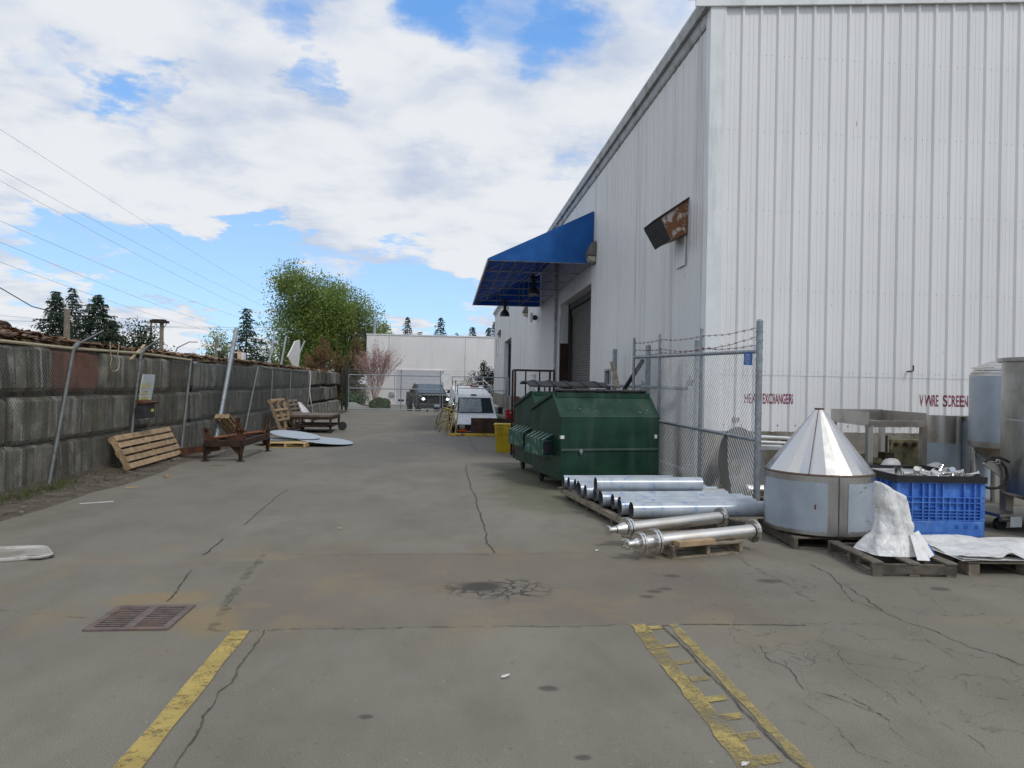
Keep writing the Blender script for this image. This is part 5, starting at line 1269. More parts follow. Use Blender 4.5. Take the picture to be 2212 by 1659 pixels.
# ------------------------------------------------------------------ white wrapped item and sheet stack
wp = (V((3.74, 5.80, 0)) + V((4.43, 5.78, 0))) / 2
pallet('weathered open pallet under the white draped object', (4.12, 6.24, 0), rad(85), .74, .86, 'wood_grey', 3, gap=.10)
def drape():
    t = thing('draped_object', 'lumpy object shrouded in crumpled white plastic on a grey pallet', 'wrapped object', (4.2, 6.25, .124))
    bm = bmesh.new(); nu, nv = 64, 60
    prof = [(0, .34, .24), (.12, .30, .20), (.3, .24, .13), (.55, .20, .10), (.8, .21, .10), (.95, .205, .095), (1.0, .19, .085)]
    def lerp(v):
        for (a, x, y), (b, x2, y2) in zip(prof, prof[1:]):
            if v <= b: k = (v - a) / (b - a); return x + (x2 - x) * k, y + (y2 - y) * k
        return prof[-1][1:]
    grid = []
    for j in range(nv + 1):
        v = j / nv; row = []
        for i in range(nu):
            a = 2 * math.pi * i / nu; wx, wy = lerp(v); ca, sa = math.cos(a), math.sin(a)
            k = (abs(ca) ** 3.2 + abs(sa) ** 3.2) ** (-1 / 3.2)
            x, y = wx * ca * k, wy * sa * k; z = v * (.60 + .05 * (-x / .2) * (v > .5) - .035 * (x / .2 if v > .9 else 0))
            if v < .35: x += .10 * (1 - v / .35) * (1 if ca > .2 else (-.25 if ca < -.2 else 0))
            x += .05 * math.sin(v * 3) - .03
            q = V((x * 5, y * 5, z * 5)); f = mnoise.noise(q) * .020 + mnoise.noise(q * 2.3 + V((3, 1, 7))) * .009
            fold = (.022 * (.5 - abs(mnoise.noise(q * 1.9 + V((a, 0, 4))))) * (1.2 - v)) + math.sin(a * 7 + 3.5 * v + 2 * mnoise.noise(q * .6)) * .016 * (1.15 - v) + abs(math.sin(a * 3.0 - v * 5)) ** 6 * .02
            d = V((ca, sa, .1)); row.append(bm.verts.new(V((x, y, z)) + d * (f + fold)))
        grid.append(row)
    for j in range(nv):
        for i in range(nu): bm.faces.new((grid[j][i], grid[j][(i + 1) % nu], grid[j + 1][(i + 1) % nu], grid[j + 1][i]))
    c = bm.verts.new(V((.0, 0, .60))); 
    for i in range(nu): bm.faces.new((grid[-1][i], grid[-1][(i + 1) % nu], c))
    me = bpy.data.meshes.new('shroud'); bm.to_mesh(me); bm.free(); me.polygons.foreach_set('use_smooth', [True] * len(me.polygons)); me.materials.append(M['wrap'])
    o = bpy.data.objects.new('shroud', me); COL.objects.link(o); o.parent = t; o.scale = (.68, .95, .96); o.location = (-.055, 0, 0)
    s = o.modifiers.new('s', 'SUBSURF'); s.levels = 1; s.render_levels = 1
    mb = MB(); mb.slab([(-.04, -.36, .0), (.06, -.38, -.0), (.12, -.18, .14), (.04, -.14, .18)], (.01, .01, .004)); mb.slab([(.11, -.30, .0), (.19, -.26, .02), (.16, -.08, .20), (.10, -.1, .18)], (.01, .01, .004)); obj('flap', mb, M['wrap'], t)
    mb = MB(); mb.slab([(.055, -.375, -.004), (.072, -.365, -.004), (.085, -.31, .04), (.07, -.32, .04)], (.008, 0, 0)); mb.slab([(.19, -.26, .02), (.203, -.25, .02), (.198, -.17, .1), (.186, -.18, .1)], (.006, 0, 0)); obj('blue_edge', mb, M['sign_blue'], t)
    return t
drape()
pallet('block pallet under the stack of white sheets at the right edge', (5.20, 6.22, 0), rad(-3), .84, 1.16, 'wood_mid', 6, blocks=True)
t = thing('sheet_stack', 'stack of white plastic wrapped sheets lying flat on a pallet at the right edge', 'sheet stack', (5.17, 6.24, .126), rad(-3))
for k in range(3):
    mb = MB(); nx, ny = 30, 24
    for j in range(ny + 1):
        for i in range(nx + 1):
            x = -.62 + 1.26 * i / nx + .012 * k; y = -.46 + .92 * j / ny; e = max(abs(i / nx - .5), abs(j / ny - .5)) * 2
            z = .006 + .012 * k + .018 * mnoise.noise((x * 3, y * 3, k)) * (k + .6) + .008 * mnoise.noise((x * 11, y * 9, k + 4)) * (k == 2)
            if e > .9: z -= (e - .9) * .10 * (k > 0)
            if k == 2 and j < 3 and 8 < i < 13: z += .05 * (3 - j) / 3 * (1 - abs(i - 10) / 3)
            mb.v.append((x, y, z + .008))
    for j in range(ny):
        for i in range(nx): q = j * (nx + 1) + i; mb.f.append((q, q + 1, q + nx + 2, q + nx + 1))
    obj('sheet', mb, M['wrap'], t, smooth=60, recalc=False)

# ------------------------------------------------------------------ things behind the near fence
t = thing('dished_disc', 'big grey steel disc with a centre hole leaning behind the folded gate', 'steel disc', (4.12, 9.72, .5))
mb = MB(); n = 48; R0, R1 = .56, .12
t.rotation_euler = (rad(80), rad(0), rad(33))
for r, z in ((R1, .0), (.3, .045), (R0, .10), (R0, .092), (.3, .037), (R1, -.008)):
    mb.v += [(r * math.cos(2 * math.pi * k / n), r * math.sin(2 * math.pi * k / n), z) for k in range(n)]
for i in range(6):
    for k in range(n): mb.f.append((i * n + k, i * n + (k + 1) % n, ((i + 1) % 6) * n + (k + 1) % n, ((i + 1) % 6) * n + k))
obj('plate', mb, steel('grey disc steel', (.36, .36, .35), .36, .12, (3, 3, 3)), t, smooth=40)
t = thing('pipe_rack', 'low rack with white bent pipes against the concrete base', 'pipe rack', (5.0, 10.75, 0))
for x in (4.46, 5.42): mb = MB(); mb.bb(x - .035, x + .035, 10.9, 10.97, 0, .80); obj('upright', mb, M['rust'], t, world=True)
mb = MB(); mb.bb(4.5, 5.75, 10.72, 10.95, .66, .72); obj('shelf', mb, M['white_paint'], t, world=True)
for z, y in ((.84, 10.70), (.76, 10.66)): mb = MB(); mb.path([(4.45, y + .18, z), (4.55, y + .05, z + .02), (4.8, y, z + .03), (5.3, y - .02, z + .015), (5.9, y, z - .04)], .022, 10); obj('pipe', mb, M['white_paint'], t, world=True, smooth=50)
pallet('grey pallet with steel pipes behind the folded gate', (4.75, 9.95, 0), rad(-8), 1.15, 1.2, 'wood_mid', 6)
for k in range(5):
    mb = MB(); mb.tube((-.55, 0, 0), (.5, .02, 0), .045, 16); mb.tube((-.57, 0, 0), (-.545, 0, 0), .075, 16)
    o = one('short_pipe', mb, M['steel_pipe'], ['short flanged pipe at the front of the pallet behind the disc', 'short flanged pipe second from the front behind the disc', 'short flanged pipe in the middle of the pallet behind the disc', 'short flanged pipe second from the wall on that pallet', 'short flanged pipe nearest the wall on the pallet behind the disc'][k], 'pipe', 'short pipes on the pallet behind the fence', smooth=45); o.location = (4.8 + .03 * k, 9.55 + .19 * k, .125 + .075); o.rotation_euler = (0, 0, rad(-6 + 3 * k))
c = PY(1950, 970, 10.9); t = thing('bolted_plate', 'stained yellowish bolted steel plate standing by the concrete base', 'steel plate', (c.x, 10.9, 0))
mb = MB(); mb.bb(-.24, .24, -.05, 0, .22, .84); mb.bb(-.24, -.16, -.06, 0, 0, .22); mb.bb(.16, .24, -.06, 0, 0, .22); obj('plate', mb, M['olive_rust'], t, bevel=.01)
mb = MB(); [mb.tube((x, -.05, .76), (x, -.08, .76), .035, 12) for x in (-.16, 0, .16)]; obj('bolt', mb, M['rust_dark'], t, smooth=40)
mb = MB(); mb.tube((-.32, -.04, .05), (-.32, -.04, .9), .03, 8); obj('side_bar', mb, M['rust_dark'], t)
t = thing('clutter_motor', 'greenish motor with cable lying behind the blue crate', 'motor', (6.0, 9.55, .55))
mb = MB(); mb.lathe_x([(.05, 0), (.10, .1), (.11, .5), (.12, .55), (.06, .6), (.05, 1)], (-.35, 0, .06), (.2, .05, .06), 18); obj('body', mb, M['olive_rust'], t, smooth=40)
mb = MB(); mb.box((.28, .05, .08), (.14, .16, .22)); mb.bb(-.3, .3, -.12, .12, -.55, -.06); obj('mount', mb, M['rust_dark'], t)
mb = MB(); mb.path([(-.3, 0, .1), (-.5, -.05, .18), (-.7, 0, .2)], .014, 6); obj('cable', mb, M['black'], t, smooth=50)
for (x, y, lb) in ((1923, 1003, 'white plastic bag bunched behind the left of the blue crate'), (2018, 1012, 'white plastic bag bunched at the back right of the blue crate')):
    c = PY(x, y, 9.0); mb = MB(); mb.ball((0, 0, 0), .13, 18, 12, (1, .8, .8)); mb.v = [tuple(V(p) * (1 + .3 * mnoise.noise(V(p) * 9 + V((x, 0, 0))))) for p in mb.v]; o = one('plastic_bag', mb, M['white_sheet'], lb, 'plastic bag', smooth=60); o.location = c + V((0, 0, -.02))
mb = MB(); mb.bb(-.45, .45, -.4, .4, 0, .45); 
t = thing('low_crate', 'low dark crate holding the motor behind the blue crate', 'crate', (6.05, 9.55, 0)); obj('box', mb, M['wood_grey'], t)
# small items under the big tank
c = G(2200, 1090, .35); t = thing('tank_trolley', 'low steel trolley with paper tag beneath the big tank', 'trolley', (7.05, 8.0, 0))
mb = MB(); mb.bb(-.6, .9, -.3, .3, .16, .2); mb.tube((-.6, -.3, .14), (.9, -.3, .14), .025, 8); obj('deck', mb, M['steel_dull'], t)
mb = MB(); mb.bb(-.5, -.36, -.34, -.335, .06, .18); obj('tag', mb, M['white_paint'], t)
for x in (-.5, .8): mb = MB(); mb.tube((x, -.2, .07), (x, -.15, .07), .07, 14); obj('wheel', mb, M['rubber'], t)
# ------------------------------------------------------------------ junk along the wall
# rusty machine stand
sc_ = [(-4.66, 14.4), (-3.99, 14.4), (-3.99, 16.55), (-4.66, 16.55)]
t = thing('machine_stand', 'rusty brown steel machine stand with four legs and upturned horns', 'steel stand', (-4.32, 15.4, 0))
mb = MB()
for (a, b) in zip(sc_, sc_[1:] + sc_[:1]): mb.beam((*a, .36), (*b, .36), .07, .11); mb.beam((*a, .30), (*b, .30), .12, .012)
for k in (.33, .66): y = 14.4 + 2.15 * k; mb.beam((-4.66, y, .38), (-3.99, y, .38), .06, .05)
obj('base_frame', mb, M['rust_dark'], t, world=True)
for i, (x, y) in enumerate(sc_):
    sx_, sy_ = (1 if x < -4.3 else -1), (1 if y < 15 else -1)
    mb = MB(); mb.slab([(x - .05, y, .32), (x + .05, y, .32), (x + .03, y, 0), (x - .04, y, 0)], (0, .012 * sy_, 0)); mb.slab([(x, y - .05, .32), (x, y + .05, .32), (x, y + .03, 0), (x, y - .03, 0)], (.012, 0, 0))
    mb.slab([(x, y + .004, .31), (x + .22 * sx_, y + .004, .31), (x + .05 * sx_, y + .004, .12), (x, y + .004, .12)], (0, .01, 0)); mb.slab([(x + .002, y, .31), (x + .002, y + .28 * sy_, .31), (x + .002, y + .05 * sy_, .12), (x + .002, y, .12)], (.01, 0, 0))
    mb.box((x, y, .008), (.13, .13, .016)); obj('leg', mb, M['rust_dark'], t, world=True)
    h = .62 if y < 15 else .72
    mb = MB(); mb.slab([(x, y, .40), (x + .28 * sx_, y, .40), (x + .10 * sx_, y, .50), (x + .035 * sx_, y, h), (x - .035 * sx_, y, h)], (0, .014, 0)); mb.beam((x, y, .4), (x, y + .08 * sy_, h - .02), .06, .03); mb.beam((x, y + .35 * sy_, .42), (x, y + .03 * sy_, h - .1), .02, .06)
    mb.box((x, y, h + .012), (.11, .10, .025)); mb.tube((x, y, h + .02), (x, y, h + .05), .022, 8)
    obj('horn', mb, M['rust'], t, world=True)
mb = MB(); mb.beam((-4.62, 14.7, .44), (-4.1, 16.5, .46), .09, .02); obj('loose_channel', mb, M['rust_orange'], t, world=True)
t = thing('rusty_channel', 'rust coloured steel channel lying by the wall left of the machine stand', 'steel channel', (-4.9, 14.6, .06))
a, b = V((-5.28, 14.75, .10)), V((-4.72, 15.35, .14)); mb = MB(); mb.beam(a, b, .20, .012, (0, 0, 1)); nn = V((b - a).normalized().cross(V((0, 0, 1)))); mb.beam(a + nn * .1 + V((0, 0, .05)), b + nn * .1 + V((0, 0, .05)), .012, .10); mb.beam(a - nn * .1 + V((0, 0, .05)), b - nn * .1 + V((0, 0, .05)), .012, .10); obj('channel', mb, M['rust'], t, world=True)
mb = MB(); mb.box((-4.78, 14.95, .2), (.08, .08, .22)); obj('yellow_stub', mb, M['yellow'], t, world=True)
# pallets on the left
def upright_pallet(label, p, mat, tilt, yaw, L_, W_, boards, gap=.09, group='pallets leaning by the block wall', skip=()):
    """bottom edge centre p; deck faces +x, leaning back to -x"""
    R_ = Matrix.Rotation(yaw, 4, 'Z') @ Matrix.Rotation(tilt, 4, 'Y')
    t = pallet(label, (0, 0, 0), 0, L_, W_, mat, boards, gap=gap, group=group, skip=skip)
    c = V(p) + (R_ @ V((-W_ / 2, 0, 0)))
    t.location = c; t.rotation_euler = R_.to_euler(); return t
# near pallet: long side along the wall, boards horizontal
t = pallet('pale pallet leaning on its long edge against the wall, nearest the camera', (0, 0, 0), 0, .62, 2.35, 'wood', 5, gap=.095, group='pallets leaning by the block wall')
A0, A1 = G(268, 1023) + V((.02, 0, .03)), G(385, 989) + V((0, 0, .03)); upv = V((-.30, -.05, .57)).normalized(); lx = (A1 - A0).normalized(); nz = lx.cross(upv).normalized()
t.location = (A0 + A1) / 2 + upv * .31; t.rotation_euler = Matrix((lx, upv, nz)).transposed().to_euler()
t.scale = ((A1 - A0).length / 2.35, 1, 1)
def frame_pallet(t, P0, P1, Ptop, thick=0):
    """place pallet so that local -y edge runs P0..P1 (local x) and local +y points to Ptop"""
    lx = (V(P1) - V(P0)); w = lx.length; lx.normalize(); u = V(Ptop) - (V(P0)); u = u - lx * u.dot(lx); h = u.length; u.normalize(); nz = lx.cross(u)
    t.location = (V(P0) + V(P1)) / 2 + u * h / 2; t.rotation_euler = Matrix((lx, u, nz)).transposed().to_euler(); return w, h
t = pallet('tall open pale frame pallet leaning on the wall beyond the steel discs', (0, 0, 0), 0, 1.05, 1.45, 'wood', 4, gap=.07, group='pallets leaning by the block wall', skip=())
frame_pallet(t, (-5.05, 22.3, .02), (-4.98, 23.75, .02), (-5.45, 21.9, 1.0))
t = pallet('greyish slatted pallet leaning beside the tall frame pallet', (0, 0, 0), 0, .95, 1.05, 'wood_mid', 7, gap=.08, group='pallets leaning by the block wall')
frame_pallet(t, (-5.0, 24.3, .02), (-4.9, 25.3, .02), (-5.4, 24.1, .95))
t = pallet('narrow pale pallet tipped up behind the rusty machine stand', (0, 0, 0), 0, .34, 1.0, 'wood', 3, gap=.085, group='pallets leaning by the block wall')
frame_pallet(t, (-5.30, 17.15, .80), (-5.16, 17.98, .27), (-5.03, 17.22, .74))
pallet('fresh yellow pallet lying flat under the two steel discs', (-3.78, 17.86, 0), rad(-1), 1.0, .94, 'wood_new', 7)
t = thing('curved_panel', 'curved orange and white sheet panel leaning behind the cart', 'panel', (-5.0, 26.0, 0))
for (s0, s1, mt, nm) in ((0, .33, 'rust_orange', 'orange_edge'), (.33, .8, 'white_paint', 'white_face'), (.8, 1.0, 'rust', 'brown_edge')):
    mb = MB(); A_, B_ = V((-5.0, 25.0, .02)), V((-4.95, 27.4, .02)); n = 8; vs = []
    for k in range(n + 1):
        u = k / n; off = V((-.34 * u + .16 * math.sin(u * math.pi), -.25 * u, .82 * u))
        for s in (s0, s1): vs.append(A_.lerp(B_, s) + off)
    mb.add(vs, [(2 * k, 2 * k + 1, 2 * k + 3, 2 * k + 2) for k in range(n)])
    o = obj(nm, mb, M[mt], t, world=True, smooth=60, recalc=False); q = o.modifiers.new('s', 'SOLIDIFY'); q.thickness = .012
# the two steel discs
def disc(label, c, n_, rx, ry, rz):
    t = thing('steel_disc', label, 'steel disc', c, group='steel discs stacked on the flat pallet')
    mb = MB(); k = 56; mb.v = [(rx * math.cos(2 * math.pi * i / k), ry * math.sin(2 * math.pi * i / k), z) for z in (0, .006) for i in range(k)]
    mb.f = [tuple(range(k))[::-1], tuple(range(k, 2 * k))] + [(i, (i + 1) % k, k + (i + 1) % k, k + i) for i in range(k)]
    obj('plate', mb, M['disc_steel'], t); n_ = V(n_).normalized(); q = V((0, 0, 1)).rotation_difference(n_) @ Matrix.Rotation(rz, 3, 'Z').to_quaternion(); t.rotation_euler = q.to_euler(); return t
M['disc_steel'] = pbr('pale film on disc', (.37, .43, .48), .35, .3, .05, 4)
disc('lower pale blue steel disc reaching down to the asphalt on the right', G(699, 951, .11), (.10, -.02, 1), .74, .74, 0)
disc('upper pale blue steel disc overlapping on the left', G(638, 939, .235), (.125, -.055, 1), .62, .62, 0)
disc('third grey disc edge lying lowest beneath the two pale discs', (-4.15, 18.3, .145), (0, .0, 1), .55, .55, 0)
# rusty cart
t = thing('work_cart', 'dark rusty steel table cart on casters parked by the wall', 'cart', (-4.2, 23.4, 0))
cx0, cx1, cy0, cy1 = -4.78, -3.52, 22.5, 24.3
mb = MB(); mb.bb(cx0, cx1, cy0, cy1, .50, .56); obj('table_top', mb, M['rust_top'] if 'rust_top' in M else M['olive_rust'], t, world=True)
mb = MB(); mb.bb(cx0, cx1, cy0 - .01, cy0 + .03, .42, .505); mb.bb(cx0, cx1, cy1 - .03, cy1 + .01, .42, .505); mb.bb(cx1 - .03, cx1 + .01, cy0, cy1, .42, .505); mb.bb(cx0, cx1, cy0, cy0 + .05, .18, .24); mb.bb(cx0, cx1, cy1 - .05, cy1, .18, .24); mb.bb(cx0, cx1, cy0 + .05, cy1 - .05, .185, .20); obj('frame', mb, M['rust_dark'], t, world=True)
for x in (cx0 + .03, cx1 - .03):
    for y in (cy0 + .03, cy1 - .03): mb = MB(); mb.bb(x - .03, x + .03, y - .03, y + .03, .12, .495); obj('leg', mb, M['rust_dark'], t, world=True)
for x, y in ((cx1 - .03, cy0 + .03), (cx0 + .05, cy0 + .03), (cx1 + .12, cy1 - .25), (cx0 + .05, cy1 - .1)):
    mb = MB(); r_ = .075 if x < -3.5 else .14; mb.lathe([(.02, -.03), (r_, -.028), (r_ + .006, 0), (r_, .028), (.02, .03)], (x, y, r_), 18, Matrix.Rotation(rad(90), 3, 'X') if x < -3.5 else Matrix.Rotation(rad(70), 3, 'X')); obj('caster', mb, M['rubber'], t, world=True, smooth=40)
for k in range(4): mb = MB(); mb.bb(cx0 + .06 + k * .1, cx0 + .10 + k * .1, cy0 + .0, cy0 + .02, .24, .42); obj('side_bar', mb, M['rust_dark'], t, world=True)
for i, (a, b, lb) in enumerate((((455, 1005), (487, 1004), 'pale wooden slat lying on the asphalt in front of the machine stand'), ((172, 1088), (245, 1083), 'thin white stick lying on the asphalt near the tray'), ((272, 1053), (296, 1052), 'short yellow stick in front of the near leaning pallet'))):
    p, q = G(*a, .012), G(*b, .012); mb = MB(); mb.beam((0, 0, 0), q - p, .022 if i != 1 else .010, .010); o = one('loose_stick', mb, M['wood_new' if i == 2 else 'wood_mid' if i == 0 else 'white_sheet'], lb, 'stick'); o.location = p
# white tray at the left edge
tp = [V((-3.40, 6.60, 0)), V((-3.66, 6.98, 0)), V((-4.45, 6.86, 0)), V((-4.35, 6.27, 0))]
t = thing('white_tray', 'shallow white plastic tray holding dirty water at the left edge', 'tray', (-3.9, 6.7, 0))
def rnd_poly(pts, r, n=6):
    out = []
    for i, p in enumerate(pts):
        a = (pts[i - 1] - p).normalized() * r; b = (pts[(i + 1) % len(pts)] - p).normalized() * r
        for k in range(n + 1): u = k / n; out.append(p + a * (1 - u) ** 2 + b * u ** 2)
    return out
cen = sum(tp, V()) / 4; outer = rnd_poly(tp, .10); mb = MB(); n = len(outer)
rings = [(.97, .004), (1.0, .03), (.985, .036), (.965, .034), (.95, .022), (.93, .012)]
for s, z in rings: mb.v += [tuple(cen + (p - cen) * s + V((0, 0, z))) for p in outer]
for i in range(len(rings) - 1):
    for k in range(n): mb.f.append((i * n + k, i * n + (k + 1) % n, (i + 1) * n + (k + 1) % n, (i + 1) * n + k))
mb.f.append(tuple((len(rings) - 1) * n + k for k in range(n))); obj('pan', mb, pbr('dirty white tray', (.50, .48, .45), .45, 0, .1, 3, (.26, .21, .16), .8, 4), t, world=True, smooth=50)
mb = MB(); mb.v = [tuple(cen + (p - cen) * .915 + V((0, 0, .0135))) for p in outer]; mb.f = [tuple(range(n))]; obj('sediment', mb, pbr('tray sediment', (.34, .31, .27), .7, 0, .15, 4, (.20, .17, .13), .7, 3), t, world=True)
mb = MB(); pc = G(84, 1203, .0150); mb.v = [tuple(pc + V((.10 * math.cos(a) * (1 + .3 * math.sin(3 * a)), .085 * math.sin(a) * (1 + .2 * math.cos(2 * a)), .0006))) for a in [2 * math.pi * k / 24 for k in range(24)]]; mb.f = [tuple(range(24))]; obj('puddle', mb, pbr('muddy water', (.06, .055, .04), .15, 0, .3, 8), t, world=True)
# bits of litter in the foreground
c = G(1090, 1462, .006); mb = MB(); mb.slab([(-.02, -.012, 0), (.0, -.018, .004), (.022, .002, .006), (.03, .016, .01), (.005, .014, .004), (-.014, .012, .002)], (0, 0, .002)); o = one('paper_scrap', mb, M['white_sheet'], 'small white paper scrap on the asphalt in the middle foreground', 'litter'); o.location = c
for i, (x, y, s, lb) in enumerate(((735, 1142, .03, 'curled brown leaf on the asphalt left of the alley crack'), (1290, 1190, .02, 'pale sliver on the asphalt near the flanged pipes'), (1610, 1653, .02, 'white scrap beside the hatched yellow marking'), (665, 1000, .04, 'broken brown chip on the lane beyond the discs'), (360, 1030, .05, 'yellow wood chunk beside the near leaning pallet'))):
    p = G(x, y, .008); mb = MB(); mb.slab([(-s, -s * .3, 0), (0, -s * .5, .004), (s, 0, .012), (s * .5, s * .4, .006), (-s * .6, s * .3, .01)], (0, 0, .004 if i != 4 else .03)); o = one('scrap', mb, M[['wood', 'white_sheet', 'white_sheet', 'wood', 'wood'][i]], lb, 'litter'); o.location = p

# ------------------------------------------------------------------ middle right: bins, rack, van, rails
c = V((1.43, 16.95, 0)); t = thing('yellow_bin', 'yellow plastic waste bin standing beside the tall rusty rack', 'waste bin', c, rad(-6))
mb = MB(); mb.v = []; rings = [(.19, .17, 0), (.20, .18, .03), (.225, .20, .44), (.232, .207, .45), (.245, .22, .66)]
def rrect(a, b, z, r=.05, n=5):
    out = []
    for sx_, sy_, a0 in ((1, 1, 0), (-1, 1, 90), (-1, -1, 180), (1, -1, 270)):
        for k in range(n + 1): an = rad(a0 + 90 * k / n); out.append((sx_ * (a - r) + r * math.cos(an), sy_ * (b - r) + r * math.sin(an), z))
    return out
def rloft(mb, rings, cap=True):
    o = len(mb.v); n = 24
    for r_ in rings: mb.v += rrect(*r_)
    for i in range(len(rings) - 1):
        for k in range(n): mb.f.append((o + i * n + k, o + i * n + (k + 1) % n, o + (i + 1) * n + (k + 1) % n, o + (i + 1) * n + k))
    if cap: mb.f.append(tuple(o + k for k in range(n))[::-1]); mb.f.append(tuple(o + (len(rings) - 1) * n + k for k in range(n)))
rloft(mb, rings + [(.235, .21, .66), (.2, .18, .3)]); obj('body', mb, M['yellow_bin'], t, smooth=40)
mb = MB(); rloft(mb, [(.245, .22, .645), (.262, .237, .65), (.262, .237, .675), (.237, .212, .676)], True); obj('rim', mb, M['yellow_bin'], t, smooth=40)
mb = MB(); mb.path([(-.24, -.2, .45), (-.1, -.214, .47), (0, -.214, .455), (.12, -.214, .45), (.16, -.214, .43)], .005, 6); obj('crease', mb, M['yellow_bin'], t)
cu = bpy.data.curves.new('t', 'FONT'); cu.body = 'WASTE'; cu.size = .075; cu.align_x = 'LEFT'; q = bpy.data.objects.new('t', cu); COL.objects.link(q); me = bpy.data.meshes.new_from_object(q.evaluated_get(bpy.context.evaluated_depsgraph_get())); bpy.data.objects.remove(q)
me.materials.append(M['ink']); q = bpy.data.objects.new('lettering', me); COL.objects.link(q); q.parent = t; q.location = (-.215, -.2165, .55); q.rotation_euler = (rad(87), 0, 0); q.scale = (.75, 1, 1)
t = thing('rusty_rack', 'tall rusty pipe rack on casters between the bin and the dumpsters', 'rack', (1.6, 15.6, 0))
x0, x1, y0, y1 = 1.52, 2.38, 15.55, 16.15
mb = MB()
for x in (x0, x1):
    for y in (y0, y1): mb.bb(x - .022, x + .022, y - .022, y + .022, .14, 1.92)
obj('frame', mb, M['rust_dark'], t, world=True)
mb = MB()
for z in (.30, .42, 1.92):
    for y in (y0, y1): mb.bb(x0 + .022, x1 - .022, y - .02, y + .02, z, z + .035)
    for x in (x0, x1): mb.bb(x - .02, x + .02, y0 + .022, y1 - .022, z, z + .035)
for x in (x0 + .3, x0 + .62): mb.bb(x - .015, x + .015, y1 - .015, y1 + .015, .46, 1.92)
obj('rails', mb, M['rust_dark'], t, world=True)
mb = MB(); mb.bb(x0 + .05, x0 + .10, y0 - .03, y1, .14, 1.35); obj('side_plate', mb, M['rust'], t, world=True)
for x in (x0, x1):
    for y in (y0, y1): mb = MB(); mb.tube((x - .018, y, .055), (x + .018, y, .055), .055, 14); mb.bb(x - .026, x + .026, y - .02, y + .02, .05, .14); obj('caster', mb, M['rubber'], t, world=True)
mb = MB(); pts = [(1.95 + .04 * math.sin(k * 1.7), 15.9, .95 + k * .1) for k in range(10)]; mb.path(pts, [.05 + .02 * math.sin(k * 2.3) for k in range(10)], 8); o = one('plastic_wrap', mb, M['white_sheet'], 'twisted length of clear wrap hanging in the rusty rack', 'plastic wrap', smooth=60)
c = V((2.75, 32.8, 0)); t = thing('red_bin', 'small red plastic bin standing at the edge of the loading ramp', 'bin', (2.98, 32.6, 0), rad(8)); mb = MB(); rloft(mb, [(.17, .15, 0), (.22, .19, .46), (.20, .17, .46), (.16, .13, .1)]); obj('body', mb, M['red'], t, smooth=40)
mb = MB(); mb.bb(-.06, .06, -.19, -.183, .30, .38); obj('label_plate', mb, M['white_paint'], t)
c = V((2.98, 36.0, 0)); mb = MB(); mb.lathe([(.13, 0), (.16, .36), (.165, .38), (.15, .38), (.14, .3)], n=20); o = one('white_pail', mb, M['white_paint'], 'white pail standing beyond the red bin beside the ramp', 'pail', smooth=40); o.location = c
# kerb and guard plates of the ramp
k_ = thing('ramp_kerb', 'yellow painted steel kerb along the near edge of the loading ramp', 'kerb', (1.2, 22.0, 0)); mb = MB(); mb.bb(.13, 2.78, 21.94, 22.06, 0, .085); obj('bar', mb, M['yellow'], k_, world=True, bevel=.008)
mb = MB(); mb.bb(.80, 1.66, 22.062, 22.075, .03, .56); one('guard_plate', mb, M['rust_dark'], 'dark brown steel plate standing on the ramp edge before the van grille', 'steel plate')
mb = MB(); mb.bb(1.60, 2.78, 22.09, 22.105, .0, .55); one('guard_plate', mb, M['rust_dark'], 'dark brown steel plate on the ramp edge behind the yellow bin', 'steel plate')
def rail_frame(label, pts, links):
    t = thing('guard_rail', label, 'guard rail', pts[0], group='yellow pipe guard rails leaning by the ramp')
    for nm, chain in links: mb = MB(); mb.path([pts[i] for i in chain], .022, 8); obj(nm, mb, M['rail_yellow'], t, world=True, smooth=50)
def rp(x, y, Y): return PY((1640 + x * 500 / 2212) * .54004, (1520 + y * 500 / 2212) * .54004, Y)
rail_frame('leftmost yellow guard rail, fallen lowest', [rp(455, 790, 25.6), rp(488, 625, 25.6), rp(585, 560, 25.4), rp(660, 520, 25.0), rp(470, 870, 24.6), rp(575, 500, 24.6), rp(690, 525, 24.4), rp(440, 845, 25.6), rp(565, 745, 25.0)], [('top_rail', (0, 1, 2, 3)), ('post', (4, 5)), ('mid_rail', (7, 8)), ('top_rail', (5, 6))])
rail_frame('yellow guard rail leaning right with the tallest bent top', [rp(515, 920, 23.5), rp(685, 430, 23.5), rp(855, 405, 23.3), rp(595, 930, 23.3), rp(750, 440, 23.4), rp(660, 930, 23.0), rp(830, 410, 23.2), rp(620, 625, 23.5), rp(780, 615, 23.3)], [('top_rail', (0, 1, 2)), ('post', (3, 4)), ('post', (5, 6)), ('mid_rail', (7, 8))])
rail_frame('yellow guard rail standing at the ramp corner', [rp(718, 985, 22.0), rp(722, 860, 22.0), rp(790, 600, 22.4), rp(800, 935, 22.2), rp(850, 560, 22.3), rp(590, 490, 23.0), rp(570, 690, 22.9), rp(820, 775, 22.3), rp(650, 930, 23.2), rp(690, 520, 23.1)], [('post', (0, 1, 2)), ('post', (3, 4)), ('top_rail', (5, 4)), ('mid_rail', (6, 7)), ('post', (8, 9))])

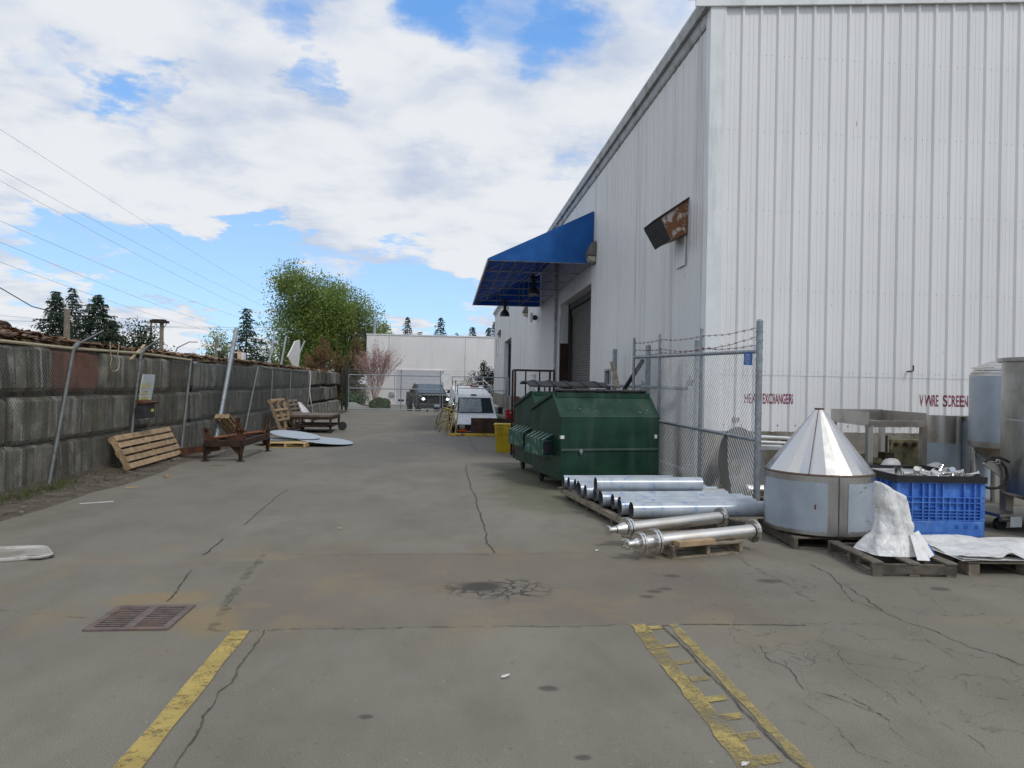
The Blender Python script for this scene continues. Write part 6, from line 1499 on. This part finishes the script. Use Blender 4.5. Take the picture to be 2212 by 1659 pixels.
def van():
    t = thing('white_van', 'white work van with a roof ladder rack parked nose out in the loading ramp', 'van', (1.46, 32.2, PIT_Z), 0, None, (rad(6.3), 0, rad(4)))
    H = 2.07
    side = [(.05, .38), (.02, .62), (.06, .92), (.42, 1.08), (.98, 1.24), (1.62, 1.96), (1.9, 2.05), (5.3, 2.07), (5.45, 1.9), (5.5, .4)]
    n = len(side); mb = MB()
    def w(z): return .99 if z < 1.2 else .99 - (z - 1.2) * .17
    for s_ in (-1, 1):
        for y, z in side: mb.v.append((s_ * (w(z) - (.10 if y < .1 else .0)), y, z))
    mb.f = [tuple(range(n)), tuple(range(n, 2 * n))[::-1]] + [(i, (i + 1) % n, n + (i + 1) % n, n + i) for i in range(n)]
    obj('body', mb, M['van_white'], t, bevel=.05)
    nrm = V((0, -.72, .64)).normalized(); def_ = .012
    mb = MB(); a, b = V((0, 1.03, 1.275)), V((0, 1.60, 1.92)); q = [a + V((-.86, 0, 0)), a + V((.86, 0, 0)), b + V((.76, 0, 0)), b + V((-.76, 0, 0))]; q = [p + nrm * .004 for p in q]; mb.slab(q, nrm * .012); ws = obj('windscreen', mb, M['glass'], t)
    mb = MB(); q2 = [a + V((-.78, 0, 0)) + nrm * .018 + (b - a) * .06, a + V((.32, 0, 0)) + nrm * .018 + (b - a) * .06, b + V((.29, 0, 0)) + nrm * .018 - (b - a) * .06, b + V((-.70, 0, 0)) + nrm * .018 - (b - a) * .06]; mb.slab(q2, nrm * .002); obj('sun_shade', mb, pbr('shade behind glass', (.33, .36, .37), .25, .3, .08, 3), ws)
    for x0, x1 in ((-.7, 0), (.05, .72)): mb = MB(); mb.tube(a + V((x0, 0, 0)) + nrm * .03, a + V((x1, 0, 0)) + nrm * .03 + (b - a) * .05, .012, 6); obj('wiper', mb, M['black'], t)
    mb = MB(); mb.bb(-.90, .90, .0, .06, .62, .90); gr = obj('grille', mb, M['black'], t)
    mb = MB(); [mb.bb(-.5, .5, -.012, .0, z, z + .02) for z in (.68, .75, .82)]; obj('slats', mb, M['darkmetal'], gr)
    for s_ in (-1, 1):
        mb = MB(); mb.box((s_ * .70, -.02, .78), (.26, .06, .16)); obj('headlight', mb, M['steel_bright'], t, bevel=.02)
        mb = MB(); mb.box((s_ * .70, -.02, .63), (.42, .06, .10)); obj('turn_light', mb, M['orange'], t, bevel=.015)
        mb = MB(); mb.box((s_ * 1.17, 1.05, 1.42), (.22, .12, .32)); mb.beam((s_ * .9, 1.15, 1.3), (s_ * 1.17, 1.08, 1.34), .04, .04); obj('wing_mirror', mb, M['black'], t, bevel=.03)
        mb = MB(); mb.slab([(s_ * .985, 1.35, 1.28), (s_ * .985, 2.3, 1.28), (s_ * .90, 2.3, 1.86), (s_ * .90, 1.75, 1.86)], (s_ * .012, 0, .002)); obj('side_window', mb, M['glass'], t)
        for y in (.95, 4.3):
            mb = MB(); mb.lathe([(.05, -.11), (.22, -.12), (.34, -.11), (.36, -.06), (.36, .06), (.34, .11), (.05, .11)], (s_ * .88, y, .36), 24, Matrix.Rotation(rad(90), 3, 'Y')); obj('wheel', mb, M['rubber'], t, smooth=40)
    mb = MB(); mb.bb(-.98, .98, -.12, .05, .36, .58); obj('bumper', mb, M['black'], t, bevel=.03)
    mb = MB(); mb.box((-.02, 1.78, 2.05), (.28, .08, .05)); obj('brake_light', mb, M['rust'], t, bevel=.02)
    mb = MB(); mb.box((.35, 4.9, 2.12), (.4, .3, .08)); obj('roof_vent', mb, M['rust_orange'], t)
    mb = MB()
    for y in (1.75, 2.9, 4.9):
        mb.beam((-.80, y, 2.36), (.80, y, 2.36), .05, .04)
        for s_ in (-.8, .8): mb.beam((s_, y, 2.02), (s_, y, 2.58), .05, .05)
    for s_ in (-.8, .8): mb.beam((s_, 1.75, 2.44), (s_, 4.95, 2.44), .04, .05)
    obj('ladder_rack', mb, M['white_rust'], t)
    return t
M['white_rust'] = pbr('rusty white rack', (.62, .62, .60), .5, 0, .08, 6, (.16, .07, .04), .9, 4, edge=(.5, .58))
van()

def truck(label, loc, rz, lit=True):
    t = thing('pickup_truck', label, 'pickup truck', loc, rz)
    side = [(.12, .55), (.05, .9), (.14, 1.14), (1.45, 1.24), (1.62, 1.26), (2.25, 1.86), (3.6, 1.92), (4.05, 1.36), (5.75, 1.34), (5.8, .6)]
    n = len(side); mb = MB()
    def w(z): return 1.0 if z < 1.3 else 1.0 - (z - 1.3) * .33
    for s_ in (-1, 1): mb.v += [(s_ * (w(z) - (.12 if y < .2 else 0)), y, z) for y, z in side]
    mb.f = [tuple(range(n)), tuple(range(n, 2 * n))[::-1]] + [(i, (i + 1) % n, n + (i + 1) % n, n + i) for i in range(n)]
    obj('body', mb, M['carblack'], t, bevel=.06)
    nrm = V((0, -.69, .72)).normalized(); a, b = V((0, 1.68, 1.31)), V((0, 2.22, 1.82)); mb = MB(); q = [p + nrm * .006 for p in (a + V((-.86, 0, 0)), a + V((.86, 0, 0)), b + V((.72, 0, 0)), b + V((-.72, 0, 0)))]; mb.slab(q, nrm * .01); obj('windscreen', mb, M['glass_sky_tint'], t)
    mb = MB(); mb.bb(-.52, .52, -.02, .10, .72, 1.10); g_ = obj('grille', mb, M['black'], t, bevel=.03)
    mb = MB(); [mb.bb(-.48, .48, -.035, -.02, z, z + .022) for z in (.80, .90, 1.0)]; obj('slats', mb, M['darkmetal'], g_)
    mb = MB(); mb.box((0, .3, 1.20), (1.5, 1.0, .08)); obj('hood_bulge', mb, M['carblack'], t, bevel=.03)
    for s_ in (-1, 1):
        mb = MB(); mb.box((s_ * .74, .06, .97), (.32, .12, .20)); hl = obj('headlight', mb, M['glass'], t, bevel=.03)
        mb = MB(); mb.ball((s_ * .74, -.01, .97), .075, 14, 8, (1.15, .35, .8)); obj('lamp', mb, M['headlight'] if lit else M['steel_bright'], hl, smooth=60)
        mb = MB(); mb.box((s_ * 1.20, 1.75, 1.42), (.26, .14, .24)); mb.beam((s_ * .95, 1.8, 1.34), (s_ * 1.2, 1.78, 1.36), .05, .05); obj('wing_mirror', mb, M['black'], t, bevel=.03)
        mb = MB(); mb.slab([(s_ * .985, 2.0, 1.34), (s_ * .985, 3.7, 1.34), (s_ * .83, 3.4, 1.80), (s_ * .83, 2.4, 1.80)], (s_ * .012, 0, .004)); obj('side_window', mb, M['glass'], t)
        for y in (1.0, 4.6):
            mb = MB(); mb.lathe([(.05, -.14), (.22, -.15), (.38, -.14), (.41, -.09), (.41, .09), (.38, .14), (.05, .14)], (s_ * .90, y, .41), 24, Matrix.Rotation(rad(90), 3, 'Y')); obj('wheel', mb, M['rubber'], t, smooth=40)
            mb = MB(); mb.lathe([(.45, -.1), (.58, -.1), (.60, .0), (.58, .08), (.45, .08)], (s_ * .98, y, .43), 24, Matrix.Rotation(rad(90), 3, 'Y'), rad(90), rad(270)); obj('fender_flare', mb, M['black'], t, smooth=40)
    mb = MB(); mb.bb(-1.0, 1.0, -.18, .10, .40, .70); obj('bumper', mb, M['black'], t, bevel=.05)
    mb = MB(); mb.box((.05, -.19, .58), (.32, .015, .16)); obj('licence_plate', mb, M['film'], t)
    mb = MB(); [mb.box((s_ * .5, -.22, .38), (.08, .06, .12)) for s_ in (-1, 1)]; obj('tow_hooks', mb, M['steel_bright'], t)
    return t
M['glass_sky_tint'] = pbr('windscreen with sky', (.10, .13, .15), .05, 0, .1, 2, spec=1)  # sky reflection put into the glass colour
truck('black pickup truck with both headlights lit, waiting beyond the far gate', (-.60, 43.4, -.30), rad(11))
truck('dark pickup truck half hidden behind the white van', (2.1, 49.0, -.5), rad(8), False)

# ------------------------------------------------------------------ far building and surroundings
b2 = thing('far_warehouse', 'plain white tilt up warehouse closing the view beyond the gate', 'warehouse', (-7.7, 70, -.5))
bx0 = PY(791, 800, 70).x
mb = MB(); mb.bb(bx0, 22, 70, 110, -.5, 6.25); obj('wall', mb, M['bldg2'], b2, world=True)
mb = MB(); mb.bb(bx0 - .06, 22, 69.94, 70.2, 6.25, 6.36); obj('parapet_cap', mb, M['trim'], b2, world=True)
def seam(*pts):
    mb = MB()
    for p, q in zip(pts, pts[1:]): mb.slab([V(p) + V((-.02, 0, 0)), V(p) + V((.02, 0, 0)), V(q) + V((.02, 0, 0)), V(q) + V((-.02, 0, 0))], (0, -.008, 0))
    return mb
R3 = lambda x, y: PY((1300 + x * 800 / 1659) * .54004, (1200 + y * 800 / 1659) * .54004, 69.995)
for a, b in (((532, 290), (525, 640)), ((1165, 308), (1155, 700))): obj('panel_joint', seam(R3(*a), R3(*b)), M['bldg2_joint'] if 'bldg2_joint' in M else M['gutter'], b2, world=True)
def wire_shape(mb, p, q, r=.012): mb.tube(p, q, r, 5)
d0, d1_ = R3(592, 585), R3(977, 930)
mb = MB(); mb.bb(d0.x - .12, d0.x, 69.9, 69.99, -.5, d0.z + .12); mb.bb(d1_.x, d1_.x + .12, 69.9, 69.99, -.5, d0.z + .12); mb.bb(d0.x, d1_.x, 69.9, 69.99, d0.z, d0.z + .12); obj('door_frame', mb, M['bldg2'], b2, world=True)
mb = MB(); mb.bb(d0.x, d1_.x, 69.92, 69.985, -.5, d0.z); dd = obj('sectional_door', mb, M['bldg2_door'], b2, world=True)
mb = MB()
for k in range(1, 8): z = -.5 + (d0.z + .5) * k / 8; mb.bb(d0.x, d1_.x, 69.914, 69.92, z, z + .018)
obj('section_joints', mb, M['gutter'], b2, world=True, kind='stuff')
for x in (630, 705, 800): c = R3(x, 832); mb = MB(); mb.bb(c.x - .28, c.x + .28, 69.905, 69.92, c.z - .10, c.z + .1); obj('door_window', mb, M['glass'], b2, world=True)
c = R3(558, 778); mb = MB(); mb.box((c.x, 69.9, c.z), (.5, .2, .35)); obj('wall_lamp', mb, M['gutter'], b2, world=True)
c = R3(392, 240); mb = MB(); mb.tube((c.x, 72, 6), (c.x, 72, 8.0), .16, 12); obj('roof_pipe', mb, M['galv'], b2, world=True)
mb = MB(); p = [R3(190, 850), R3(250, 850), R3(285, 868), R3(340, 890), R3(340, 940), R3(190, 940)]; p = [PY((1300 + x * 800 / 1659) * .54004, (1200 + y * 800 / 1659) * .54004, 60) for x, y in ((190, 850), (250, 850), (285, 868), (340, 890), (340, 945), (190, 945))]; mb.slab(p, (0, .2, 0)); one('low_wall', mb, M['concrete_lite'] if 'concrete_lite' in M else M['trim'], 'low pale concrete wall with a stepped top beside the round hedge', 'wall')

# ------------------------------------------------------------------ vegetation
def leafquad(mb, c, s, up=.0):
    n = V((random.gauss(0, 1), random.gauss(0, 1), random.gauss(0, 1) + up)).normalized(); t = n.orthogonal().normalized(); t = Matrix.Rotation(random.uniform(0, 6.28), 3, n) @ t; b = n.cross(t); s *= random.uniform(.6, 1.3)
    mb.quad(c + t * s, c + b * s * .6, c - t * s, c - b * s * .6)
def deciduous(name, label, cat, base, h, blobs, nleaf, ls, mat, trunk_r=.25, clumps=90, bark='bark', spread=.30):
    base = V(base); t = thing(name, label, cat, base)
    mb = MB(); tr = [base, base + V((.1, 0, h * .3)), base + V((-.1, .1, h * .6)), base + V((.05, 0, h * .9))]; mb.path([p - base for p in tr], [trunk_r, trunk_r * .8, trunk_r * .5, trunk_r * .12], 8)
    cs = []
    wsum = sum(b[3] * b[4] for b in blobs)
    for k in range(clumps):
        r_ = random.uniform(0, wsum)
        for bl in blobs:
            r_ -= bl[3] * bl[4]
            if r_ <= 0: break
        cx, cy, cz, rx, rz = bl; d = V((random.gauss(0, 1), random.gauss(0, 1), random.gauss(0, 1))).normalized() * random.uniform(.35, 1.0) ** .6
        c = V((cx + d.x * rx, cy + d.y * rx, cz + d.z * rz)); cs.append((c, random.uniform(.6, 1.2) * spread * min(rx, rz)))
    for c, r_ in cs[:60]:
        z0 = max(h * .15, c.z * .55); s = V((0, 0, z0)); mb.path([s, s.lerp(c, .5) + V((0, 0, .3)), c], [.09, .05, .015], 5)
    obj('trunk', mb, M[bark], t)
    mb = MB(); per = nleaf // clumps
    for c, r_ in cs:
        for k in range(per):
            q = c + V([max(-1.7, min(1.7, random.gauss(0, 1))) for _ in range(3)]) * r_
            if q.z < .2: continue
            leafquad(mb, q, ls, .4)
    obj('crown', mb, M[mat], t, recalc=False); return t
def conifer(label, base, h, w, mat='needle', dens=1.0, name='conifer', bare=.08, droop=.16, group=None, ragged=.42, ls=.16):
    base = V(base); t = thing(name, label, 'tree', base, group=group)
    mb = MB(); mb.tube((0, 0, 0), (0, 0, h * .98), max(.05, h * .016), 7, .01); lf = MB(); z = h * bare; 
    while z < h * .99:
        u = (z - h * bare) / (h * (1 - bare)); ln = w * (1 - u) ** .85 * random.uniform(1 - ragged, 1.08) + .12; nb = max(3, int(7 * dens))
        a0 = random.uniform(0, 6.28)
        for k in range(nb):
            a = a0 + 2 * math.pi * k / nb + random.gauss(0, .25); l = ln * random.uniform(1 - ragged * 1.3, 1.1); d = V((math.cos(a), math.sin(a), 0)); tip = V((0, 0, z)) + d * l + V((0, 0, -droop * l + random.gauss(0, .06) * l + .12 * u * l)); r0 = V((0, 0, z))
            if l > .6: mb.path([r0, tip], [.02 + .01 * l, .006], 4, False)
            m = max(4, int(l / ls * 2.5 * dens))
            for j in range(m):
                v = (j + random.random()) / m; v = .15 + .85 * v; p = r0.lerp(tip, v) + V((random.gauss(0, .10), random.gauss(0, .10), random.gauss(0, .05))) * (.5 + l * .25)
                side = Matrix.Rotation(random.choice((-1, 1)) * random.uniform(.2, 1.2), 3, 'Z') @ d; q = p + side * ls * random.uniform(.6, 1.8) + V((0, 0, -ls * random.uniform(.2, 1.6))); wv = V((random.gauss(0, 1), random.gauss(0, 1), random.gauss(0, 1))).normalized() * ls * random.uniform(.5, 1.0)
                lf.quad(p - wv * .5, p + wv * .5, q + wv * .25, q - wv * .25)
        z += h * .032 * (1.15 - .5 * u) / (.6 + .4 * dens)
    obj('trunk', mb, M['bark'], t); obj('crown', lf, M[mat], t, recalc=False); return t
def at(x, Y, z=-.5): p = PY(x, 830, Y); return V((p.x, Y, z))
def topz(x, y, Y): return PY(x, y, Y).z
random.seed(21)
b_ = at(665, 75); h = topz(665, 570, 75) + .5
deciduous('poplar_tree', 'tallest dense green poplar behind the end of the wall', 'tree', b_, h, [(-.9, 0, h * .80, 2.6, 2.6), (.9, 0, h * .70, 2.7, 2.8), (-1.4, .5, h * .52, 3.1, 3.0), (1.2, 0, h * .45, 3.2, 3.0), (-.6, 0, h * .28, 3.3, 2.2), (2.2, .3, h * .58, 2.0, 2.4)], 46000, .108, 'leaf', .32, 240, spread=.31)
b_ = at(742, 79); h = topz(742, 605, 79) + .5
deciduous('poplar_tree', 'lighter spring green poplar right of the tallest tree', 'tree', b_, h, [(-.4, 0, h * .80, 2.2, 2.2), (1.7, 0, h * .68, 2.2, 2.2), (-.8, 0, h * .55, 2.5, 2.6), (2.6, 0, h * .48, 2.0, 2.2), (0, 0, h * .34, 2.9, 2.4)], 30000, .108, 'leaf_light', .25, 190, spread=.30)
b_ = at(815, 84); h = topz(815, 683, 84) + .5
deciduous('young_tree', 'small green tree top showing above the left corner of the far warehouse', 'tree', b_, h, [(0, 0, h * .80, 1.4, 1.5), (-.5, 0, h * .6, 1.8, 1.6)], 3600, .12, 'leaf', .12, 40)
b_ = at(608, 88); h = topz(608, 735, 88) + .5
deciduous('young_tree', 'pale thin tree between the single fir and the poplars', 'tree', b_, h, [(0, 0, h * .7, 2.0, 2.0), (-3, 0, h * .6, 2, 2)], 2600, .12, 'leaf_light', .12, 60)
b_ = at(470, 92); h = topz(470, 712, 92) + .5
deciduous('young_tree', 'pale green tree behind the leaning tube', 'tree', b_, h, [(0, 0, h * .72, 1.7, 2.2), (.6, 0, h * .5, 2.2, 2.0)], 3200, .12, 'leaf_light', .14, 60)
def column(label, x, Y, ytop, w, mat, n, lean=0, group='brown columnar cedars'):
    b_ = at(x, Y); h = topz(x, ytop, Y) + .5; bl = []
    for k in range(9):
        u = k / 8; r_ = w * (1 - u ** 2.2) ** .7 * .62 + .16
        for q in range(3 if u < .8 else 1): bl.append((lean * u + random.uniform(-.5, .5) * r_, random.uniform(-.5, .5) * r_, h * (.08 + .86 * u), r_ * random.uniform(.7, 1.0), h * .10))
    t = deciduous('columnar_cedar', label, 'tree', b_, h, bl, n, .06, mat, .10, 150, spread=.34); t['group'] = group
column('rusty brown cedar standing before the tall poplar', 690, 66, 722, 2.5, 'cedar', 16000); column('brown and green cedar beside the far warehouse corner', 764, 67, 704, 1.7, 'cedar_green', 14000, lean=.3)
column('dull olive cedar between the two brown cedars', 732, 69, 745, 1.3, 'cedar_green', 6000)
# bare pink budding tree
b_ = at(808, 64.5); h = topz(812, 724, 64.5) + .5; t = thing('budding_tree', 'bare pinkish budding tree in front of the far warehouse', 'tree', b_); mb = MB(); lf = MB()
def branch(p, d, l, r, lev):
    q = p + d * l; mid = p.lerp(q, .5) + V((random.gauss(0, .03), random.gauss(0, .03), 0)) * l; mb.path([p, mid, q], [r, r * .8, r * .55], 4, False)
    if lev >= 2:
        for k in range(8): c = p.lerp(q, random.random()); leafquad(lf, c + V((random.gauss(0, .04), random.gauss(0, .04), 0)), .05)
    if lev < 4:
        for k in range(3 if lev < 3 else 2):
            nd_ = (d + V((random.gauss(0, .30), random.gauss(0, .30), random.uniform(.05, .3)))).normalized(); branch(p.lerp(q, random.uniform(.45, 1)), nd_, l * random.uniform(.62, .85), r * .55, lev + 1)
mb.tube((0, 0, 0), (0, 0, .5), .09, 8)
for k in range(22): a = random.uniform(0, 6.28); branch(V((0, 0, .35)), V((math.cos(a) * random.uniform(.05, .48) + .06, math.sin(a) * random.uniform(.05, .48), 1)).normalized(), h * .34, .024, 1)
obj('trunk', mb, M['bark_pink'] if 'bark_pink' in M else M['bark'], t, recalc=False); obj('crown', lf, M['bud'], t, recalc=False)
# hedge ball, dark bush, shrubs
def bush(label, x, Y, z0, rx, rz, mat, n, ls, name='round_shrub', cat='shrub'):
    b_ = at(x, Y, z0); t = thing(name, label, cat, b_); lf = MB()
    for k in range(n):
        d = V((random.gauss(0, 1), random.gauss(0, 1), random.gauss(0, 1))).normalized(); s = random.uniform(.55, 1) ** .4; q = V((d.x * rx * s, d.y * rx * s, rz + d.z * rz * s)); q += V((1, 1, 1)) * .12 * mnoise.noise(q * 1.6)
        leafquad(lf, q, ls)
    mb = MB(); mb.tube((0, 0, 0), (0, 0, rz), .06, 6); obj('stem', mb, M['bark'], t); obj('foliage', lf, M[mat], t, recalc=False)
bush('clipped round green hedge in front of the far warehouse', 821, 60, -.95, .92, .66, 'hedge', 5000, .06)
bush('bright green weeds under the brown cedars', 762, 62, -.7, 1.0, .7, 'hedge', 2600, .08, 'weed_clump')
b_ = at(1047, 64.0); h = topz(1047, 768, 64.0) + .5
deciduous('holly_bush', 'dark upright holly like bush against the far warehouse by the building corner', 'bush', b_, h, [(.2, 0, h * .78, .55, .8), (-.35, 0, h * .55, .75, .9), (.45, 0, h * .5, .6, .9), (0, 0, h * .28, .95, .9)], 3600, .075, 'shrub', .08, 60, spread=.42)
bush('yellow green young shrub between the truck and the van', 1010, 62, -.4, .8, 1.3, 'leaf_light', 700, .07, 'young_shrub')
# conifers
conifer('left dark fir of the group of three behind the heap', at(118, 62), topz(118, 625, 62) + .5, 4.3, dens=1.2)
conifer('thin tipped fir in the middle of the group behind the utility pole', at(153, 66), topz(153, 621, 66) + .5, 3.4, dens=1.0)
conifer('right broad dark fir of the group of three', at(208, 60), topz(208, 634, 60) + .5, 5.2, dens=1.25)
conifer('low dark fir filling the right flank of the group of firs', at(242, 64), topz(242, 690, 64) + .5, 4.0, dens=1.1)
b_ = at(300, 60); h = topz(300, 692, 60) + .5
deciduous('holly_bush', 'dark rounded evergreen bush left of the platform pole', 'bush', b_, h, [(0, 0, h * .78, 1.2, 1.3), (.3, 0, h * .5, 1.6, 1.6)], 5000, .10, 'shrub', .12, 70, spread=.4)
conifer('single open dark fir left of the poplars', at(530, 68), topz(530, 662, 68) + .5, 4.6, dens=.9, ragged=.5)
conifer('small dark fir at the foot of the single open fir', at(565, 70), topz(560, 770, 70) + .5, 3.2, dens=.8, droop=.1)
for x, y, Y, w, lb in ((878, 683, 112, 2.4, 'left tall fir beyond the far warehouse roof'), (950, 684, 112, 3.4, 'broad tall fir in the middle beyond the far warehouse roof'), (1018, 705, 115, 3.0, 'rounded fir beyond the roof right of the broad fir'), (1054, 706, 118, 2.3, 'fir beside the corner of the main warehouse, lower of two'), (1066, 693, 116, 2.4, 'fir mostly hidden by the main warehouse corner, taller of two')):
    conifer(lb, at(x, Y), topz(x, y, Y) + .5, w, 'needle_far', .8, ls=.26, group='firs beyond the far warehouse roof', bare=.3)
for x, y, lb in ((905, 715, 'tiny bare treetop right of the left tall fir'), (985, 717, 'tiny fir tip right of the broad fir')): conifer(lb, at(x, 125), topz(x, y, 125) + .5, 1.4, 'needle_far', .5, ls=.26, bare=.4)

# poles and wires
def pole(label, x, Y, ytop, r=.13, arms=(), name='utility_pole'):
    b_ = at(x, Y); h = topz(x, ytop, Y) + .5; t = thing(name, label, 'utility pole', b_); mb = MB(); mb.tube((0, 0, 0), (0, 0, h), r * 1.2, 10, r); obj('post', mb, M['pole_wood'], t, smooth=40)
    return t, h
t, h = pole('weathered utility pole with insulator in front of the three firs', 142, 44, 668, .16); mb = MB(); mb.tube((0, 0, h - .02), (0, 0, h + .22), .05, 8); obj('insulator', mb, M['white_paint'], t); mb = MB(); mb.tube((.28, 0, h - .75), (.28, 0, h - .45), .03, 8); mb.beam((0, 0, h - .6), (.3, 0, h - .6), .04, .04); obj('bracket', mb, M['white_paint'], t)
t, h = pole('utility pole carrying a dark flat platform of lamps', 347, 46, 697, .12); mb = MB(); mb.bb(-.62, .35, -.3, .3, h - .02, h + .12); mb.bb(-.5, .2, -.2, .2, h + .12, h + .2); obj('lamp_platform', mb, M['rust_dark'], t); mb = MB(); mb.beam((0, 0, h - .5), (-.45, 0, h - .02), .04, .04); mb.beam((0, 0, h - .5), (.3, 0, h - .02), .04, .04); obj('brace', mb, M['galv'], t)
t, h = pole('far thin utility pole behind the dark evergreen bush', 324, 80, 690, .12); mb = MB(); mb.beam((-.9, 0, h - .3), (.9, 0, h - .3), .1, .1); obj('crossarm', mb, M['pole_wood'], t)
t, h = pole('short pale pole left of the leaning tube', 466, 58, 730, .11); mb = MB(); mb.box((.2, 0, h - .9), (.3, .2, .2)); obj('lamp', mb, M['white_paint'], t)
b_ = at(375, 60); t = thing('street_lamp', 'slim curved street lamp seen over the heap', 'street lamp', b_); z1 = topz(400, 738, 60) + .5; mb = MB(); mb.path([(0, 0, 0), (0, 0, z1 - 1.2), (.25, 0, z1 - .5), (1.2, 0, z1)], [.08, .06, .05, .04], 8); obj('post', mb, M['galv'], t, smooth=50); mb = MB(); mb.box((1.5, 0, z1), (.6, .22, .12)); obj('lamp_head', mb, M['white_paint'], t, bevel=.04)
t = thing('white_sign_box', 'dark and white equipment box beyond the wall right of the leaning tube', 'equipment box', at(512, 50, 3.0)); c = PY(512, 770, 50); t.location = c; mb = MB(); mb.box((0, 0, 0), (1.0, .6, .55)); obj('box', mb, M['white_paint'], t); mb = MB(); mb.box((-.1, -.305, 0), (.5, .02, .45)); obj('screen', mb, M['black'], t); mb = MB(); mb.tube((0, 0, -.27), (0, 0, -c.z - .5), .06, 8); obj('post', mb, M['galv'], t)
WY = [('highest', (0, 286), (564, 630)), ('second highest', (0, 373), (547, 650)), ('third highest', (0, 397), (519, 660)), ('fourth', (0, 484), (496, 678)), ('fifth', (0, 530), (468, 701)), ('lowest', (0, 573), (458, 716))]
for nm, a, b in WY:
    p, q = PX(*a, -20), PX(*b, -20); d = (q - p); p0 = p - d * .25; q0 = q + d * .5; mb = MB(); pts = []
    for k in range(25): u = k / 24; w = p0.lerp(q0, u); w.z -= .5 * (math.sin(math.pi * u) - .72); pts.append(w - p0)
    mb.path(pts, .0075, 4); o = one('power_line', mb, M['wire_thin'], nm + ' of the six long overhead wires crossing the left sky', 'overhead wire', 'overhead wires'); o.location = p0
for nm, a, b, Y in (('upper', (-60, 688), (700, 707), 80), ('lower', (-60, 676), (620, 716), 84)):
    p, q = PY(*a, Y), PY(*b, Y); mb = MB(); mb.path([(p.lerp(q, k / 16) - V((0, 0, .35 * math.sin(math.pi * k / 16)))) - p for k in range(17)], .014, 4); o = one('cross_wire', mb, M['wire_thin'], nm + ' of two faint wires running level behind the firs', 'overhead wire'); o.location = p
p, q = PY(-40, 598, 44), PY(142, 680, 44); mb = MB(); mb.path([V((0, 0, 0)), (q - p) * .6 + V((0, 0, -.4)), q - p], .03, 6); o = one('service_cable', mb, M['darkmetal'], 'thick service cable drooping to the weathered utility pole', 'overhead wire', smooth=60); o.location = p
# scrap machinery poking above the wall at the left edge
t = thing('scrap_machine', 'dark scrap machine arm poking above the heap at the left edge', 'scrap metal', PX(12, 705, -7.0)); c = t.location
mb = MB(); mb.path([PX(x, y, -7.0) - c for x, y in ((-20, 712), (0, 698), (12, 700), (22, 712), (40, 722))], .05, 8); mb.lathe_x([(.07, 0), (.07, 1)], PX(14, 706, -7.05) - c, PX(14, 706, -6.9) - c, 14); mb.path([PX(x, y, -6.9) - c for x, y in ((-10, 722), (30, 716), (55, 728))], .03, 8); obj('arm', mb, M['scrap_blue'] if 'scrap_blue' in M else M['rust_dark'], t, smooth=50)
